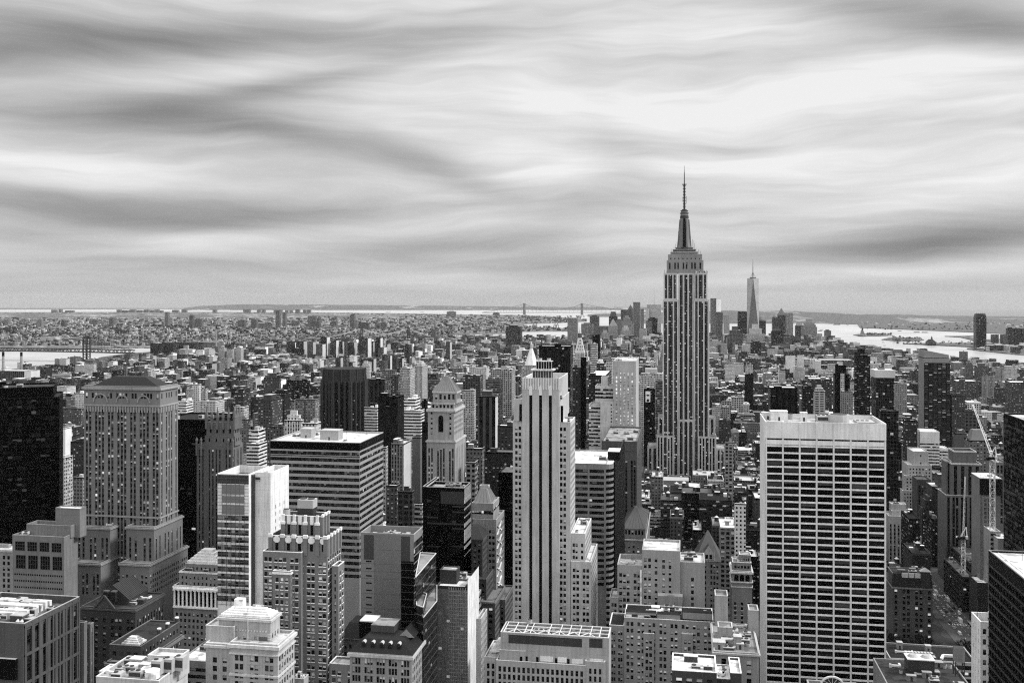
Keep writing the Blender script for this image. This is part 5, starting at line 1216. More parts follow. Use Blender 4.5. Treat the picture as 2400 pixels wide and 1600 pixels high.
# gabled gothic block and pyramid-roofed hotel
D = 640
B = tower('gothic_gabled_building', 'gothic stone building with a steep slate roof and a tall pointed gable', 'building', D,
      [(1632, 1688, None, 1312, None, 0, P(2.3, 1.2, 3.6, 2.2, groups=(3, 3), gap=2, top=2.2), None, {'depth': 26, 'par': 0, 'cor': .5})], 'the gabled gothic building', fin=False, nwin=30, wall=.27, kind='stone', spand=.1, roof=.12, trim=.4)
a, b, y0, y1, z1 = B.tops[0]; pyramid(B, a, b, y0, y1, z1, gz(1243, 1660, D+12), .04, mat_plain('steep_slate', .14, .7, .3), 'steep_roof')
mb = MB(); X = lambda u: gx(u, D)-B.x0; cx = X(1661); z0_ = z1; zt_ = gz(1278, 1661, D)
mb.face([(cx-3.6, -.3, z0_), (cx+3.6, -.3, z0_), (cx+3.6, -.3, z0_+4.2), (cx, -.3, zt_), (cx-3.6, -.3, z0_+4.2)], B.T)
mb.face([(cx+3.6, -.3, z0_+4.2), (cx+3.6, 8, z0_+4.2), (cx, 8, zt_), (cx, -.3, zt_)], B.Rf); mb.face([(cx-3.6, 8, z0_+4.2), (cx-3.6, -.3, z0_+4.2), (cx, -.3, zt_), (cx, 8, zt_)], B.Rf)
for k in (-1, 1): mb.box(cx+k*1.3-.8, cx+k*1.3+.8, -.4, -.2, z0_+1, z0_+3.6, M_BLK)
for k in (-1, 1): mb.frustum([(cx+k*3.6-.5, -.8), (cx+k*3.6+.5, -.8), (cx+k*3.6+.5, .2), (cx+k*3.6-.5, .2)], z0_, [(cx+k*3.6, -.4), (cx+k*3.6+.05, -.4), (cx+k*3.6+.05, -.3), (cx+k*3.6, -.3)], z0_+7, B.T)
B.part('gable', mb); B.finish()
D = 780
B = tower('pyramid_roofed_hotel', 'mid-rise stone hotel with a tall slate pyramid roof, in front of the bowed block', 'hotel', D,
      [(1457, 1513, 1523, 1262, None, 0, P(3.4, 1.9, 3.7, 2.0, top=5, groups=(1, 1, 1, 1, 1), gap=1.6, mx=1), P(3.4, 1.7, 3.7, 2.0, top=3), {'cor': .9, 'par': 0}), (1461, 1512, 1519, 1236, 1262, 1.2, P(2.6, 1.6, 5.5, 3.6, top=1.4, bot=.8), P(2.6, 1.6, 5.5, 3.6, top=1.4, bot=.8), {'par': 0, 'cor': .6})], 'the pyramid-roofed hotel', fin=False, nwin=40, wall=.27, kind='stone', spand=.1, roof=.08, trim=.4)
a, b, y0, y1, z1 = B.tops[1]; pyramid(B, a, b, y0, y1, z1, gz(1200, 1490, D+10), .03, mat_plain('hotel_slate', .12, .7, .3), seams=6); B.finish()

# left foreground
D = 386
B = tower('granite_building', 'grey granite block at the lower left corner with two-storey dark window bays', 'office building', D,
      [(-140, 57, 186, 1455, None, 0, None, S(5.6, 3.6, 4.1, 3.2, top=2.0, rec=.9, pw=3.6, mx=.8), {'par': 3.5, 'rm': mat_wall(.20, kind='roof'), 'clut': 22, 'cb': 1.2})], 'the granite corner block', fin=False, nwin=60, wall=.15, kind='stone', spand=.05, roof=.2, trim=.42, wmat=mat_window(.0, .012, .12, .12))
a, b, y0, y1, z1 = B.tops[0]
for k in range(9): mb = MB(); mb.box(b-.2, b+.35, k*(y1/8.2), k*(y1/8.2)+.9, 0, z1-.5, B.W); mb.build('pier', B.root)
mb = MB()
for k in range(6): z = z1-1-k*12.3; mb.box(b-.2, b+.30, 0, y1, z-1.2, z, B.W)
B.part('spandrel_band', mb)
mb = MB(); mb.box(b-9, b-.2, -.3, .1, 0, z1-.2, mat_wall(.16, kind='brick')); mb.box(a, b-3, -1.8, -.2, z1-24, z1-15, mat_wall(.03, kind='glass'), B.T); mb.box(a, b-6, -2.8, -.2, 0, z1-27, mat_wall(.05, kind='glass'), B.T); B.part('glazed_bay', mb)
mb = MB()
for k in range(7): mb.box(a+4, b-11, 14+k*3.2, 15.6+k*3.2, z1-3.5, z1-.6+.4*(k % 2), M_WHITE)
B.part('sawtooth_skylight', mb)
for x in (b-7.5, b-5.5): mb = MB(); mb.cyl(0, 0, .2, 0, 2.2, M_STEEL, 6); mb.frustum([(1.0*math.cos(i*.785), -.3+1.0*math.sin(i*.785)*.3) for i in range(8)], 2.2, [(.3*math.cos(i*.785), .2+.3*math.sin(i*.785)*.3) for i in range(8)], 3.2, M_WHITE); mb.build('satellite_dish', B.root, (x, 6, z1-3.5))
B.tier = 1
x1w = b+B.x0
B.finish()
B = tower('granite_wing', 'stepped granite wing behind the lower left corner block', 'office building', 428, [(160, 197, 204, 1458, None, 0, None, None, {'par': .8, 'depth': 9}), (195, 212, 220, 1462, None, 8, S(4, 2.6, 4.1, 3.2, top=2), S(4, 2.6, 4.1, 3.2, top=2), {'par': .8, 'depth': 14, 'clut': 2})], 'the stepped granite wing', nwin=10, wall=.22, kind='stone', spand=.05, roof=.5)

D = 475
B = tower('gable_roofed_block', 'dark old stone block with a ridged metal gable roof and pediment', 'club building', D,
      [(190, 317, 385, 1424, None, 0, P(3.4, 1.8, 3.7, 2.2, top=5, groups=(1, 2, 1, 3, 2), gap=2.4), S(2.8, 1.4, 3.7, 2.4, top=6), {'par': .6, 'cor': .8, 'rm': mat_wall(.1, kind='roof')})], 'the gable-roofed dark block', fin=False, nwin=60, wall=.10, kind='brick', spand=.04, roof=.09, trim=.15, wmat=mat_window(0, .02, .4, .4))
a, b, y0, y1, z1 = B.tops[0]; X = lambda u, d=0: gx(u, D+d)-B.x0
mb = MB(); xa, xb, ya, yb = X(232, 8), X(303, 8), 8, y1-2; xm = (xa+xb)/2-1; zr = gz(1378, 270, D+12); ze = gz(1400, 270, D+10); sl = mat_plain('standing_seam_roof', .075, .6, .3)
for (p, q) in ((xa, xm), (xb, xm)):
    f = [(p, ya, ze), (p, yb, ze), (xm, yb, zr+3), (xm, ya, zr+3)]; mb.face(f if p > xm else f[::-1], sl)
mb.face([(xa, ya, ze), (xb, ya, ze), (xm, ya, zr+3)], B.W); mb.box(xa+.5, xb-.5, ya+.1, yb, z1-.5, ze, B.W)
for k in range(14): y = ya+(yb-ya)*k/13; mb.bar((xb, y, ze+.1), (xm, y, zr+3.1), .2, sl)
B.part('gable_roof', mb)
mb = MB(); zz = gz(1408, 250, D); mb.face([(X(222), -.5, z1), (X(270), -.5, z1), (X(246), -.5, z1+6.5)], B.T); mb.bar((X(222), -.7, z1), (X(246), -.7, z1+6.5), .9, B.T); mb.bar((X(246), -.7, z1+6.5), (X(270), -.7, z1), .9, B.T); B.part('pediment', mb)
for uu in (252, 270): mb = MB(); mb.box(-1.2, 1.2, -1, 1, 0, 5, mat_wall(.05, kind='brick')); mb.box(-1.4, 1.4, -1.2, 1.2, 5, 5.6, B.T); mb.build('chimney', B.root, (X(uu, 6), 5, z1+2))
clutter(B, b-9, b-1, 8, y1-3, z1-.6, 5); B.finish()
D = 440
B = tower('roof_terrace_block', 'low dark masonry wing with a white stepped roof lantern and long cornice', 'club building', D,
      [(250, 325, 427, 1552, None, 0, P(3.2, 1.8, 3.7, 2.2, top=2.6), P(3.2, 1.6, 3.7, 2.2, top=2.6), {'par': .5, 'cor': 1.1}), (256, 330, 421, 1512, 1553, 4, P(3.4, 1.8, 3.7, 2.2, top=2.6), P(3.4, 1.6, 3.7, 2.2, top=2.4), {'par': .6, 'rm': mat_wall(.08, kind='roof')})], 'the low dark wing', fin=False, nwin=50, wall=.13, kind='brick', spand=.05, roof=.3, trim=.24, wmat=mat_window(0, .02, .45, .5))
a, b, y0, y1, z1 = B.tops[1]
mb = MB()
for k in range(4): mb.box(b-11+k*.9, b-1.5-k*.9, y0+1+k*.7, y0+8-k*.7, z1+k*.8, z1+(k+1)*.8, M_WHITE)
B.part('roof_lantern', mb)
for yy in (y1*.55, y1*.75, y1-1): mb = MB(); mb.box(-.9, .9, -.9, .9, 0, 2.2, B.W); mb.cyl(0, 0, 1.1, 2.2, 2.8, M_WHITE, 8); mb.build('finial', B.root, (b-1, yy, z1))
B.finish()

D = 600
B = tower('columned_bank', 'stone building with a white colonnade of tall columns and a stepped pyramid top', 'office building', D,
      [(407, 520, None, 1374, None, 0, P(3.0, 1.6, 3.9, 2.2, top=17), None, {'depth': 26, 'par': .8, 'cor': .8}), (420, 520, None, 1341, 1375, 3, P(2.9, 1.2, 3.8, 1.9, top=2.2, bot=1), None, {'depth': 20, 'par': .6, 'cor': .4}), (434, 520, None, 1322, 1342, 6, P(3, 1.1, 4, 2, top=1.4, bot=.6), None, {'depth': 14, 'par': 0})], 'the white-columned building', fin=False, nwin=40, wall=.27, kind='stone', spand=.05, roof=.4, trim=.62, wmat=mat_window(.02, .015, .4, .45))
X = lambda u, d=0: gx(u, D+d)-B.x0; Z = lambda v, d=0: gz(v, 460, D+d)
mb = MB(); mb.box(X(409), X(519), -.08, .05, Z(1419), Z(1385), M_BLK); B.part('loggia_glazing', mb)
for k in range(12): mb = MB(); mb.cyl(0, 0, .75, 0, Z(1384)-Z(1420), B.T, 10, .65); mb.box(-.95, .95, -.95, .95, Z(1384)-Z(1420), Z(1384)-Z(1420)+.6, B.T); mb.build('column', B.root, (X(410.5+9.6*k), -.7, Z(1420)))
mb = MB(); mb.box(X(408), X(520), -1.7, .2, Z(1384)+.6, Z(1378), B.T, bottom=True); mb.box(X(408), X(520), -1.7, .2, Z(1424), Z(1420), B.T, bottom=True); B.part('entablature', mb)
a, b, y0, y1, z1 = B.tops[2]; mb = MB()
for k in range(5): mb.box(a+1+k*2.0, b-1-k*2.0, y0+.5+k*.9, y1-.5-k*.9, z1+k*1.7, z1+(k+1)*1.7, B.T)
B.part('stepped_pyramid', mb)
clutter(B, a, b, y0-2, y0, z1-5, 2); B.finish()

D = 560
B = tower('windowed_plant_block', 'plain grey concrete block with four large gridded windows and a box on its roof', 'office building', D,
      [(29, 150, 182, 1256, None, 0, None, None, {'par': 1.0}), (62, 166, 190, 1230, 1258, 6, None, None, {'par': 2.0}), (130, 187, None, 1191, 1258, 10, None, None, {'par': .4, 'rm': M_WHITE, 'depth': 7})], 'the plain grey concrete block', fin=False, nwin=0, wall=.25, kind='concrete', spand=.02, roof=.4)
X = lambda u: gx(u, D)-B.x0; Z = lambda v: gz(v, 90, D)
for r_, (va, vb) in enumerate(((1270, 1291), (1302, 1333))):
    for k in range(4):
        mb = MB(); ua = 36+28.5*k+(2 if r_ else 0); w_ = X(ua+22)-X(ua); h_ = Z(va)-Z(vb)
        mb.box(0, w_, -.03, .05, 0, h_, M_BLK)
        for i in range(5): mb.box(w_*i/4-.09, w_*i/4+.09, -.1, 0, 0, h_, mat_wall(.14, kind='metal'))
        for i in range(4): mb.box(0, w_, -.1, 0, h_*i/3-.08, h_*i/3+.08, mat_wall(.14, kind='metal'))
        mb.build('gridded_window', B.root, (X(ua), 0, Z(vb)))
mb = MB()
for v in (1347, 1362, 1377):
    for k in range(22): x = X(34+5.2*k); mb.box(x, x+.85, -.05, .05, Z(v+2), Z(v-2), M_BLK)
B.part('slot_window', mb); clutter(B, X(40), X(60), 2, 6, Z(1256), 3); B.finish()
B = tower('limestone_building', 'pale limestone building cut by the left edge below the black glass slab', 'office building', 585, [(-60, 20, 26, 1275, None, 0, P(3, 1.6, 3.7, 2.2, top=2), P(3, 1.6, 3.7, 2.2, top=2), {'par': .8}), (-60, 28, None, 1288, None, -8, P(3.2, 1.8, 3.7, 2.4, top=3, groups=(2, 2, 2)), None, {'depth': 14, 'par': .6, 'cor': .6})], 'the limestone edge building', nwin=20, wall=.34, kind='stone', roof=.5)

# rooftops along the bottom left
D = 360
B = tower('plant_roof_building', 'low building at the bottom edge crowded with white cooling units and ducts', 'building', D,
      [(225, 372, 440, 1590, None, 0, None, None, {'par': .8, 'rm': mat_wall(.42, kind='roof'), 'clut': 30, 'cb': 1.0}), (346, 420, 444, 1537, 1590, 14, None, None, {'depth': 12, 'par': 1.2}), (232, 270, None, 1574, 1590, 10, None, None, {'depth': 8, 'par': .3, 'rm': M_WHITE})], 'the cooling-unit roof', fin=False, nwin=0, wall=.45, kind='concrete', roof=.5)
X = lambda u, d=0: gx(u, D+d)-B.x0; z1 = B.tops[0][4]
for k in range(3): unit(B, X(365, 6)+k*3.4, 8+k*2.6, z1, 4.2, 4, 5.4, 'box')
mb = MB(); mb.cyl(0, 0, 2.9, 0, 3.0, M_WHITE, 20, 2.9, cap=False); mb.cyl(0, 0, 2.9, 3.0, 4.0, M_WHITE, 20, .3); mb.build('round_tank', B.root, (X(345, -1), 3, z1)); B.finish()
tower('ramp_roofed_building', 'low building with a sloping white roof deck, beside the pale ornate block', 'building', 480, [(420, 484, None, 1548, None, 0, Bd(3, 3.6, 2, top=3), None, {'depth': 34, 'par': .5, 'rm': M_WHITE, 'clut': 2})], 'the white roof deck', nwin=6, wall=.3, kind='concrete', roof=.7)
tower('corner_building', 'small stone building at the bottom edge beside the scalloped high-rise', 'building', 425, [(685, 712, 723, 1590, None, 0, P(3, 1.4, 3.6, 2, top=2), None, {'par': .8, 'clut': 2})], 'the small corner building', nwin=4, wall=.4, kind='stone', roof=.5)

# between the netted tower and the striped stone tower
tower('glass_roofed_block', 'small cream building with a curved white parapet beside the netted tower', 'building', 520, [(1117, 1127, 1142, 1450, None, 0, None, P(3, 1.4, 3.6, 2.2, top=3), {'par': 1.5, 'rm': M_WHITE}), (1105, 1117, 1128, 1397, None, 14, Bd(2, 3.6, 2), Bd(2, 3.6, 2), {'par': 1})], 'the small cream building', nwin=16, wall=.4, kind='stone', roof=.6)
tower('stone_office_block', 'grey stone block with a long flat roof, stepping down beside the striped stone tower', 'office building', 590,
      [(1126, 1160, 1184, 1411, None, 0, P(3, 1.7, 3.6, 2.1, top=3), P(3, 1.7, 3.6, 2.1, top=3), {'par': .8, 'cor': .5}), (1160, 1184, 1204, 1405, None, 16, P(3, 1.7, 3.6, 2.1, top=3), P(3, 1.7, 3.6, 2.1, top=2), {'par': .8})], 'the long-roofed stone block', nwin=40, wall=.2, kind='stone', roof=.25)
B = tower('hip_roofed_block', 'dark brick block with a hipped slate roof and dormers, behind the netted tower', 'building', 605,
      [(1085, 1131, 1145, 1262, None, 0, P(3, 1.6, 3.6, 2.1, top=2.4), P(3, 1.6, 3.6, 2.1, top=2.4), {'par': 0, 'cor': .5}), (1095, 1140, 1158, 1356, None, -8, P(3, 1.6, 3.6, 2.1, top=2.4), P(3, 1.6, 3.6, 2.1, top=2.4), {'par': .6})], 'the hip-roofed brick block', fin=False, nwin=40, wall=.16, kind='brick', roof=.1)
a, b, y0, y1, z1 = B.tops[0]; pyramid(B, a, b, y0, y1, z1, gz(1232, 1110, 612), .3, mat_plain('hip_slate', .07, .7, .3)); B.finish()
# ------------------------------------------------------------------ the right-hand side along the avenue
random.seed(41)
# black glass block with slanting floor lines, near
B = Bld('dark_glass_block', 'near dark glass office block with lens-shaped window bays and a pale gravel roof', 'office building', 123, 250, nwin=60, wall=.035, kind='metal', spand=.02, roof=.55, wmat=mat_window(.0, .012, .25, .10), short='the near dark glass block', trim=.3)
B.zmin = 10
B.block(0, 60, 0, 180, 0, 157, None, None, dict(bay=3.6, ww=2.6, fh=3.7, wh=2.0, mode='punch', rec=.5, top=6), None, par=.7)
foot(B, 123, 185, 250, 430); HERO.append((2322, 2400, 1290, 430, 'the near dark glass block'))
mb = MB()
for k in range(41): z = 157-5.2-k*3.7; mb.box(-.35, .02, 0, 180, z-.55, z, mat_wall(.07, kind='metal'), bottom=True)
B.part('floor_edge', mb)
mb = MB()
mb.box(1.2, 1.7, 1, 179, 156.3, 156.5, M_DUCT); mb.box(3.2, 3.6, 1, 179, 156.3, 156.5, M_DUCT)
for k in range(90): mb.box(1.7, 3.2, 2+k*2, 2.15+k*2, 156.3, 156.45, M_DUCT)
B.part('window_washing_rail', mb); clutter(B, 8, 50, 20, 160, 156.3, 8); unit(B, 9, 168, 156.3, 1, 1, 6, 'mast'); B.finish()

B = Bld('slim_white_block', 'slim bright white apartment block with slot windows and roof aerials', 'apartment building', 125.5, 450, nwin=40, wall=.62, kind='concrete', spand=.2, roof=.35, wmat=mat_window(0, .05, .5, .25), trim=.72, short='the slim white block')
zt_ = gz(1457, 2298, 450)
B.zmin = 60
B.block(0, 16, 0, 13.5, 0, zt_, P(2.6, 1.5, 4.4, 2.4, top=2.2, mx=.4), None, P(4.2, .8, 4.4, 2.0, top=3), None, par=3.2)
foot(B, 125, 142, 450, 464); HERO.append((2278, 2322, 1429, 450, 'the slim white block'))
unit(B, 8, 8, zt_-3, 4, 4, 4.5, 'hut'); unit(B, 2, 12, zt_-3, 1, 1, 9, 'mast'); unit(B, 10, 4, zt_-3, 3, 3, 4.4, 'fan')
mb = MB(); 
for k in range(4): mb.bar((11+.6*k, 5, zt_-3), (11+.6*k, 5, zt_+2.5), .12, M_STEEL)
mb.bar((10, 5, zt_+2.0), (14, 5, zt_+2.0), .3, M_STEEL); B.part('aerial_rack', mb); B.finish()

# dark glass tower across the avenue
B = Bld('dark_glass_tower', 'tall dark reflective glass tower cut by the right edge, beside the cranes', 'office tower', 238, 640, nwin=60, wall=.012, kind='metal', spand=.012, roof=.5, wmat=mat_window(.0, .02, .20, .07), short='the dark reflective tower', trim=.2)
B.zmin = 20
zt_ = gz(968, 2355, 795)
B.block(0, 50, 0, 155, 0, zt_, None, None, Bd(3.2, 4.0, 3.4, mull=.06, rec=.06, top=3), None, par=1.0)
mb = MB()
for k in range(6): z = zt_-8-k*28; mb.box(-.15, .0, 0, 155, z-.4, z, mat_wall(.1, kind='metal'))
B.part('floor_edge', mb)
foot(B, 238, 290, 640, 795); HERO.append((2355, 2400, 968, 795, 'the dark reflective tower')); clutter(B, 4, 30, 100, 150, zt_-1, 5, 1.6); B.finish()

B = tower('mansard_hotel', 'old stone corner building with a dark mansard, skylights and arched windows on the avenue', 'building', 785,
      [(2092, 2186, None, 1376, None, 0, P(3.2, 2.0, 4.2, 2.7, top=1.6, groups=(1, 2, 2, 1), gap=2.6, rec=.5), None, {'depth': 26, 'cor': .8, 'par': 0}),
       (2092, 2184, None, 1345, 1376, 3, None, None, {'depth': 18, 'par': .5, 'rm': mat_wall(.08, kind='roof'), 'clut': 6})], 'the old mansard corner building', fin=False, nwin=50, wall=.17, kind='stone', spand=.05, roof=.05, trim=.26, wmat=mat_window(.10, .012, .15, .3))
a, b, y0, y1, z1 = B.tops[0]; X = lambda u: gx(u, 785)-B.x0
mb = MB(); mb.frustum([(a, 0), (b, 0), (b, 4), (a, 4)], z1, [(a+1, 2.2), (b-1, 2.2), (b-1, 4), (a+1, 4)], gz(1346, 2140, 785), mat_plain('mansard_tin', .02, .6, .3)); B.part('mansard_roof', mb)
for ua in (2117, 2131.5, 2146): mb = MB(); mb.box(-2.4, 2.4, -.6, .1, 0, 3.4, mat_wall(.5, kind='metal')); mb.build('skylight', B.root, (X(ua+5), 1.0, gz(1354, 2140, 785)))
mb = MB(); mb.box(X(2158), X(2180), -.5, 3, z1, gz(1339, 2170, 785), mat_wall(.1, kind='stone')); mb.frustum([(X(2158)-.5, -1), (X(2180)+.5, -1), (X(2180)+.5, 4), (X(2158)-.5, 4)], gz(1339, 2170, 785), [(X(2169)-.4, 1), (X(2169)+.4, 1), (X(2169)+.4, 2), (X(2169)-.4, 2)], gz(1331, 2170, 785), M_UNIT); B.part('corner_pavilion', mb)
B.finish()

B = tower('stepped_stone_block', 'light stone block with shallow stepped sides and pale piers, below the stepped tower', 'office building', 950,
      [(2083, 2148, 2154, 1210, None, 0, S(3.0, 1.6, 3.7, 2.1, groups=(1, 1, 1, 1, 1, 1, 1), gap=1.4, top=7), None, {'par': 1, 'depth': 22}), (2148, 2154, None, 1238, None, 0, P(2, 1.2, 3.7, 2.1), None, {'depth': 20}), (2154, 2160, None, 1258, None, 0, P(2, 1.2, 3.7, 2.1), None, {'depth': 18}), (2160, 2167, None, 1282, None, 0, P(2, 1.2, 3.7, 2.1), None, {'depth': 16}),
       (2090, 2130, None, 1197, 1212, 6, None, None, {'depth': 12, 'par': .6, 'rm': M_WHITE}), (2089, 2124, None, 1181, 1198, 9, None, None, {'depth': 10, 'clut': 2})], 'the light stepped-side block', nwin=40, wall=.36, kind='stone', spand=.19, roof=.6, wmat=G_DARK)
B = tower('stepped_tower', 'pale stepped tower with small square windows and a plain blank top', 'office tower', 1140,
      [(2128, 2184, 2196, 1090, None, 0, P(3.2, 1.5, 3.6, 1.9, top=3), P(3.4, 1.5, 3.6, 1.9, top=2), {'par': .8}), (2140, 2176, 2180, 1058, 1091, 6, P(16, 1.6, 4, 2, top=3), None, {'par': .6}), (2121, 2148, None, 1115, None, -6, P(3.2, 1.5, 3.6, 1.9, top=2), None, {'depth': 14}), (2116, 2146, None, 1150, None, -10, P(3.2, 1.5, 3.6, 1.9, top=2), None, {'depth': 14})], 'the pale stepped tower', nwin=60, wall=.38, kind='stone', roof=.5, hid=1330)
tower('striped_slab', 'bright slab with thin white floor bands and a blank panelled crown', 'office building', 1250,
      [(2156, 2202, None, 1012, None, 0, Bd(2, 3.7, 1.9, rec=.3, top=13), None, {'depth': 30, 'par': .6, 'rm': M_WHITE}), (2144, 2156, None, 1007, None, 3, None, None, {'depth': 30, 'par': .6}), (2202, 2226, None, 1052, None, 4, Bd(2, 3.7, 1.9, rec=.3, top=2), None, {'depth': 26, 'par': .6})], 'the bright striped slab', nwin=40, wall=.56, kind='concrete', spand=.06, roof=.7, hid=1140, wmat=mat_window(.02, .03, .3, .35))
B = tower('crowned_office_tower', 'grey stone office tower with tall dark window strips and a flat drum-like crown', 'office tower', 965,
      [(2230, 2300, None, 1086, None, 0, S(4, 2.9, 3.9, 2.4, groups=(1, 1, 1, 1), gap=1.6, top=2.2, pw=1.4, mx=1.2), None, {'depth': 26, 'par': .8, 'cor': .6}), (2218, 2231, None, 1080, None, 7, S(3, 2, 3.9, 2.4, top=2), None, {'depth': 18, 'par': .8, 'cor': .5}),
       (2236, 2288, None, 1057, 1087, 4, None, None, {'depth': 20, 'par': 2.5, 'cor': .6}), (2217, 2302, None, 1161, None, -.8, S(3.2, 2.1, 3.9, 2.4, groups=(1, 2, 2, 2, 1), gap=1.4, top=1.6, pw=1.6), None, {'depth': 30, 'par': .5})], 'the drum-crowned tower', hid=1430, nwin=80, wall=.20, kind='stone', spand=.035, roof=.3, trim=.5, wmat=mat_window(.02, .010, .08, .2))
B = tower('lit_window_tower', 'dark stepped brick tower dotted with small lit windows', 'office tower', 1050,
      [(2184, 2219, None, 1140, None, 0, P(2.8, 1.3, 3.3, 1.6, top=2, groups=(2, 2, 2), gap=1.6), None, {'depth': 26, 'par': .6, 'rm': M_WHITE}), (2176, 2219, None, 1165, None, -2, P(2.8, 1.3, 3.3, 1.6, top=2), None, {'depth': 24}), (2168, 2178, None, 1172, None, 0, P(2.8, 1.3, 3.3, 1.6, top=2), None, {'depth': 20}), (2161, 2178, None, 1190, None, 2, P(2.8, 1.3, 3.3, 1.6), None, {'depth': 16}), (2198, 2219, None, 1112, 1140, 6, None, None, {'depth': 12, 'par': .4, 'rm': M_WHITE})], 'the dotted dark tower', nwin=80, hid=1350, wall=.12, kind='brick', roof=.3, wmat=G_DOT)
tower('brick_office_block', 'narrow dark brick block with a gridded loggia, between two stepped towers', 'office building', 1090, [(2150, 2182, None, 1124, None, 0, S(3, 1.8, 3.7, 2.2, top=6), None, {'depth': 24, 'par': 1})], 'the narrow loggia block', hid=1300, nwin=20, wall=.13, kind='brick', roof=.15, wmat=G_DARK)
B = tower('tower_under_construction', 'concrete tower under construction with dark netting at its top floors', 'building under construction', 845,
      [(2297, 2345, None, 1121, None, 0, None, None, {'depth': 24, 'par': 1.2}), (2302, 2326, None, 1165, None, -1.0, dict(bay=4, ww=2.6, fh=3.4, wh=2.4, mode='punch', rec=1.2, top=1), None, {'depth': 3, 'par': .2})], 'the unfinished concrete tower', fin=False, hid=1420, nwin=20, wall=.26, kind='concrete', roof=.4, wmat=G_BLACK)
a, b, y0, y1, z1 = B.tops[0]; mb = MB(); mb.box(a-.4, b+.4, -.8, .0, z1-13, z1, mat_plain('dark_netting', .04, .9, .1)); mb.box(a-.4, b+.4, -1.4, y1, z1, z1+.5, M_STEEL, bottom=True)
for k in range(14): x = a+(b-a)*k/13; mb.bar((x, -1.2, z1+.5), (x, -1.2, z1+1.8), .15, M_STEEL)
B.part('safety_screen', mb); clutter(B, a+1, b-1, 2, 20, z1-1, 6); B.finish()
tower('apartment_block', 'grey apartment block with dark strips behind the tall white crane mast', 'apartment building', 900, [(2333, 2362, None, 1084, None, 0, S(3, 2.0, 3.6, 2.2, top=2), None, {'depth': 24, 'par': 1.5, 'clut': 2})], 'the strip-windowed block', hid=1230, nwin=20, wall=.24, kind='concrete', roof=.4, wmat=G_DARK)
tower('theatre_block', 'low blank grey block with a small roof and black opening under the dark reflective tower', 'building', 815, [(2338, 2372, None, 1262, None, 0, None, None, {'depth': 20, 'par': .6, 'rm': M_WHITE}), (2322, 2345, None, 1245, None, 10, Bd(3, 3.6, 2), None, {'depth': 20})], 'the low blank block', nwin=6, wall=.34, kind='concrete', roof=.6)
tower('terraced_office', 'dark office block with stepped glass terraces along the avenue below the drum-crowned tower', 'office building', 872,
      [(2256, 2284, None, 1352, None, 0, Bd(3, 3.9, 2.4, rec=.8), None, {'depth': 60, 'par': .8, 'E': Bd(3, 3.9, 2.4, rec=.8), 'clut': 3}), (2272, 2322, None, 1320, None, 30, Bd(3, 3.9, 2.4, rec=.8), None, {'depth': 60, 'par': .8, 'E': Bd(3, 3.9, 2.4), 'clut': 5}), (2290, 2325, None, 1366, None, -40, None, None, {'depth': 22, 'par': .8, 'E': None, 'rm': M_WHITE})], 'the stepped glass terraces', nwin=30, wall=.09, kind='concrete', spand=.03, roof=.2, wmat=G_DARK)

# low roofs at the bottom right, by the park
D = 610
B = tower('university_hall', 'long low building with white ducts and skylights on a black roof, beside the park', 'building', 575,
      [(2086, 2290, None, 1548, None, 0, Bd(2.2, 3.6, 2.4, rec=.2), None, {'depth': 26, 'par': .8, 'rm': mat_wall(.05, kind='roof')})], 'the long black-roofed building', fin=False, nwin=10, wall=.35, kind='concrete', spand=.03, roof=.05, wmat=G_DARK)
a, b, y0, y1, z1 = B.tops[0]
for k in range(9): unit(B, a+11+k*1.7, 9, z1-.8, 1.3, 9, 1.2, 'box')
unit(B, a+10, 12, z1-.8, 9, 2, 2, 'duct'); unit(B, a+9, 20, z1-.8, 3, 3, 3.6, 'hut'); unit(B, a+24, 18, z1-.8, 3, 3, 3.2, 'hut')
mb = MB(); mb.bar((a+30, 9, z1+.3), (b-4, 9, z1+.3), 1.3, M_DUCT); mb.bar((a+30, 9, z1+.3), (a+28, 5, z1-.5), 1.3, M_DUCT); B.part('duct', mb); B.finish()
B = tower('tank_roof_building', 'low building in the bottom right corner with big twin cooling drums on the roof', 'building', 470,
      [(2086, 2290, None, 1622, None, 0, None, None, {'depth': 40, 'par': .7, 'rm': mat_wall(.10, kind='roof'), 'clut': 14})], 'the twin-drum roof', fin=False, nwin=0, wall=.3, kind='concrete', roof=.1)
a, b, y0, y1, z1 = B.tops[0]; X = lambda u, d=0: gx(u, 470+d)-B.x0
mb = MB(); mb.box(X(2126, 24), X(2188, 24), 22, 30, z1-.7, z1+6.5, M_UNITD); mb.box(X(2126, 24)-.3, X(2188, 24)+.3, 21.7, 30.3, z1+6.5, z1+6.9, M_DUCT, bottom=True)
for k in range(2): mb.cyl(X(2141+31*k, 25), 26, 2.6, z1+6.9, z1+8.0, M_UNIT, 16, 1.6)
B.part('cooling_drum', mb)
mb = MB(); x = X(2250, 24); mb.box(x-2.2, x+2.2, 24, 28, z1+6, z1+12.5, mat_wall(.3, kind='concrete'), M_UNITD)
for i in (-2, 2):
    for y in (24.2, 27.8): mb.bar((x+i, y, z1-.7), (x+i, y, z1+6), .35, M_UNITD)
mb.bar((x-2, 24.2, z1), (x+2, 24.2, z1+6), .25, M_UNITD); mb.bar((x+2, 24.2, z1), (x-2, 24.2, z1+6), .25, M_UNITD); B.part('lift_tower', mb); B.finish()

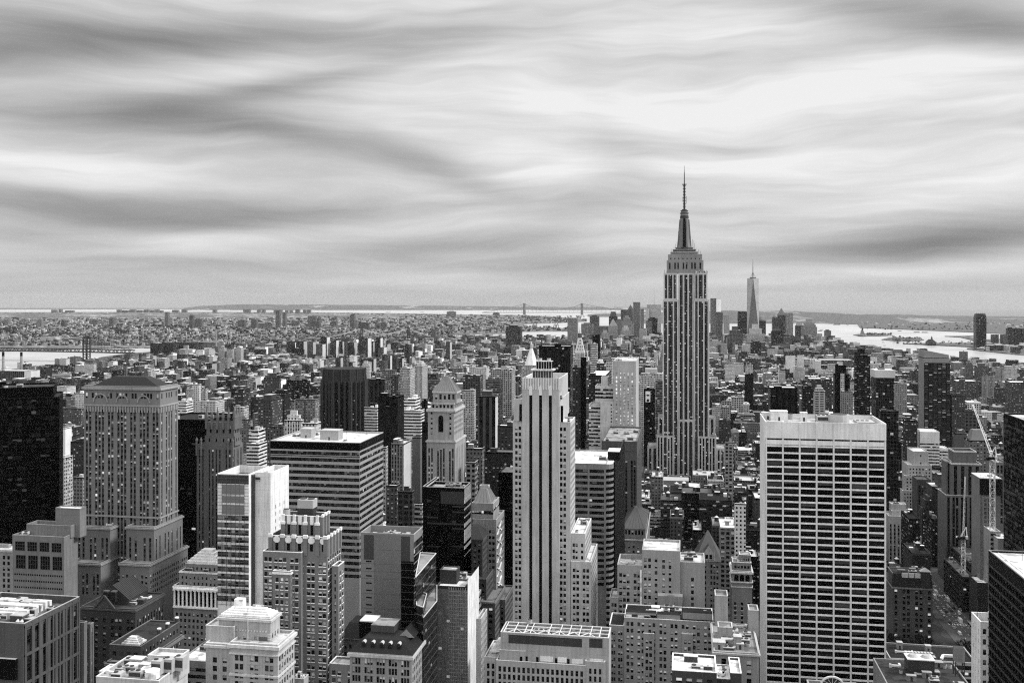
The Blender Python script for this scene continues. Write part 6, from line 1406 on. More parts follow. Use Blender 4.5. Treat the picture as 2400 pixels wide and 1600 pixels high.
# round satellite dish on a nearer roof, in front of the broad slab
B = Bld('low_roof_building', 'building just below the view carrying a round white-rimmed skylight on its roof', 'building', gx(1905, 330), 330, nwin=0, wall=.3, kind='concrete', roof=.2, short='the round skylight')
zt_ = gz(1640, 1950, 330); B.block(0, 16, 0, 16, 0, zt_, None, None, None, None, par=.5)
mb = MB(); r = (gx(1977, 330)-gx(1925, 330))/2; cx = gx(1951, 332)-B.x0; zc = gz(1585, 1951, 332)-r*.8
for i in range(20):
    t0_, t1_ = math.pi*i/20, math.pi*(i+1)/20; p, q = (cx+r*math.cos(t0_), 2, zc+r*.8*math.sin(t0_)), (cx+r*math.cos(t1_), 2, zc+r*.8*math.sin(t1_))
    mb.bar(p, q, .5, M_WHITE); mb.face([(cx, 2.1, zc), (p[0], 2.1, p[2]), (q[0], 2.1, q[2])], mat_plain('skylight_glass', .08, .3, .5))
for i in range(1, 6): t0_ = math.pi*i/6; mb.bar((cx, 2, zc), (cx+r*math.cos(t0_), 2, zc+r*.8*math.sin(t0_)), .12, M_STEEL)
mb.box(cx-r, cx+r, 2, 5, zt_-.5, zc, B.W); B.part('round_skylight', mb); foot(B, B.x0, B.x0+16, 330, 346); B.finish()

# tower cranes
def crane(label, uB, vBase, vTop, D, jib, mastw, zbase):
    x = gx(uB, D); zt_ = gz(vTop, uB, D); o = empty('tower_crane', (x, D, zbase)); tag(o, label, 'crane', 'white tower cranes on the building sites')
    H = zt_-zbase; wm = mat_plain('crane_white_paint', .6, .5, .4); dk_ = mat_plain('crane_dark', .03, .6, .3); h = mastw/2; mb = MB()
    for i in (-h, h):
        for j in (-h, h): mb.bar((i, j, 0), (i, j, H), mastw*.11, wm)
    n = int(H/(mastw*1.1))
    for k in range(n):
        z0_, z1_ = H*k/n, H*(k+1)/n; s_ = 1 if k % 2 else -1
        for (p, q) in (((-h*s_, -h), (h*s_, -h)), ((h, -h*s_), (h, h*s_)), ((-h, h*s_), (-h, -h*s_))): mb.bar((p[0], p[1], z0_), (q[0], q[1], z1_), mastw*.08, wm)
        mb.bar((-h, -h, z1_), (h, -h, z1_), mastw*.1, wm)
    mb.build('mast', o)
    mb = MB(); mb.box(-2.6, 3.2, -2.2, 2.2, H, H+2.0, dk_); mb.box(1.2, 3.0, -3.2, -1.2, H+.4, H+2.6, wm); mb.build('cab', o)
    mb = MB(); mb.box(-4.5, -2.6, -1.8, 1.8, H-.8, H+1.6, dk_); mb.build('counterweight', o)
    mb = MB(); ja = Vector((0, 0, H+2)); jb = Vector((gx(jib[0], D+jib[2])-x, jib[2], gz(jib[1], jib[0], D+jib[2])-zbase)); d = jb-ja; nrm = Vector((d.z, 0, -d.x)).normalized() if abs(d.x) > .1 else Vector((1, 0, 0)); w_ = mastw*.55
    for s1 in (-w_/2, w_/2): mb.bar(ja+nrm*s1, jb+nrm*s1*.5, w_*.13, wm)
    mb.bar(ja+Vector((0, w_, 0)), jb, w_*.13, wm)
    n = int(d.length/(w_*1.2))
    for k in range(n):
        p, q = ja+d*(k/n), ja+d*((k+1)/n); s_ = (w_/2)*(1 if k % 2 else -1)*(1-.5*k/n); mb.bar(p+nrm*s_, q-nrm*s_, w_*.09, wm)
    mb.build('jib', o)
    mb = MB(); ap = Vector((2.2, 0, H+10)); 
    for s1 in (-1.2, 1.2): mb.bar((2.6, s1, H+2), ap, .45, wm); mb.bar((-2.2, s1, H+2), ap, .45, wm)
    mb.bar(ap, ja+d*.8, .12, dk_); mb.build('a_frame', o); return o
crane('tall white lattice tower crane with its boom raised, rising from the unfinished tower', 2326, 1275, 1076, 835, (2280, 948, 25), 3.3, gz(1278, 2326, 835))
crane('white lattice crane standing upright in front of the drum-crowned tower', 2258, 1345, 1262, 885, (2262, 1116, 8), 2.9, gz(1345, 2258, 885))
# ------------------------------------------------------------------ the middle distance: towers surveyed one by one, then the city blocks between them
import numpy as np
random.seed(51)
FST = [mat_facade(3.2, 3.5, .46, .5, blind=.3), mat_facade(3.0, 3.7, 1.2, .5, dark=.03), mat_facade(2.6, 3.6, .5, .62, dark=.02, strip=True), mat_facade(2.5, 3.4, .62, .6, dark=.03, blind=.3),
       mat_facade(3.0, 3.8, .93, .9, dark=.012, blind=.05), mat_facade(6.0, 3.0, .72, .5, dark=.05), mat_facade(3, 3.5, .02, .02), mat_facade(4.2, 4.0, .66, .62, dark=.02, blind=.2), mat_facade(7, 3.6, .55, 1.2, dark=.015, blind=.02)]
F_ROOF = mat_facade(3, 3, .01, .01)
TW = [(.045, 'black'), (.10, 'very dark'), (.18, 'dark'), (.28, 'grey'), (.40, 'pale grey'), (2, 'whitish')]
SW = ['with small windows', 'with bands of windows', 'with vertical window strips', 'with a light window grid', 'of dark glass', 'with balconies', 'with blank walls', 'with large windows', 'with tall dark stripes']
def tw(t): return next(w for a, w in TW if t <= a)
LABELS = {}
def autolabel(o, tone, style, w, h, u, v, D, cat, group, extra=''):
    shape = 'tower' if h > 2.2*w and h > 55 else ('slab' if h > 1.1*w and h > 30 else ('block' if h > 25 else 'low building'))
    best = None
    for (a, b, vt, d, nm) in HERO:
        c = (a+b)/2; dist = abs(u-c)+abs(v-vt)*.35+(0 if d < D else 60)
        if a-4 <= u <= b+4 and d < D and vt > v: rel, dist = 'behind', dist*.6
        elif u < c: rel = 'left of'
        else: rel = 'right of'
        if best is None or dist < best[0]: best = (dist, rel, nm)
    lab = ' '.join(('%s %s %s%s, %s %s' % (tw(tone), shape, SW[style], extra, best[1], best[2])).split())
    LABELS.setdefault(lab, []).append((u, v, o)); tag(o, lab, cat, group)
ORD = ['first', 'second', 'third', 'fourth', 'fifth', 'sixth', 'seventh', 'eighth', 'ninth', 'tenth', 'eleventh', 'twelfth']
def finish_labels():
    for lab, L_ in LABELS.items():
        if len(L_) < 2:
            L_[0][2]['label'] = ' '.join(lab.split()[:16]); continue
        L_.sort(key=lambda k: k[0])
        for i, (u, v, o) in enumerate(L_):
            t = '%s, %s from the left' % (lab, ORD[i] if i < 12 else 'number %d' % (i+1)); ws = t.split()
            if len(ws) > 16: t = t.replace('with bands of windows', 'with window bands').replace('with vertical window strips', 'with window strips').replace(' from the left', ' from left').replace('with a light window grid', 'with window grid').replace('with small windows', 'small-windowed').replace(' with blank walls', ' blank-walled')
            if len(t.split()) > 16: t = t.replace('right of', 'by').replace('left of', 'by')
            t = ' '.join(t.split()[:16])
            o['label'] = t
BOXES = []           # (x0, x1, y0, y1, z) of everything standing, for the visibility survey
def hat(o, kind, w, d, h, tone):
    """tops that give a far building its outline"""
    mb = MB(); m = F_ROOF
    if kind == 'pyr': mb.frustum([(0, 0), (w, 0), (w, d), (0, d)], h, [(w*.47, d*.47), (w*.53, d*.47), (w*.53, d*.53), (w*.47, d*.53)], h+w*.9, m, tone*.9); nm = 'pyramid_roof'
    elif kind == 'spire': mb.frustum([(w*.15, d*.15), (w*.85, d*.15), (w*.85, d*.85), (w*.15, d*.85)], h, [(w*.35, d*.35), (w*.65, d*.35), (w*.65, d*.65), (w*.35, d*.65)], h+w*1.0, m, tone); mb.frustum([(w*.38, d*.38), (w*.62, d*.38), (w*.62, d*.62), (w*.38, d*.62)], h+w, [(w*.49, d*.49), (w*.51, d*.49), (w*.51, d*.51), (w*.49, d*.51)], h+w*2.4, m, tone*.8); nm = 'spire'
    elif kind == 'step': mb.box(w*.15, w*.85, d*.15, d*.85, h, h+w*.3, FST[0], m, tone, 1, .5); mb.box(w*.3, w*.7, d*.3, d*.7, h+w*.3, h+w*.55, FST[6], m, tone, 0, .5); nm = 'stepped_crown'
    elif kind == 'box': mb.box(w*.2, w*.75, d*.25, d*.8, h, h+min(8, w*.3), FST[6], m, tone*.9, 0, .45); nm = 'bulkhead'
    elif kind == 'trap': mb.frustum([(w*.1, d*.1), (w*.9, d*.1), (w*.9, d*.9), (w*.1, d*.9)], h, [(w*.25, d*.25), (w*.75, d*.25), (w*.75, d*.75), (w*.25, d*.75)], h+w*.55, m, .75 if .12 < tone < .14 else tone*1.3); nm = 'sloped_crown'
    elif kind == 'dome': mb.cyl(w/2, d/2, w*.42, h, h+w*.12, m, 14, tone=tone); mb.cyl(w/2, d/2, w*.4, h+w*.12, h+w*.45, m, 14, w*.12, tone=tone*1.2); nm = 'dome'
    elif kind == 'slope': mb.face([(0, 0, h), (w, 0, h), (w, 0, h+w*.12), (0, 0, h+w*.32)], m, None, tone); mb.face([(w, d, h), (0, d, h), (0, d, h+w*.32), (w, d, h+w*.12)], m, None, tone); mb.face([(0, d, h), (0, 0, h), (0, 0, h+w*.32), (0, d, h+w*.32)], m, None, tone); mb.face([(w, 0, h), (w, d, h), (w, d, h+w*.12), (w, 0, h+w*.12)], m, None, tone); mb.face([(0, 0, h+w*.32), (w, 0, h+w*.12), (w, d, h+w*.12), (0, d, h+w*.32)], m, None, .3); nm = 'sloping_crown'
    elif kind == 'mast': mb.cyl(w/2, d/2, .8, h, h+w*1.2, m, 6, .2, tone=.1); nm = 'mast'
    else: return
    mb.build(nm, o)
def far(cat, D, uL, uR, vT, tone, st, uB=None, hk=None, label=None, roof=.5, dep=None, light=None, name=None, group=None, base=0.0, cut=None):
    D += random.uniform(-4, 4)
    x0, x1 = gx(uL, D), gx(uR, D); w = x1-x0; z = gz(vT, (uL+uR)/2, D); d = dep or ((gd(uB, x1)-D) if uB and x1/D < gx(1600, 1)-1e-3 else w*random.uniform(.7, 1.1)); d = max(6, min(d, 90))
    o = empty(name or {'office tower': 'office_tower', 'apartment building': 'apartment_tower'}.get(cat, 'city_tower'), (x0, D, 0))
    mb, rf = MB(), MB(); m = FST[st]; P_ = [(0, 0), (w, 0), (w, d), (0, d)]
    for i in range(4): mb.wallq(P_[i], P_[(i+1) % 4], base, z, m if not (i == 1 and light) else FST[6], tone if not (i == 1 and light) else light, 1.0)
    rf.box(.3, w-.3, .3, d-.3, z-.9, z-.8, F_ROOF, None, roof, 0, roof)
    for i in range(4): p, q = P_[i], P_[(i+1) % 4]; mb.wallq(q, p, z-1, z-.02, FST[6], tone, 0)
    rf.box(-.1, w+.1, -.1, .5, z, z+.5, F_ROOF, None, min(.8, tone*1.4), 0, min(.8, tone*1.4)); rf.box(w-.5, w+.1, .5, d, z, z+.5, F_ROOF, None, min(.8, tone*1.4), 0, min(.8, tone*1.4))
    mb.build('wall', o); rf.build('roof', o)
    if hk: hat(o, hk, w, d, z, tone)
    if D < 2400 and w > 9:
        for k in range(random.randint(1, 3)):
            b = MB(); ww, dd, hh = random.uniform(2.5, w*.35), random.uniform(2.5, d*.35), random.uniform(2, 5); b.box(0, ww, 0, dd, 0, hh, FST[6], F_ROOF, tone*random.uniform(.6, 1.3), 0, random.uniform(.2, .8)); b.build('bulkhead', o, (random.uniform(.5, w-ww-.5), random.uniform(.5, max(.6, d-dd-.5)), z-.8))
    FOOT.append((x0-2, x1+2, D-2, D+d+2)); BOXES.append((x0, x1, D, D+d, z))
    if label: tag(o, label, cat, group)
    else: autolabel(o, tone, st, w, z, (uL+uR)/2, vT, D, cat, group or 'surveyed towers of the middle distance')
    return o, w, d, z
AP, OF = 'apartment building', 'office tower'
T = [
 # left third
 (AP, 1100, 139, 153, 994, .3, 0, 168, None, .6), (AP, 1080, 144, 153, 1003, .6, 6, 168, None), (AP, 830, 137, 150, 1073, .42, 3, 171, 'box'), (AP, 1500, 139, 190, 957, .17, 0, 197, None), (AP, 1750, 155, 176, 931, .28, 3, 180, None), (AP, 1700, 177, 197, 922, .5, 0), (AP, 900, 140, 178, 1160, .4, 0, 186), (AP, 980, 165, 196, 1035, .1, 0), (AP, 850, 172, 194, 1118, .33, 0, None),
 (AP, 2300, 122, 164, 876, .55, 1, 168), (AP, 2700, 197, 220, 852, .5, 3, 226), (AP, 2900, 226, 240, 848, .22, 0), (AP, 2750, 228, 258, 862, .18, 0, 264, None), (AP, 2750, 265, 286, 856, .3, 3, 289), (AP, 2800, 288, 296, 858, .22, 0, 299),
 (AP, 4300, 352, 378, 804, .05, 0), (AP, 4320, 379, 406, 803, .06, 0), (AP, 4200, 418, 458, 803, .06, 0), (AP, 4150, 430, 440, 809, .4, 0, 443), (AP, 3500, 479, 490, 818, .5, 2, 503), (AP, 3600, 512, 525, 816, .45, 2, 531), (AP, 3600, 531, 545, 818, .45, 2, 551), (AP, 3620, 552, 565, 815, .5, 2, 571), (AP, 2700, 484, 497, 852, .06, 0, 508, None, .2, .35),
 (AP, 1300, 417, 436, 940, .6, 1, 453), (AP, 1500, 450, 466, 901, .5, 0, 472), (AP, 1500, 437, 452, 912, .4, 0), (AP, 1480, 471, 483, 911, .42, 3, 486), (AP, 1450, 467, 505, 940, .5, 3, 526), (AP, 1300, 548, 571, 954, .45, 3, 583), (AP, 1160, 560, 579, 983, .22, 0, 584), (OF, 1000, 583, 605, 1009, .6, 1, 622, None), (OF, 985, 578, 606, 1040, .6, 1, 626), (OF, 1700, 551, 570, 912, .10, 1, 587, 'box'),
 (AP, 1100, 605, 638, 937, .13, 0, 662, 'box'), (AP, 1160, 626, 667, 920, .07, 0), (AP, 1210, 668, 690, 938, .26, 0), (AP, 1212, 692, 713, 936, .26, 0), (AP, 1214, 716, 739, 936, .26, 0), (OF, 900, 667, 706, 985, .55, 2, 710, 'step'), (OF, 880, 708, 741, 992, .5, 0), (AP, 1600, 618, 655, 885, .14, 0, 659, 'box'), (OF, 1700, 671, 724, 892, .04, 3, 727, None, .05), (AP, 960, 626, 664, 1000, .16, 0, None),
 # centre left
 (OF, 1500, 856, 900, 889, .08, 8, None), (AP, 1450, 903, 914, 890, .3, 3), (AP, 1440, 915, 933, 883, .13, 0, 935, 'box'), (OF, 1000, 886, 932, 930, .04, 8, 947, None, .1), (OF, 1150, 945, 974, 935, .6, 1, 985), (OF, 1140, 940, 986, 962, .55, 1), (OF, 1250, 854, 884, 955, .5, 1, 889), (AP, 2000, 937, 961, 863, .42, 3, 975), (AP, 1900, 972, 990, 858, .45, 2, 1002, 'step'), (AP, 2000, 882, 927, 868, .26, 7, 930), (AP, 2300, 846, 866, 858, .45, 0, 869, 'step'),
 (AP, 1050, 1120, 1161, 929, .14, 8, 1167, 'box', .5, .5), (OF, 900, 1166, 1204, 998, .10, 0), (OF, 800, 1135, 1204, 1060, .07, 0, None), (OF, 850, 1092, 1130, 1051, .2, 0, 1136), (OF, 780, 1092, 1113, 1084, .28, 7, 1120, None), (AP, 900, 897, 905, 1048, .4, 0, 909), (OF, 860, 917, 946, 1040, .26, 2, 965, None, .5, .5), (OF, 920, 966, 985, 1025, .2, 6, 990), (OF, 880, 989, 1004, 990, .05, 4), (AP, 690, 932, 966, 1152, .12, 7, 970, None), (OF, 705, 966, 990, 1182, .42, 1), (AP, 730, 905, 930, 1138, .15, 0), (AP, 1300, 988, 1000, 935, .1, 4), (AP, 1600, 1085, 1125, 880, .14, 7, None), (AP, 1500, 1138, 1172, 890, .2, 1), (AP, 1400, 1083, 1110, 915, .42, 3), (AP, 1900, 1150, 1200, 865, .4, 7, None), (AP, 1750, 1100, 1140, 862, .5, 0),
 # middle
 (OF, 1500, 1263, 1337, 811, .012, 4, None), (AP, 1100, 1342, 1361, 862, .10, 0, 1362, None), (AP, 1090, 1361, 1373, 838, .015, 6), (OF, 2030, 1388, 1406, 785, .03, 4), (OF, 2000, 1384, 1400, 807, .5, 1), (OF, 1400, 1398, 1416, 852, .13, 3, None, 'trap'), (OF, 1150, 1380, 1420, 880, .08, 3, 1434), (AP, 1300, 1421, 1435, 845, .5, 3), (OF, 1480, 1536, 1556, 893, .22, 1), (OF, 1700, 1501, 1552, 876, .5, 3, None, 'box'), (OF, 1550, 1509, 1535, 913, .02, 4),
 (OF, 1000, 1372, 1392, 1035, .2, 0), (AP, 820, 1384, 1402, 1068, .4, 0), (OF, 1300, 1467, 1498, 900, .25, 0),
 # right
 (AP, 1700, 2003, 2015, 825, .06, 1), (OF, 1690, 2014, 2040, 836, .02, 1, None), (OF, 1700, 2012, 2027, 819, .03, 6), (OF, 1600, 1956, 1992, 878, .015, 4), (OF, 1598, 1960, 1983, 857, .02, 6), (OF, 1590, 1970, 1979, 876, .5, 3), (OF, 1585, 1974, 1999, 918, .3, 0), (OF, 1150, 1806, 1869, 909, .02, 8, None, None, .7), (OF, 1250, 1881, 1906, 906, .05, 0), (AP, 1300, 1909, 1934, 917, .4, 5, None, 'step'), (AP, 1500, 2166, 2227, 851, .05, 5), (AP, 1505, 2165, 2224, 838, .3, 6, None, 'slope'), (OF, 1020, 2064, 2106, 963, .10, 4), (OF, 1250, 2122, 2150, 985, .08, 0), (OF, 1150, 2239, 2266, 1016, .16, 6, None, None), (OF, 1500, 2231, 2262, 927, .12, 0), (OF, 1250, 2262, 2290, 965, .14, 7, None, None), (OF, 1050, 2272, 2318, 1032, .2, 0, None, 'trap'),
 (AP, 2400, 2303, 2315, 880, .35, 2), (AP, 2420, 2317, 2332, 881, .35, 2), (AP, 2000, 2371, 2420, 896, .13, 0), (AP, 3000, 2337, 2352, 862, .35, 0), (AP, 2980, 2353, 2384, 865, .4, 0, None, 'box'), (AP, 3100, 2264, 2281, 853, .2, 0, None, 'step'), (AP, 2300, 2244, 2294, 893, .13, 0), (AP, 2200, 2336, 2366, 910, .12, 0), (AP, 3050, 2290, 2318, 858, .16, 0, None, 'box'), (AP, 3700, 1879, 1920, 842, .45, 7), (AP, 3600, 1923, 2000, 844, .2, 7), (AP, 3500, 2041, 2062, 853, .5, 7), (AP, 3300, 1843, 1864, 834, .6, 0), (AP, 3350, 1870, 1884, 832, .6, 0), (AP, 3000, 1865, 1887, 866, .4, 0, None, 'box'), (AP, 4600, 1923, 1949, 824, .06, 7, None, 'box'), (AP, 4300, 2028, 2056, 826, .16, 7, None, 'step'), (AP, 3400, 2066, 2100, 858, .13, 0), (AP, 3300, 2112, 2150, 862, .4, 0), (AP, 2000, 2100, 2126, 900, .28, 0), (AP, 1900, 1898, 1950, 888, .1, 0), (AP, 2100, 1748, 1765, 856, .42, 0), (AP, 2000, 1746, 1766, 878, .04, 6), (AP, 1900, 1715, 1743, 931, .42, 7), (AP, 1760, 1692, 1713, 940, .38, 7), (AP, 1700, 1669, 1690, 953, .4, 0), (AP, 1705, 1691, 1706, 955, .33, 0), (AP, 1500, 1685, 1713, 986, .12, 0), (OF, 1150, 1699, 1720, 1036, .32, 7), (OF, 2600, 1700, 1722, 852, .5, 3), (OF, 830, 1722, 1748, 1180, .6, 0, None, None, .7), (OF, 1235, 1532, 1642, 1145, .26, 7, None, 'box', .8), (OF, 1225, 1654, 1690, 1150, .2, 0, None, 'box', .5),
]
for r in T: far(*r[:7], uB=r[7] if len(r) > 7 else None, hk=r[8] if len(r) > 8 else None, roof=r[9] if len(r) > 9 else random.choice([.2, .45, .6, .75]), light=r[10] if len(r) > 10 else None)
o, w, d, z = far(OF, 1450, 2053, 2095, 870, .10, 4, dep=34, roof=.5, label='dark mottled glass tower with a pale blank crown, beyond the broad white-framed slab')
mb = MB(); zb_ = gz(885, 2073, 1450); mb.box(-1.5, w+1.5, -1.2, d+1, zb_, z+1.5, FST[6], F_ROOF, .5, 0, .5, True); mb.build('crown_screen', o)
# housing estates near the river: dark slabs with lighter flanks
H1 = [(730, 800, 620), (800, 850, 615), (835, 915, 660), (960, 1030, 650), (1030, 1105, 630), (1140, 1215, 650), (1200, 1250, 600), (1245, 1310, 605), (1310, 1360, 625)]
H2 = [(370, 470, 470), (470, 550, 475), (550, 640, 495), (690, 760, 460), (765, 810, 470), (810, 840, 465), (940, 1030, 480), (1030, 1100, 475), (1120, 1200, 525), (1370, 1430, 500), (1445, 1500, 515), (1650, 1720, 570), (1745, 1800, 475), (280, 360, 470), (840, 930, 478), (590, 680, 430), (960, 1060, 440), (1100, 1165, 438)]
for D_, L_ in ((3000, H1), (3900, H2)):
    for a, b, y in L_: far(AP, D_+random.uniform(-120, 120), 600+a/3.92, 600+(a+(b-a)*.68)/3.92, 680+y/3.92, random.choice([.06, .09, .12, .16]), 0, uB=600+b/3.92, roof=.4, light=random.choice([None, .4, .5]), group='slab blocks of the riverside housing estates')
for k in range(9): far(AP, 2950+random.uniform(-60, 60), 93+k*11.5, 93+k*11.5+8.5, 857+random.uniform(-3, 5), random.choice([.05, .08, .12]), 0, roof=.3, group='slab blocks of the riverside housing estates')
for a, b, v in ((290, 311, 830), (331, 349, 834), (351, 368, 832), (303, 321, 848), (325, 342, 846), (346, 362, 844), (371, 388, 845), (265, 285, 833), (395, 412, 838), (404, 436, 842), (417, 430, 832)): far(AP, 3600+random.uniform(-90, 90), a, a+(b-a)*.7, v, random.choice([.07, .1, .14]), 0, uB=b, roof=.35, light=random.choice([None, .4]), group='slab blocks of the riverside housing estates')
# lower downtown cluster
DT = [(5200, 1330, 1353, 745, .30, 2, None), (4600, 1185, 1220, 766, .08, 0, 'box'), (6300, 1362, 1389, 759, .28, 1, 'box'), (6400, 1390, 1426, 764, .2, 0, None), (7000, 1382, 1404, 741, .12, 0, 'box'), (7000, 1427, 1447, 741, .1, 4, 'trap'), (6200, 1427, 1446, 764, .35, 0, 'pyr'), (7000, 1455, 1472, 726, .12, 2, None), (7100, 1472, 1483, 724, .16, 0, 'pyr'), (6300, 1484, 1500, 708, .25, 2, None), (6900, 1501, 1509, 724, .2, 0, None), (7200, 1516, 1550, 714, .42, 3, 'mast'), (7150, 1513, 1520, 722, .4, 6, None), (6000, 1514, 1528, 752, .2, 1, None), (6100, 1518, 1541, 746, .045, 4, 'box'), (6150, 1457, 1480, 752, .28, 0, 'step'), (6000, 1455, 1477, 775, .42, 2, 'step'), (6450, 1443, 1459, 750, .24, 0, 'box'), (4800, 1445, 1456, 792, .6, 0, None), (5600, 1478, 1498, 796, .3, 0, 'box'), (5700, 1498, 1515, 770, .4, 3, None), (5600, 1407, 1427, 785, .34, 0, 'step'), (5300, 1360, 1385, 800, .3, 0, None),
      (6800, 1665, 1679, 699, .55, 4, None), (6780, 1679, 1690, 700, .7, 6, None), (6500, 1677, 1694, 731, .42, 4, None), (6900, 1696, 1710, 740, .4, 2, 'box'), (6300, 1729, 1758, 730, .10, 4, None), (6200, 1773, 1795, 752, .18, 4, 'dome'), (5000, 1705, 1741, 784, .14, 0, 'step'), (5200, 1751, 1792, 782, .45, 7, 'step'), (4300, 1760, 1784, 803, .07, 7, 'box'), (6600, 1810, 1824, 744, .22, 4, 'dome'), (6700, 1823, 1841, 738, .22, 4, 'pyr'), (6700, 1840, 1859, 733, .34, 1, None), (5000, 1808, 1836, 776, .10, 4, 'box'), (5200, 1838, 1856, 790, .14, 0, None), (5210, 1858, 1877, 788, .14, 0, None), (6500, 1865, 1884, 763, .22, 4, 'trap'), (6000, 1879, 1915, 766, .30, 2, 'step'), (6100, 1890, 1912, 761, .14, 1, None), (6400, 1916, 1927, 782, .4, 1, None), (6500, 1934, 1948, 775, .2, 2, 'box'), (6400, 1949, 1957, 800, .2, 0, 'pyr'), (4700, 1664, 1690, 800, .4, 0, 'box'), (4400, 1690, 1704, 806, .35, 0, None), (4200, 1800, 1822, 818, .4, 0, None), (5400, 1720, 1735, 776, .3, 0, None)]
for D_, a, b, v, t, s_, hk in DT: far(OF, D_, a, b, v, t, s_, hk=hk, dep=random.uniform(30, 60), roof=.4, group='office towers of the distant downtown cluster')
# far shore towers: the borough across the river and the jersey waterfront
BT = [(646, 655, 727, .18), (662, 669, 731, .2), (721, 740, 740, .2), (742, 749, 745, .14), (820, 830, 738, .16), (831, 836, 750, .2), (840, 863, 757, .14), (782, 810, 762, .34), (879, 890, 758, .24), (892, 905, 757, .16), (773, 788, 754, .2), (683, 700, 752, .18), (605, 637, 758, .2), (731, 745, 754, .12), (386, 393, 731, .2), (443, 451, 740, .14), (454, 472, 748, .22), (419, 426, 752, .3), (557, 573, 750, .16), (588, 600, 749, .2), (143, 150, 752, .14), (85, 97, 750, .25), (212, 228, 750, .24), (255, 266, 745, .22), (1080, 1105, 772, .2), (1047, 1068, 730, .2), (1155, 1170, 733, .16), (10, 19, 748, .25)]
for a, b, v, t in BT:
    D_ = 8600 if v > 729 or a < 700 else 8600
    if v < 734 and a > 1000: D_ = 15500
    far(AP, D_*random.uniform(.95, 1.05), a, b, v, t, random.choice([0, 2, 3]), hk=random.choice([None, 'box', None]), dep=40, roof=.4, base=2, name='far_tower', group='towers across the east river')
for a, b in ((273, 282), (285, 301), (303, 316), (320, 333), (337, 347), (351, 361), (362, 371), (374, 380), (403, 417), (425, 436), (120, 131), (137, 143), (152, 171), (602, 609), (613, 620), (641, 650), (654, 660), (668, 674), (678, 684), (692, 701), (710, 717), (720, 727), (570, 585), (498, 506)): far(AP, 17500*random.uniform(.97, 1.03), a, b, random.uniform(724.5, 727.5), .2, 6, dep=60, base=2, name='far_tower', group='apartment blocks on the ocean shore')
for a, b, v, t in ((2327, 2341, 784, .14), (2349, 2362, 784, .2), (2363, 2377, 770, .08), (2379, 2393, 770, .08), (2390, 2410, 785, .06), (2396, 2404, 772, .1), (2338, 2357, 812, .3), (2352, 2384, 808, .34), (2312, 2330, 807, .2)): far(AP, 5700, a, b, v, t, 2, hk=random.choice([None, 'box']), dep=40, roof=.4, base=2, name='far_tower', group='towers on the jersey waterfront')
o, w, d, z = far(OF, 5500, 2288, 2312, 744, .07, 4, dep=50, base=2, name='far_tower', label='tall dark curved-topped tower standing alone on the far river bank')
mb = MB(); mb.frustum([(0, 0), (w, 0), (w, d), (0, d)], z, [(w*.08, d*.1), (w*.92, d*.1), (w*.92, d*.9), (w*.08, d*.9)], z+20, FST[4], .12, True, 1.0)
for k in range(5): mb.bar((w*(.1+.2*k), d*.2, z+20), (w*(.1+.2*k), d*.2, z+26), 1.2, F_ROOF, .2)
mb.build('crown', o)

# special towers of the middle distance
def octtower():
    D_ = 1290; uc, hw = 790.5, 50.5; t = gt(uc, D_)/FPX; r = hw*t; cx = gx(uc, D_); z = gz(866, uc, D_); zc = gz(897, uc, D_)
    o = empty('ribbed_tower', (cx, D_+r, 0)); tag(o, 'dark octagonal brick tower with vertical ribs and a sloping blank top storey', 'office tower')
    Pq = [(r*math.cos(math.pi*(i+.5)/4+.2)*1.06, r*math.sin(math.pi*(i+.5)/4+.2)*1.06) for i in range(8)]; mb, rb, cr, rf = MB(), MB(), MB(), MB()
    gl = mat_facade(2.0, 3.7, 1.2, .8, dark=.008, blind=.03); br = mat_wall(.09, kind='brick')
    for i in range(8):
        p, q = Pq[i], Pq[(i+1) % 8]; mb.wallq(p, q, 0, zc, gl, .05, 1.0)
        for f in (0, .36, .68): rb.bar((p[0]+(q[0]-p[0])*f, p[1]+(q[1]-p[1])*f, 0), (p[0]+(q[0]-p[0])*f, p[1]+(q[1]-p[1])*f, zc+2), 2.6 if f else 4.2, br)
    Q = [(p[0]*.95, p[1]*.95) for p in Pq]; cr.frustum(Pq, zc, Q, z, mat_wall(.065, kind='brick'))
    for i in range(8):
        for f in (0, .5): p, q = Pq[i], Pq[(i+1) % 8]; a_ = [p[n]+(q[n]-p[n])*f for n in (0, 1)]; cr.bar((a_[0], a_[1], zc), (a_[0]*.955, a_[1]*.955, z), 1.5, br)
    mb.build('glazing', o); rb.build('rib', o); cr.build('crown', o); FOOT.append((cx-r, cx+r, D_, D_+2*r)); BOXES.append((cx-r, cx+r, D_, D_+2*r, z)); HERO.append((740, 841, 866, D_, 'the ribbed dark tower'))
octtower()
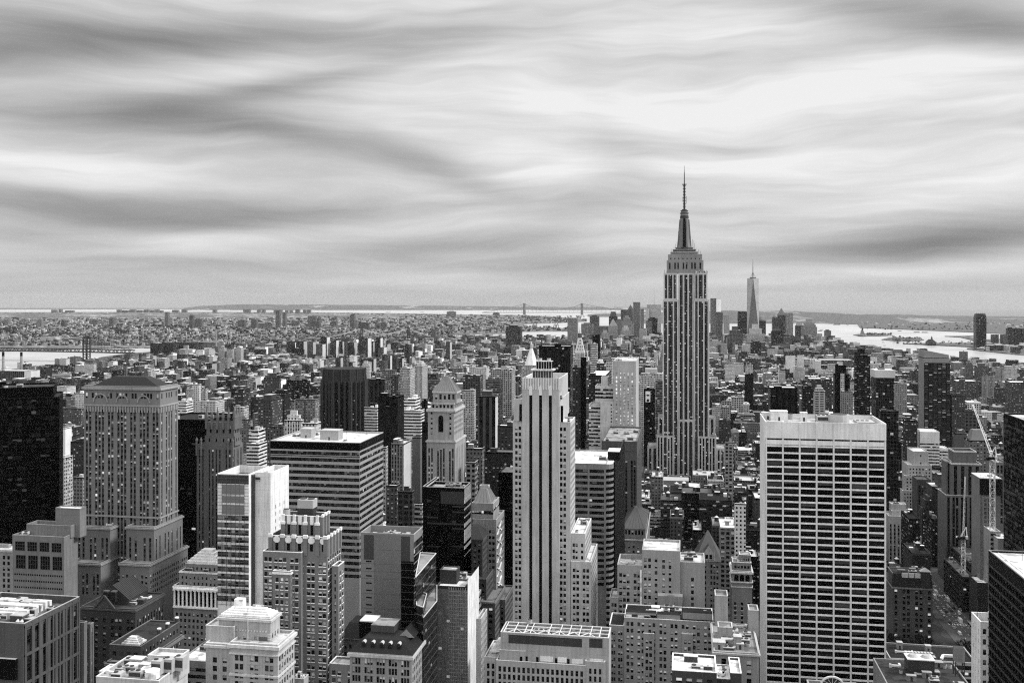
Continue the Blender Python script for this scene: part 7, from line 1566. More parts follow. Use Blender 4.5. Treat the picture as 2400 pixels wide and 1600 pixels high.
def golden():
    D_ = 1850; o = empty('pyramid_spire_tower', (gx(1228, D_), D_, 0)); tag(o, 'stone tower with a bright white octagonal pyramid spire behind the three-striped tower', 'office tower')
    w = gx(1257, D_)-o.location.x; z0_, z1_ = gz(856, 1242, D_), gz(818, 1242, D_); mb = MB(); mb.box(-6, w+6, 0, 40, 0, z0_-6, FST[0], F_ROOF, .35, 1, .4); mb.box(0, w, 3, 3+w, z0_-6, z0_, FST[0], F_ROOF, .35, 1, .4); mb.build('wall', o)
    mb = MB(); c = w/2
    def og(r): return [(c+r*math.cos(math.pi*(i+.5)/4), c+3+r*math.sin(math.pi*(i+.5)/4)) for i in range(8)]
    mb.frustum(og(w*.54), z0_, og(w*.13), z1_, F_ROOF, .62); mb.build('pyramid_spire', o)
    mb = MB(); mb.cyl(c, c+3, w*.11, z1_, gz(808, 1242, D_), F_ROOF, 8, tone=.45); mb.cyl(c, c+3, w*.1, gz(808, 1242, D_), gz(800, 1242, D_), F_ROOF, 8, .05, tone=.5); mb.build('lantern', o); FOOT.append((o.location.x-8, o.location.x+w+8, D_, D_+45)); BOXES.append((o.location.x, o.location.x+w, D_, D_+w, z0_)); HERO.append((1228, 1257, 800, D_, 'the white pyramid spire'))
golden()
def clock():
    D_ = 2050; x0 = gx(1347, D_); o = empty('clock_tower', (x0, D_, 0)); tag(o, 'pale campanile tower with a steep pyramid roof and gilded lantern, behind the black slab', 'tower')
    w = gx(1369, D_)-x0; z0_, z1_ = gz(827, 1358, D_), gz(792, 1358, D_); c = w/2; mb = MB(); mb.box(0, w, 0, w, 0, z0_, FST[0], F_ROOF, .45, 1, .4); mb.box(-1, w+1, -1, w+1, z0_-14, z0_-12, F_ROOF, None, .5); mb.build('wall', o)
    mb = MB(); mb.frustum([(0, 0), (w, 0), (w, w), (0, w)], z0_, [(c-3.6, c-3.6), (c+3.6, c-3.6), (c+3.6, c+3.6), (c-3.6, c+3.6)], z1_, F_ROOF, .55)
    for k in range(4):
        for j in range(3 if k < 2 else 2): f = .2+.2*k; xx = w*(f*.42+.2)+(w*(1-f*.8)-w*.25)*j/2; yy = (c-3.6)*f; mb.box(xx-.6, xx+.6, yy-.9, yy+.5, z0_+(z1_-z0_)*f, z0_+(z1_-z0_)*f+2.4, F_ROOF, None, .04)
    mb.build('pyramid_roof', o); mb = MB(); mb.cyl(c, c, 4.4, z1_, gz(781, 1358, D_), F_ROOF, 8, tone=.16); mb.cyl(c, c, 3.0, gz(781, 1358, D_), gz(773, 1358, D_), F_ROOF, 8, 1.6, tone=.5); mb.cyl(c, c, .9, gz(773, 1358, D_), gz(764, 1358, D_), F_ROOF, 6, .1, tone=.5); mb.build('lantern', o); FOOT.append((x0-5, x0+w+5, D_-2, D_+w)); BOXES.append((x0, x0+w, D_, D_+w, z0_)); HERO.append((1347, 1369, 765, D_, 'the campanile tower'))
clock()
def trade():
    D_ = 6000; x0 = gx(1752, D_); x1 = gx(1779, D_); w = x1-x0; o = empty('tapered_glass_tower', (x0, D_, 0)); tag(o, 'very tall tapering glass tower with a needle spire, right of the tallest skyscraper', 'skyscraper')
    z = gz(652, 1765, D_); m = FST[4]; mb = MB(); lo = [(0, 0), (w, 0), (w, w), (0, w)]; c = w/2; hi = [(c, -.05*w+w*.05), (w, c), (c, w), (0, c)]; zb = 60
    mb.box(0, w, 0, w, 0, zb, m, None, .2, 1)
    facets = [(.05, .30), (.40, .30), (.4, .3), (.4, .3)]
    for i in range(4):
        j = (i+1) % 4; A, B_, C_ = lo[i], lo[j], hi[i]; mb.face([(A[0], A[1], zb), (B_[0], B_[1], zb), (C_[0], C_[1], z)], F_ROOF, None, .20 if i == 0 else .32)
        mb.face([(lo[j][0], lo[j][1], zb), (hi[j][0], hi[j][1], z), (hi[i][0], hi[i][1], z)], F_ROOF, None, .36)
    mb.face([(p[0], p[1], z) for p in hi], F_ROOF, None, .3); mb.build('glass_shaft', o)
    mb = MB(); mb.cyl(c, c, w*.28, z, z+5, F_ROOF, 16, tone=.1); mb.cyl(c, c, 2.4, z+5, gz(630, 1765, D_), F_ROOF, 6, 1.8, tone=.1); mb.cyl(c, c, 1.8, gz(630, 1765, D_), gz(605, 1765, D_), F_ROOF, 6, .4, tone=.08)
    for k in range(4): a_ = k*math.pi/2+.4; mb.bar((c+w*.26*math.cos(a_), c+w*.26*math.sin(a_), z+5), (c, c, gz(637, 1765, D_)), .8, F_ROOF, .1)
    mb.build('spire', o); FOOT.append((x0-5, x0+w+5, D_-5, D_+w)); BOXES.append((x0, x1, D_, D_+w, z)); HERO.append((1752, 1779, 605, D_, 'the tapering glass tower'))
trade()
# billboard on a black block by the avenue
D_ = 1546; o = empty('billboard', (gx(1513, D_), D_, 0)); tag(o, 'tall white billboard with dark blots on the black block beside the needle-masted skyscraper', 'billboard')
mb = MB(); w = gx(1524, D_)-o.location.x; mb.box(0, w, 0, 1, gz(942, 1518, D_), gz(917, 1518, D_), mat_plain('billboard_white', .75, .7, .2, var=.05)); mb.build('panel', o)
mb = MB(); zc = gz(926, 1518, D_); octg = [(w*.5+w*.38*math.cos(i*math.pi/6), zc+1.3*math.sin(i*math.pi/6)) for i in range(12)]; mb.face([(p[0], -.05, p[1]) for p in octg], M_BLK); zc = gz(938, 1518, D_); mb.face([(w*.5+w*.3*math.cos(i*math.pi/6), -.05, zc+2.3*math.sin(i*math.pi/6)) for i in range(12)], M_BLK); mb.build('printed_shape', o)

# ---------------- the blocks in between
def inside(x, y, poly):
    c = False; n = len(poly)
    for i in range(n):
        (x1, y1), (x2, y2) = poly[i], poly[i-1]
        if (y1 > y) != (y2 > y) and x < (x2-x1)*(y-y1)/(y2-y1)+x1: c = not c
    return c
SHORE = CITY
FA = np.array(FOOT)
def free(x0, x1, y0, y1): return not np.any((FA[:, 0] < x1) & (FA[:, 1] > x0) & (FA[:, 2] < y1) & (FA[:, 3] > y0))
COLS = [(-2200, -2050), (-2030, -1880), (-1860, -1700), (-1680, -1560), (-1540, -1350), (-1330, -1120), (-1100, -905), (-885, -700), (-680, -550), (-530, -405), (-370, -245), (-220, -98), (-62, 200), (238, 495), (525, 785), (815, 1075), (1105, 1365), (1395, 1600), (1620, 1800)]
fill = []
rs = random.Random(77)
for st in range(42, -60, -1):
    y0 = (49.5-st)*80.5
    if y0 > 6300: break
    for (a, b) in COLS:
        for row in (0, 1):
            x = a+1
            while x < b-6:
                w = rs.choice([8, 12, 15, 20, 25, 30]) if y0 < 2400 else rs.choice([10, 14, 18, 24, 32])
                if y0 > 3800: w *= 1.25
                w = min(w, b-x); yy = y0+8+row*35; d = 33 if rs.random() < .75 else rs.uniform(20, 30)
                xc = x+w/2; u, v, t = px(xc, yy, 0)
                if -60 < u < 2460 and inside(xc, yy, SHORE) and inside(x, yy+d, SHORE) and not (y0 < 765 and -62 < xc < 200 and y0 > 600):
                    core = abs(xc-60) < 420
                    if y0 < 1300: h = rs.choice([28, 36, 45, 55, 62, 70]) if core else rs.choice([18, 22, 30, 40, 55, 75])
                    elif y0 < 2600: h = rs.choice([22, 30, 38, 48, 55]) if core else rs.choice([14, 16, 18, 22, 30, 48, 60])
                    elif y0 < 4400: h = rs.choice([15, 17, 19, 22, 26, 34]) if rs.random() < .93 else rs.uniform(36, 60)
                    else: h = rs.choice([18, 24, 28, 34, 42, 52]) if xc > -300 else rs.choice([15, 18, 20, 24, 45])
                    h *= rs.uniform(.9, 1.1)
                    if 1080 < y0 < 1360 and -90 < xc < 110: h = min(h, 34)
                    if yy+d > y0+78: d = y0+78-yy
                    if not free(x, x+w, yy, yy+d): h = 0
                    if h: fill.append([x, x+w-.3, yy, yy+d, h])
                x += w+(.0 if rs.random() < .8 else rs.uniform(2, 7))
# which of them show largest: a painter's survey, front to back
allb = [(min(b[2], b[3]), b, None) for b in []]
items = [(b[2], b[0], b[1], b[2], b[3], b[4], i) for i, b in enumerate(fill)]
for (x0, x1, y0, y1) in FOOT: pass
items += [(b[2], b[0], b[1], b[2], b[3], b[4], -1) for b in BOXES]
for (uL, uR, vT, D_, nm) in HERO: items.append((D_, None, (uL, uR, vT), 0, 0, 0, -1))
items.sort(key=lambda k: k[0]); buf = np.zeros((400, 600), bool); seen = np.zeros(len(fill))
for it in items:
    if it[1] is None: uL, uR, vT = it[2]; vB = 1600
    else:
        P4 = [px(x, y, it[5]) for x in (it[1], it[2]) for y in (it[3], it[4])]
        uL, uR = min(p[0] for p in P4), max(p[0] for p in P4); vT = min(p[1] for p in P4); vB = px(it[1], it[3], 0)[1]
    a, b, c, e = int(max(0, uL/4)), int(min(600, uR/4+1)), int(max(0, vT/4)), int(min(400, vB/4+1))
    if a >= b or c >= e: continue
    sub = buf[c:e, a:b]
    if it[6] >= 0: seen[it[6]] = (~sub).sum()
    sub[:] = True
order = np.argsort(-seen); BIG = set(int(i) for i in order[:190] if seen[i] > 3)
mb_stuff = MB()
def roofkit(mb, x0, x1, y0, y1, h, tone, n, parts=None):
    for k in range(n):
        w, d, hh = rs.uniform(1.5, min(6, (x1-x0)*.5)), rs.uniform(1.5, 6), rs.uniform(1.2, 4.5)
        X, Y = rs.uniform(x0+.5, x1-w-.5), rs.uniform(y0+.5, y1-d-.5); t = rs.choice([tone, .6, .3, .08, .45])
        if parts is None: mb.box(X, X+w, Y, Y+d, h, h+hh, FST[6], F_ROOF, t, 0, rs.choice([.75, .5, .2]))
        else: m2 = MB(); m2.box(0, w, 0, d, 0, hh, FST[6], F_ROOF, t, 0, rs.choice([.75, .5, .2])); m2.build('bulkhead', parts, (X, Y, h))
TANKS = []
for i, (x0, x1, y0, y1, h) in enumerate(fill):
    tone = rs.choice([.05, .06, .08, .10, .12, .15, .18, .24, .34, .5]) if y0 < 2500 else rs.choice([.06, .09, .12, .16, .22, .3, .45, .55])
    if y0 < 1300: tone *= rs.choice([.5, .75, .9])
    rt = rs.choice([.05, .06, .1, .18, .3, .5, .72]) if y0 < 1800 else rs.choice([.08, .15, .25, .4, .55, .72, .8])
    st = rs.choice([0, 0, 0, 7, 7, 3, 2, 1]) if y0 < 2600 else rs.choice([0, 0, 0, 3, 7])
    par = rs.uniform(.5, 1.4)
    n = (rs.randint(2, 5) if y0 < 1600 else rs.randint(1, 2)) if x1-x0 > 7 else 1
    if y0 > 3500: n = rs.randint(0, 1)
    side = rs.choice([0, 0, 1])                                      # party walls are often blank
    def shell(mb, ox, oy):
        P_ = [(x0-ox, y0-oy), (x1-ox, y0-oy), (x1-ox, y1-oy), (x0-ox, y1-oy)]
        for k in range(4): mb.wallq(P_[k], P_[(k+1) % 4], 0, h+par, FST[6] if (k in (1, 3) and side) else FST[st], tone*(1.25 if k in (1, 3) and side else 1), 0.0 if k in (1, 3) and side else 1.0)
    def top(mb, ox, oy):
        X0, X1, Y0, Y1 = x0-ox, x1-ox, y0-oy, y1-oy; mb.face([(X0+.3, Y0+.3, h), (X1-.3, Y0+.3, h), (X1-.3, Y1-.3, h), (X0+.3, Y1-.3, h)], F_ROOF, None, rt)
        c = min(.8, tone*1.8)
        for (p, q) in (((X0, Y0), (X1, Y0+.45)), ((X0, Y1-.45), (X1, Y1)), ((X0, Y0+.45), (X0+.45, Y1-.45)), ((X1-.45, Y0+.45), (X1, Y1-.45))): mb.box(p[0], q[0], p[1], q[1], h-.05, h+par+.05, F_ROOF, None, c, 0, c)
    if i in BIG:
        o = empty('city_building', (x0, y0, 0)); m1, m2 = MB(), MB(); shell(m1, x0, y0); top(m2, x0, y0); m1.build('wall', o); m2.build('roof', o)
        roofkit(None, 0, x1-x0, 0, y1-y0, h, tone, n, o)
        if rs.random() < .5 and st in (0, 7): m3 = MB(); m3.box(-.3, x1-x0+.3, -.7, .0, h-.6, h+par+.2, F_ROOF, None, min(.7, tone*1.5), 0, min(.7, tone*1.5), True); m3.build('cornice', o)
        pu = px((x0+x1)/2, y0, h); autolabel(o, tone, st, x1-x0, h, pu[0], pu[1], y0, 'building', 'city blocks between the towers', rs.choice(['', '']) if rt < .5 else ' and pale roof')
    else:
        shell(mb_stuff, 0, 0); top(mb_stuff, 0, 0)
        if y0 < 4200: roofkit(mb_stuff, x0, x1, y0, y1, h, tone, n)
    if seen[i] > 2 and y0 < 1700 and x1-x0 > 9 and h > 24: TANKS.append((seen[i], x0, x1, y0, y1, h))
o = mb_stuff.build('city_rooftops'); tag(o, 'thousands of low buildings packed between the towers down to the river shores', 'city blocks', kind='stuff')

# the borough across the river, too far to count
mb = MB(); rb = random.Random(5)
for k in range(11000):
    u = rb.uniform(-160, 1385); v = 732+80*rb.random()**1.35
    if v > 811 and u < 360 or (u > 1060 and v > 781) or (v > 812 - max(0, u-360)*.016): continue
    if u > 1200 and (758 < v < 765 or v < 738+(u-1200)*.07): continue
    if v < 734+max(0, u-700)*.01: continue
    x, y = gp(u, v); t = FPX*HC/(v-V0)
    if not inside(x, y, BORO): continue
    s_ = rb.uniform(.5, 1.5)*t/FPX*2.1; d = s_*rb.uniform(.6, 1.4); h = rb.choice([7, 9, 10, 12, 14, 18])*(1+.25*(rb.random() < .1)); tone = rb.choice([.05, .08, .12, .2, .3, .5])
    s_ *= rb.uniform(1.2, 3.0); d *= 1.5
    mb.box(x, x+s_, y, y+d, 0, 2+h, FST[0] if t < 7000 else F_ROOF, F_ROOF, tone, 1, rb.choice([.06, .12, .22, .35, .5, .7]))
o = mb.build('borough_rooftops'); tag(o, 'endless low roofs of the borough beyond the east river', 'rooftops', kind='stuff')
mb = MB()
for k in range(900):                                                   # low sheds and houses on the jersey side and the island shores
    u = rb.uniform(1500, 2460); v = rb.uniform(745, 776)
    if v > 741+(u-1480)*.032+1: continue
    x, y = gp(u, v); t = FPX*HC/(v-V0); s_ = rb.uniform(.8, 3)*t/FPX*2; mb.box(x, x+s_, y, y+s_*.6, 0, 2+rb.choice([6, 8, 12]), F_ROOF, F_ROOF, rb.choice([.1, .2, .4, .6]), 0, rb.choice([.2, .5, .75]))
for k in range(260):
    u = rb.uniform(2290, 2460); v = rb.uniform(803, 822+(u-2290)*.08); x, y = gp(u, v); s_ = rb.uniform(15, 45); mb.box(x, x+s_, y, y+s_*.7, 0, 2+rb.choice([8, 14, 20, 30]), FST[0], F_ROOF, rb.choice([.1, .2, .4, .55]), 1, rb.choice([.2, .5, .75]))
o = mb.build('shore_rooftops'); tag(o, 'scattered low sheds and houses along the far harbour shores', 'rooftops', kind='stuff')
# ------------------------------------------------------------------ bridges, harbour, chimneys, roof tanks, traffic, trees, air
random.seed(61)
M_BR = mat_plain('bridge_steel', .07, .7, .3); M_BRL = mat_plain('bridge_steel_pale', .45, .7, .3); M_BRS = mat_plain('bridge_stone', .16, .9, .2)
def at(u, t): dx = (u-UC)/FPX; return Vector(((dx*cs-sn)*t, (dx*sn+cs)*t, 0))
def bridge(label, towers, ends, zdeck, ztow, wtow, thick, mt, mc, sag=.12, cab=2.0, solid=False, deckw=26):
    """towers and ends: (u, distance)"""
    P_ = [at(*ends[0])]+[at(*t) for t in towers]+[at(*ends[1])]; o = empty('suspension_bridge', tuple(P_[0])); tag(o, label, 'bridge'); O = P_[0]
    d = (P_[-1]-P_[0]).normalized(); nrm = Vector((-d.y, d.x, 0))
    mb = MB()
    for a, b in zip(P_, P_[1:]):
        for s_ in (-1, 1):
            p, q = a-O+nrm*s_*deckw/2, b-O+nrm*s_*deckw/2
            mb.bar((p.x, p.y, zdeck+thick), (q.x, q.y, zdeck+thick), thick*.22, mt); mb.bar((p.x, p.y, zdeck), (q.x, q.y, zdeck), thick*.3, mt)
            n = max(2, int((q-p).length/(thick*1.6)))
            for k in range(n):
                e, f = p.lerp(q, k/n), p.lerp(q, (k+1)/n); zz = (0, thick) if k % 2 else (thick, 0); mb.bar((e.x, e.y, zdeck+zz[0]), (f.x, f.y, zdeck+zz[1]), thick*.16, mt)
        p, q = a-O, b-O; c = [p+nrm*deckw/2, p-nrm*deckw/2, q-nrm*deckw/2, q+nrm*deckw/2]; mb.face([(v.x, v.y, zdeck+1) for v in c], mt); mb.face([(v.x, v.y, zdeck+.6) for v in c][::-1], mt)
    mb.build('deck', o)
    for T_ in P_[1:-1]:
        p = T_-O; mb = MB()
        for s_ in (-1, 1):
            c = p+nrm*s_*deckw*.45
            for e in ((-1, 1) if not solid else (0,)): g = c+d*wtow*.4*e; mb.bar((g.x, g.y, -2), (g.x, g.y, ztow), wtow*(.2 if not solid else 1), mt)
            if not solid:
                for k in range(9): z0_, z1_ = ztow*k/9, ztow*(k+1)/9; a1, a2 = c-d*wtow*.4, c+d*wtow*.4; mb.bar((a1.x, a1.y, z0_), (a2.x, a2.y, z1_), wtow*.07, mt); mb.bar((a2.x, a2.y, z0_), (a1.x, a1.y, z1_), wtow*.07, mt)
        a1, a2 = p-nrm*deckw*.6, p+nrm*deckw*.6; mb.bar((a1.x, a1.y, ztow), (a2.x, a2.y, ztow), wtow*.6, mt); g1, g2 = p-d*wtow*.75, p+d*wtow*.75; mb.bar((g1.x, g1.y, ztow+wtow*.1), (g2.x, g2.y, ztow+wtow*.1), wtow*.35, mt)
        if solid: mb.bar((a1.x, a1.y, zdeck+8), (a2.x, a2.y, zdeck+8), wtow*.7, mt)
        mb.build('tower', o)
    for s_ in (-1, 1):
        mb = MB()
        for i, (a, b) in enumerate(zip(P_, P_[1:])):
            za = ztow if 0 < i else zdeck+thick; zb = ztow if i+1 < len(P_)-1 else zdeck+thick; n = 14; L_ = (b-a).length; prev = None
            for k in range(n+1):
                f = k/n; c = a-O+(b-a)*f+nrm*s_*deckw*.45; z = za+(zb-za)*f-4*f*(1-f)*(min(sag*L_, ztow-zdeck-thick-3) if za == zb else L_*.02)
                cur = (c.x, c.y, z)
                if prev: mb.bar(prev, cur, cab, mc)
                if 0 < k < n and L_ > 200: mb.bar(cur, (c.x, c.y, zdeck+thick), cab*.25, mc)
                prev = cur
        mb.build('main_cable', o)
    return o
bridge('dark steel suspension bridge with a lattice tower, crossing the river at the left edge', [(203, 4200)], [(-420, 4560), (312, 4110)], 38, 101, 20, 12, M_BR, M_BR, cab=1.6)
bridge('suspension bridge with pale cables draped between two steel towers, beyond the housing estates', [(848, 5450), (957, 5500)], [(770, 5420), (1010, 5530)], 46, 103, 14, 9, M_BR, M_BRL, cab=3.0)
bridge('suspension bridge with heavy dark stone towers, beyond the estates', [(1017, 5720)], [(960, 5700), (1150, 5800)], 38, 84, 22, 7, M_BRS, M_BR, cab=2.2, solid=True)
bridge('great grey suspension bridge across the narrows on the horizon', [(1229, 17500), (1364, 17500)], [(1130, 17200), (1520, 17800)], 34, 191, 34, 11, mat_plain('bridge_grey', .22, .8, .2), mat_plain('bridge_grey', .22, .8, .2), cab=5, solid=True, deckw=34, sag=.11)

def chimney(label, u, v0_, v1_, D, r, dark=True):
    x = gx(u, D); z1 = gz(v0_, u, D); o = empty('chimney', (x, D, 0)); tag(o, label, 'chimney', 'power station chimneys'); mb = MB(); m = mat_plain('chimney_brick', .3, .9, .2)
    for k in range(5): mb.cyl(0, 0, r*(1.12-.05*k), z1*k/5, z1*(k+1)/5-(.6 if k < 4 else 0), m, 14, r*(1.07-.05*k)); mb.cyl(0, 0, r*(1.12-.05*(k+1))+.5, z1*(k+1)/5-1.6, z1*(k+1)/5-.4, m, 14)
    mb.build('stack', o)
    if dark: mb = MB(); mb.cyl(0, 0, r*.95, z1, z1+z1*.14, mat_plain('chimney_soot', .015, .9, .1), 14, r*.9); mb.build('cap', o)
chimney('tall banded power station chimney with a black top, cut close to the left edge', 7.5, 834, 866, 2693, 4.0)
chimney('tall banded power station chimney with a black top, right of its twin', 50, 834, 866, 2760, 4.0)
chimney('thin white chimney beyond the river, left one of a pair', 335, 768, 792, 6300, 4.0, False); chimney('thin white chimney beyond the river, right one of a pair', 343, 768, 792, 6310, 4.0, False)
chimney('thin white power station chimney with a small black cap by the river bend', 507, 771, 812, 5000, 4.5)
far('power station', 2680, -20, 57, 869, .13, 8, roof=.5, dep=60, label='dark power station hall below the banded chimneys', name='power_station'); far('building', 2640, 57, 73, 869, .5, 6, roof=.6, dep=40, label='plain pale slab beside the power station', name='power_station_annex')
far('power station', 5050, 455, 510, 801, .26, 8, roof=.5, dep=60, label='grey power station hall beside the single white chimney', name='power_station', base=0)
far('warehouse', 5600, 133, 198, 794, .34, 7, roof=.75, dep=60, label='long pale factory with a white roof across the river', name='factory', base=0, hk='box'); far('warehouse', 5500, 96, 130, 789, .42, 6, roof=.6, dep=50, label='plain pale storage block across the river', name='warehouse', base=0)
far('warehouse', 5100, 208, 258, 802, .3, 1, roof=.8, dep=25, label='low white-roofed pier shed across the river', name='pier_shed', base=0); far('warehouse', 5200, 282, 318, 803, .3, 1, roof=.8, dep=25, label='low white-roofed pier shed below the pair of thin white chimneys', name='pier_shed', base=0); far('warehouse', 5400, 325, 356, 797, .3, 1, roof=.8, dep=25, label='bright-roofed shed at the foot of the thin white chimneys', name='pier_shed', base=0)

# statue on its island
D = 7450; o = empty('statue', (gx(2021, D), D, 2)); tag(o, 'small statue of a robed figure raising a torch on its pedestal in the harbour', 'statue'); m = mat_plain('statue_copper', .12, .8, .2); st_ = mat_plain('statue_stone', .26, .9, .2)
mb = MB(); mb.cyl(0, 0, 34, 0, 9, st_, 11, 30); mb.frustum([(-13, -13), (13, -13), (13, 13), (-13, 13)], 9, [(-9, -9), (9, -9), (9, 9), (-9, 9)], 32, st_); mb.box(-10.5, 10.5, -10.5, 10.5, 32, 34, st_, bottom=True); mb.build('pedestal', o)
mb = MB(); mb.cyl(0, 0, 7.2, 34, 46, m, 10, 5.6); mb.cyl(0, 0, 5.6, 46, 56, m, 10, 4.4); mb.cyl(0, 0, 4.4, 56, 59, m, 10, 1.6); mb.cyl(0, 0, 2.2, 59, 64, m, 10, 1.8); mb.bar((-3.5, 0, 57), (-6.4, 0, 66), 2.2, m); mb.bar((-6.4, 0, 66), (-6.6, 0, 71), 1.7, m); mb.bar((3.4, -1, 56), (5, -3, 50), 2.2, m); mb.box(3.6, 7, -4.4, -3, 47, 53, m)
for k in range(7): a_ = math.pi*k/6; mb.bar((1.6*math.cos(a_), 0, 64), (3.6*math.cos(a_), 0, 64.5+2*math.sin(a_)), .5, m)
mb.build('figure', o); mb = MB(); mb.cyl(-6.6, 0, 1.7, 71, 72.5, m, 8); mb.cyl(-6.6, 0, 1.0, 72.5, 76, m, 8, .1); mb.build('torch', o)
D = 6450; o = empty('island_hall', (gx(2095, D), D, 2)); tag(o, 'long brick hall with four domed turrets on the low harbour island', 'building'); mb = MB(); w = gx(2112, D)-gx(2095, D); mb.box(0, w, 0, 40, 0, 20, FST[7], F_ROOF, .2, 1, .3); mb.box(w+14, w*2.4, 0, 26, 0, 14, FST[0], F_ROOF, .2, 1, .4); mb.build('wall', o)
for xx in (2, w-2):
    for yy in (2, 38): mb = MB(); mb.box(-3, 3, -3, 3, 0, 32, FST[6], F_ROOF, .25); mb.cyl(0, 0, 3.4, 32, 38, F_ROOF, 8, .4, tone=.12); mb.build('turret', o, (xx, yy, 0))
D = 6000; o = empty('rail_terminal', (gx(2175, D), D, 2)); tag(o, 'dark old rail terminal with a pointed clock turret on the far waterfront', 'building'); mb = MB(); mb.box(0, 44, 0, 60, 0, 16, FST[7], F_ROOF, .12, 1, .12); mb.frustum([(0, 0), (44, 0), (44, 60), (0, 60)], 16, [(14, 10), (30, 10), (30, 50), (14, 50)], 30, F_ROOF, .1); mb.build('wall', o); mb = MB(); mb.box(18, 26, 4, 12, 16, 38, F_ROOF, None, .14); mb.frustum([(18, 4), (26, 4), (26, 12), (18, 12)], 38, [(21.9, 7.9), (22.1, 7.9), (22.1, 8.1), (21.9, 8.1)], 52, F_ROOF, .1); mb.build('clock_turret', o)
# harbour gantry cranes
for i, (u, h) in enumerate(((1250, 58), (1256, 54), (1300, 58), (1306, 60))):
    p = at(u, 8900); o = empty('gantry_crane', (p.x, p.y, 0)); tag(o, 'far harbour gantry crane with raised arm, %s from the left' % ORD[i], 'crane', 'gantry cranes of the far container port'); mb = MB(); g_ = mat_plain('gantry_grey', .16, .7, .3)
    for s_ in (-10, 10): mb.bar((s_, 0, 0), (s_*.7, 0, h*.6), 3, g_); mb.bar((s_, 20, 0), (s_*.7, 20, h*.6), 3, g_)
    mb.bar((-9, 0, h*.6), (9, 0, h*.6), 3, g_); mb.bar((-9, 20, h*.6), (9, 20, h*.6), 3, g_); mb.build('portal', o); mb = MB(); mb.bar((0, 0, h*.6), (16, -4, h*1.1), 3, g_); mb.bar((0, 20, h*.6), (0, 0, h*.95), 2.2, g_); mb.bar((0, 0, h*.95), (16, -4, h*1.1), 1.2, g_); mb.build('boom', o)
# boats
M_HULL = mat_plain('boat_hull_dark', .05, .6, .3); M_HULLW = mat_plain('boat_white', .6, .6, .3); M_WAKE = mat_plain('boat_wake_foam', .75, .9, .2)
def boat(u, v, px_, kind, label, wake=False):
    p = gp(u, v, -2.5); t = FPX*(HC+2.5)/(v-V0); L_ = px_*t/FPX; o = empty('boat', (p[0], p[1], -2.5), random.uniform(-.2, .2)); tag(o, label, 'boat', 'boats on the harbour and rivers')
    mb = MB(); b_ = L_*.13; hp = [(-L_/2, -b_), (L_*.3, -b_), (L_/2, 0), (L_*.3, b_), (-L_/2, b_)]; mb.prism(hp, -.3, L_*.07+1, M_HULL, M_HULLW if kind == 'ferry' else M_HULL); mb.build('hull', o)
    mb = MB(); h0 = L_*.07+1
    if kind == 'barge': mb.box(-L_*.42, L_*.25, -b_*.7, b_*.7, h0, h0+L_*.04, M_UNIT); mb.box(-L_*.48, -L_*.4, -b_*.6, b_*.6, h0, h0+L_*.1, M_HULLW)
    else: mb.box(-L_*.35, L_*.2, -b_*.8, b_*.8, h0, h0+L_*.08, M_HULLW); mb.box(-L_*.1, L_*.12, -b_*.6, b_*.6, h0+L_*.08, h0+L_*.15, M_HULLW); mb.cyl(-L_*.15, 0, L_*.02, h0+L_*.08, h0+L_*.22, M_HULL, 8)
    mb.build('deckhouse', o)
    if wake: mb = MB(); mb.face([(-L_/2, -b_*.8, .35), (-L_/2, b_*.8, .35), (-L_*3.2, b_*2.2, .35), (-L_*3.2, -b_*2.2, .35)][::-1], M_WAKE); mb.build('wake', o)
for u, v, p_, k, l in ((1984, 802, 4, 'ferry', 'small boat below the statue island'), (2070, 802.5, 6, 'ferry', 'ferry just in front of the low harbour island'), (2073, 810, 6, 'ferry', 'ferry in open water below the low harbour island'), (2108.7, 776, 9, 'barge', 'long dark barge beyond the statue island'), (2149, 779, 14, 'barge', 'long low barge in the middle of the far channel'), (2168, 779.4, 14, 'barge', 'long low barge following another in the far channel'), (1961, 761, 16, 'barge', 'low ship lying near the far hills'), (1987, 762, 5, 'barge', 'small vessel near the far hills'), (1922, 776, 10, 'barge', 'dark vessel right of the downtown cluster'), (1925, 773, 8, 'barge', 'second dark vessel, behind the first beside downtown'), (306, 819, 8, 'barge', 'dark barge in the narrow water right of the lattice bridge tower'), (910, 732.5, 12, 'barge', 'ship at anchor on the ocean strip, left of two'), (990, 732, 9, 'barge', 'ship at anchor on the ocean strip, right of two')): boat(u, v, p_, k, l)
boat(2140, 841.5, 9, 'ferry', 'ferry trailing a white wake in the near river', True)

# wooden roof tanks
M_WOODT = mat_plain('tank_staves', .10, .9, .2, var=.4, scale=2.0); M_TROOF = mat_plain('tank_roof_zinc', .62, .6, .3)
def make_tank():
    o = empty('water_tank', (0, 0, 0)); mb = MB(); mb.cyl(0, 0, 2.0, 3.6, 7.4, M_WOODT, 14, 1.9)
    for k in range(4): mb.cyl(0, 0, 2.04, 3.9+k*.95, 4.0+k*.95, M_UNITD, 14, cap=False)
    mb.build('tank', o); mb = MB(); mb.cyl(0, 0, 2.2, 7.4, 9.0, M_TROOF, 14, .05); mb.build('conical_roof', o); mb = MB()
    for a in (-1.3, 1.3):
        for b in (-1.3, 1.3): mb.bar((a, b, 0), (a, b, 3.6), .28, M_UNITD)
    mb.bar((-1.3, -1.3, .3), (1.3, -1.3, 3.4), .18, M_UNITD); mb.bar((1.3, -1.3, .3), (-1.3, -1.3, 3.4), .18, M_UNITD); mb.box(-1.8, 1.8, -1.8, 1.8, 3.35, 3.6, M_UNITD, bottom=True); mb.build('stand', o); return o
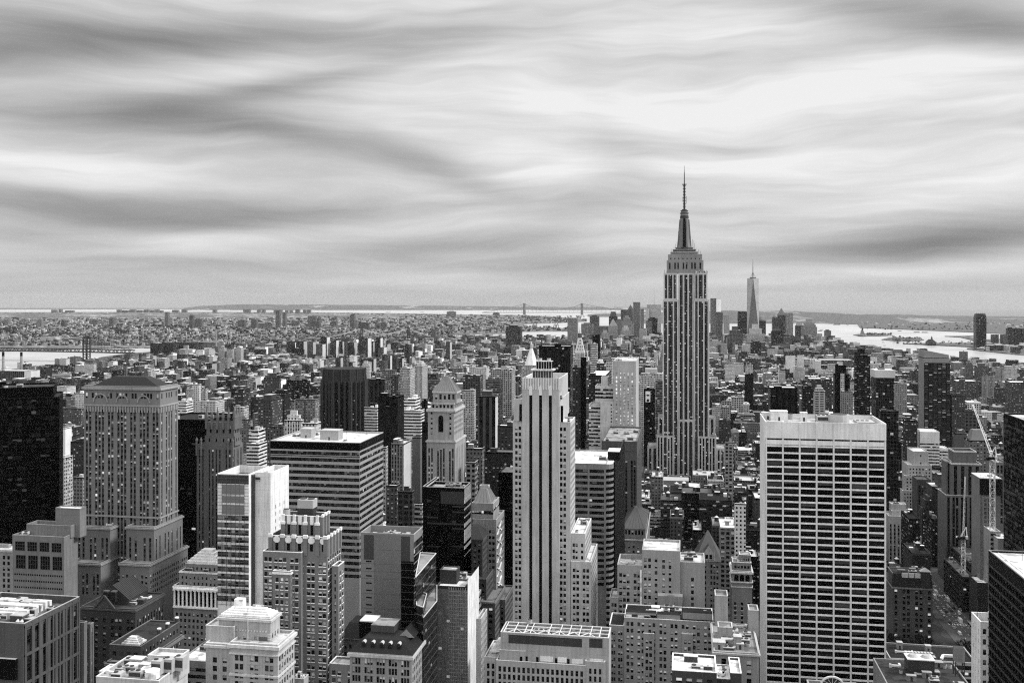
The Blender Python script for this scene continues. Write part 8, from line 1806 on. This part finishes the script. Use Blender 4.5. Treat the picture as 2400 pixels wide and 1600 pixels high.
def dup(root, loc, sc=1.0, rz=0.0):
    r = root.copy(); COL.objects.link(r); r.location = loc; r.rotation_euler = (0, 0, rz); r.scale = (sc, sc, sc)
    for c in list(root.children): k = c.copy(); COL.objects.link(k); k.parent = r
    return r
tk0 = make_tank(); first = True
TANKS.sort(key=lambda k: -k[0]); n = 0
cand = [k for k in TANKS if 40 < px((k[1]+k[2])/2, k[3], k[5])[0] < 2360][:150]; random.shuffle(cand)
for s_, x0, x1, y0, y1, h in cand[:64]:
    x, y = random.uniform(x0+3, x1-3), random.uniform(y0+4, y0+14); o = tk0 if first else dup(tk0, (0, 0, 0)); first = False; sc = random.uniform(.85, 1.2)
    o.location = (x, y, h-.02); o.scale = (sc, sc, sc); o.rotation_euler = (0, 0, random.uniform(0, 1.5)); u, v, t = px(x, y, h+6)
    best = min(HERO, key=lambda k: abs(u-(k[0]+k[1])/2)+abs(v-k[2])*.3+(0 if k[3] < y else 80)); rel = 'left of' if u < (best[0]+best[1])/2 else 'right of'
    lab = 'wooden roof tank with pale cone, %s %s' % (rel, best[4]); LABELS.setdefault(lab, []).append((u, v, o)); tag(o, lab, 'water tank', 'wooden water tanks on the rooftops')

# traffic on the avenue
def car_mesh(kind, tone):
    mb = MB(); b = mat_plain('vehicle_paint_%d' % int(tone*100), tone, .35, .5, var=.05); g = mat_plain('vehicle_glass', .012, .2, .4); ty = mat_plain('tyre_rubber', .015, .9, .1); mk = {}
    if kind == 'car': L_, W_, h1, h2, c = 4.6, 1.85, .85, 1.45, (-1.5, .9)
    elif kind == 'van': L_, W_, h1, h2, c = 5.6, 2.0, 1.1, 2.3, (-2.7, 1.7)
    elif kind == 'truck': L_, W_, h1, h2, c = 8.5, 2.4, 1.2, 3.3, (-4.2, 1.9)
    else: L_, W_, h1, h2, c = 12, 2.55, 1.2, 3.1, (-5.95, 5.9)
    body, cab, wh = MB(), MB(), MB()
    body.frustum([(-W_/2, -L_/2), (W_/2, -L_/2), (W_/2, L_/2), (-W_/2, L_/2)], .3, [(-W_/2+.08, -L_/2+.1), (W_/2-.08, -L_/2+.1), (W_/2-.08, L_/2-.15), (-W_/2+.08, L_/2-.15)], h1, b)
    ins = .25 if kind == 'car' else .06; s_ = .55 if kind == 'car' else .1
    cab.frustum([(-W_/2+.1, c[0]), (W_/2-.1, c[0]), (W_/2-.1, c[1]), (-W_/2+.1, c[1])], h1, [(-W_/2+.1+ins, c[0]+s_), (W_/2-.1-ins, c[0]+s_), (W_/2-.1-ins, c[1]-s_), (-W_/2+.1+ins, c[1]-s_)], h2-.06, g if kind in ('car', 'bus') else b, cap=False)
    cab.box(-W_/2+.1+ins, W_/2-.1-ins, c[0]+s_, c[1]-s_, h2-.06, h2, b)
    if kind == 'truck': cab.box(-1.0, 1.0, 2.1, 4.0, h1, 2.4, g, b)
    for y in (-L_*.32, L_*.32):
        for x in (-W_/2, W_/2-.2): wh.box(x, x+.2, y-.33, y+.33, 0, .66, ty, bottom=True)
    return body.mesh('body'), cab.mesh('cabin'), wh.mesh('wheel')
CM = {}; cc = 0; TN = {.65: 'white', .4: 'silver', .06: 'black', .2: 'grey', .5: 'pale'}
placed = []; KN = {'car': 'parked_car', 'van': 'delivery_van', 'truck': 'box_truck', 'bus': 'city_bus'}
for lane in range(5):
    y = 700+random.uniform(0, 14); x = 211.4+lane*4.5
    while y < 1040:
        kind = random.choices(['car', 'van', 'truck', 'bus'], [.62, .18, .12, .08])[0]; tone = random.choice([.65, .65, .5, .4, .2, .06]) if kind == 'car' else random.choice([.65, .65, .4])
        if random.random() < .72 and len(placed) < 96:
            k = (kind, tone)
            if k not in CM: CM[k] = car_mesh(*k)
            nm = {'car': 'car', 'van': 'delivery_van', 'truck': 'box_truck', 'bus': 'city_bus'}[kind]; o = empty(nm, (x+random.uniform(-.35, .35), y, .03), random.uniform(-.03, .03))
            for me, pn in zip(CM[k], ('body', 'cabin', 'wheels')): c = bpy.data.objects.new(pn if pn != 'wheels' else 'running_gear', me); COL.objects.link(c); c.parent = o
            where = 'beyond the old mansard corner building' if y > 840 else ('by the park trees' if y < 770 else 'beside the old mansard corner building')
            lab = '%s %s on the avenue %s' % (TN[tone], nm.replace('_', ' '), where); u, v, t = px(x, y, 1); LABELS.setdefault(lab, []).append((u, v, o)); tag(o, lab, {'car': 'car', 'van': 'van', 'truck': 'truck', 'bus': 'bus'}[kind], 'traffic on the avenue'); placed.append(o)
        y += {'car': 6.5, 'van': 8, 'truck': 11, 'bus': 15}[kind]+random.uniform(0, 7)

# bare trees in the park
M_BARK = mat_plain('winter_bark', .05, .95, .1)
def make_tree(seed):
    r_ = random.Random(seed); tr, cr = MB(), MB(); tr.cyl(0, 0, .32, 0, 4.2, M_BARK, 7, .24)
    def grow(p, d, L_, w, n, mb):
        q = p+d*L_; mb.bar(p, q, w, M_BARK)
        if n == 0: return
        for k in range(3 if n > 1 else 4): e = (d+Vector((r_.uniform(-.9, .9), r_.uniform(-.9, .9), r_.uniform(-.1, .7)))).normalized(); grow(q, e, L_*r_.uniform(.6, .85), max(w*.65, .09), n-1, mb)
    for k in range(5): a = k*1.257+r_.random(); grow(Vector((0, 0, 3.6+.2*k)), Vector((math.cos(a)*.7, math.sin(a)*.7, .8)).normalized(), 3.0, .22, 3, cr)
    return tr.mesh('trunk'), cr.mesh('crown')
TM = [make_tree(k) for k in range(3)]
for k in range(60):
    x, y = random.uniform(95, 200), random.choice([random.uniform(735, 762), random.uniform(700, 750), random.uniform(640, 750)]); o = empty('bare_tree', (x, y, .1), random.uniform(0, 6)); s_ = random.uniform(1.0, 1.6); o.scale = (s_, s_, s_)
    for me, pn in zip(TM[k % 3], ('trunk', 'crown')): c = bpy.data.objects.new(pn, me); COL.objects.link(c); c.parent = o
    tag(o, 'bare winter tree in the park below the old mansard corner building', 'tree', 'bare winter trees in the park')
# distant tree masses in the parks
M_LEAF = mat_plain('winter_foliage', .06, .95, .1, var=.5, scale=.05); mb = MB(); rt_ = random.Random(3)
def clump(u0, u1, v0_, v1_, n, hgt):
    for k in range(n):
        p = gp(rt_.uniform(u0, u1), rt_.uniform(v0_, v1_)); r = hgt*rt_.uniform(.35, .6)
        for j in range(26):
            a, b, c = rt_.gauss(0, 1), rt_.gauss(0, 1), rt_.gauss(0, 1); l = math.sqrt(a*a+b*b+c*c)+1e-6; f = r*rt_.uniform(.5, 1.05)/l; cx, cy, cz = p[0]+a*f, p[1]+b*f, hgt*.6+c*f*.8; s_ = r*.36
            e1 = Vector((rt_.uniform(-1, 1), rt_.uniform(-1, 1), rt_.uniform(-1, 1))).normalized()*s_; e2 = Vector((rt_.uniform(-1, 1), rt_.uniform(-1, 1), rt_.uniform(-1, 1))).normalized()*s_; c0 = Vector((cx, cy, cz)); mb.face([tuple(c0-e1), tuple(c0+e2), tuple(c0+e1), tuple(c0-e2)], M_LEAF)
clump(1052, 1077, 868, 882, 30, 24); clump(600, 735, 872, 880, 60, 16); clump(524, 560, 868, 876, 24, 16); clump(0, 38, 772, 786, 24, 28); clump(255, 300, 770, 782, 24, 26); clump(700, 830, 742, 748, 40, 30); clump(160, 190, 847, 852, 12, 20); clump(2025, 2090, 783, 786, 40, 14); clump(2090, 2160, 792.5, 797, 34, 12); clump(600, 900, 738, 744, 60, 34); clump(1200, 1370, 742, 750, 60, 26); clump(2100, 2290, 803, 808, 40, 12); clump(1120, 1150, 836, 850, 14, 18); clump(340, 460, 765, 772, 40, 26); clump(2020, 2300, 766, 774, 50, 16)
o = mb.build('park_trees'); tag(o, 'dark masses of bare trees in distant parks and on the islands', 'trees', kind='stuff')
finish_labels()

# the air: an even thin haze over the whole city and harbour
hz = bpy.data.materials.new('haze'); hz.use_nodes = True; w = NT(hz.node_tree)
pv = w.new('ShaderNodeVolumePrincipled'); pv.inputs['Color'].default_value = (.95, .95, .95, 1); pv.inputs['Density'].default_value = 0.65e-5; pv.inputs['Anisotropy'].default_value = .2
oo = w.new('ShaderNodeOutputMaterial'); w.l.new(pv.outputs[0], oo.inputs['Volume'])
hz.cycles.homogeneous_volume = True
mb = MB(); mb.box(-31500, 31500, -31500, 31500, -7, 470, hz, bottom=True); o = mb.build('haze'); tag(o, 'thin even haze over the city and harbour', 'haze', kind='stuff')
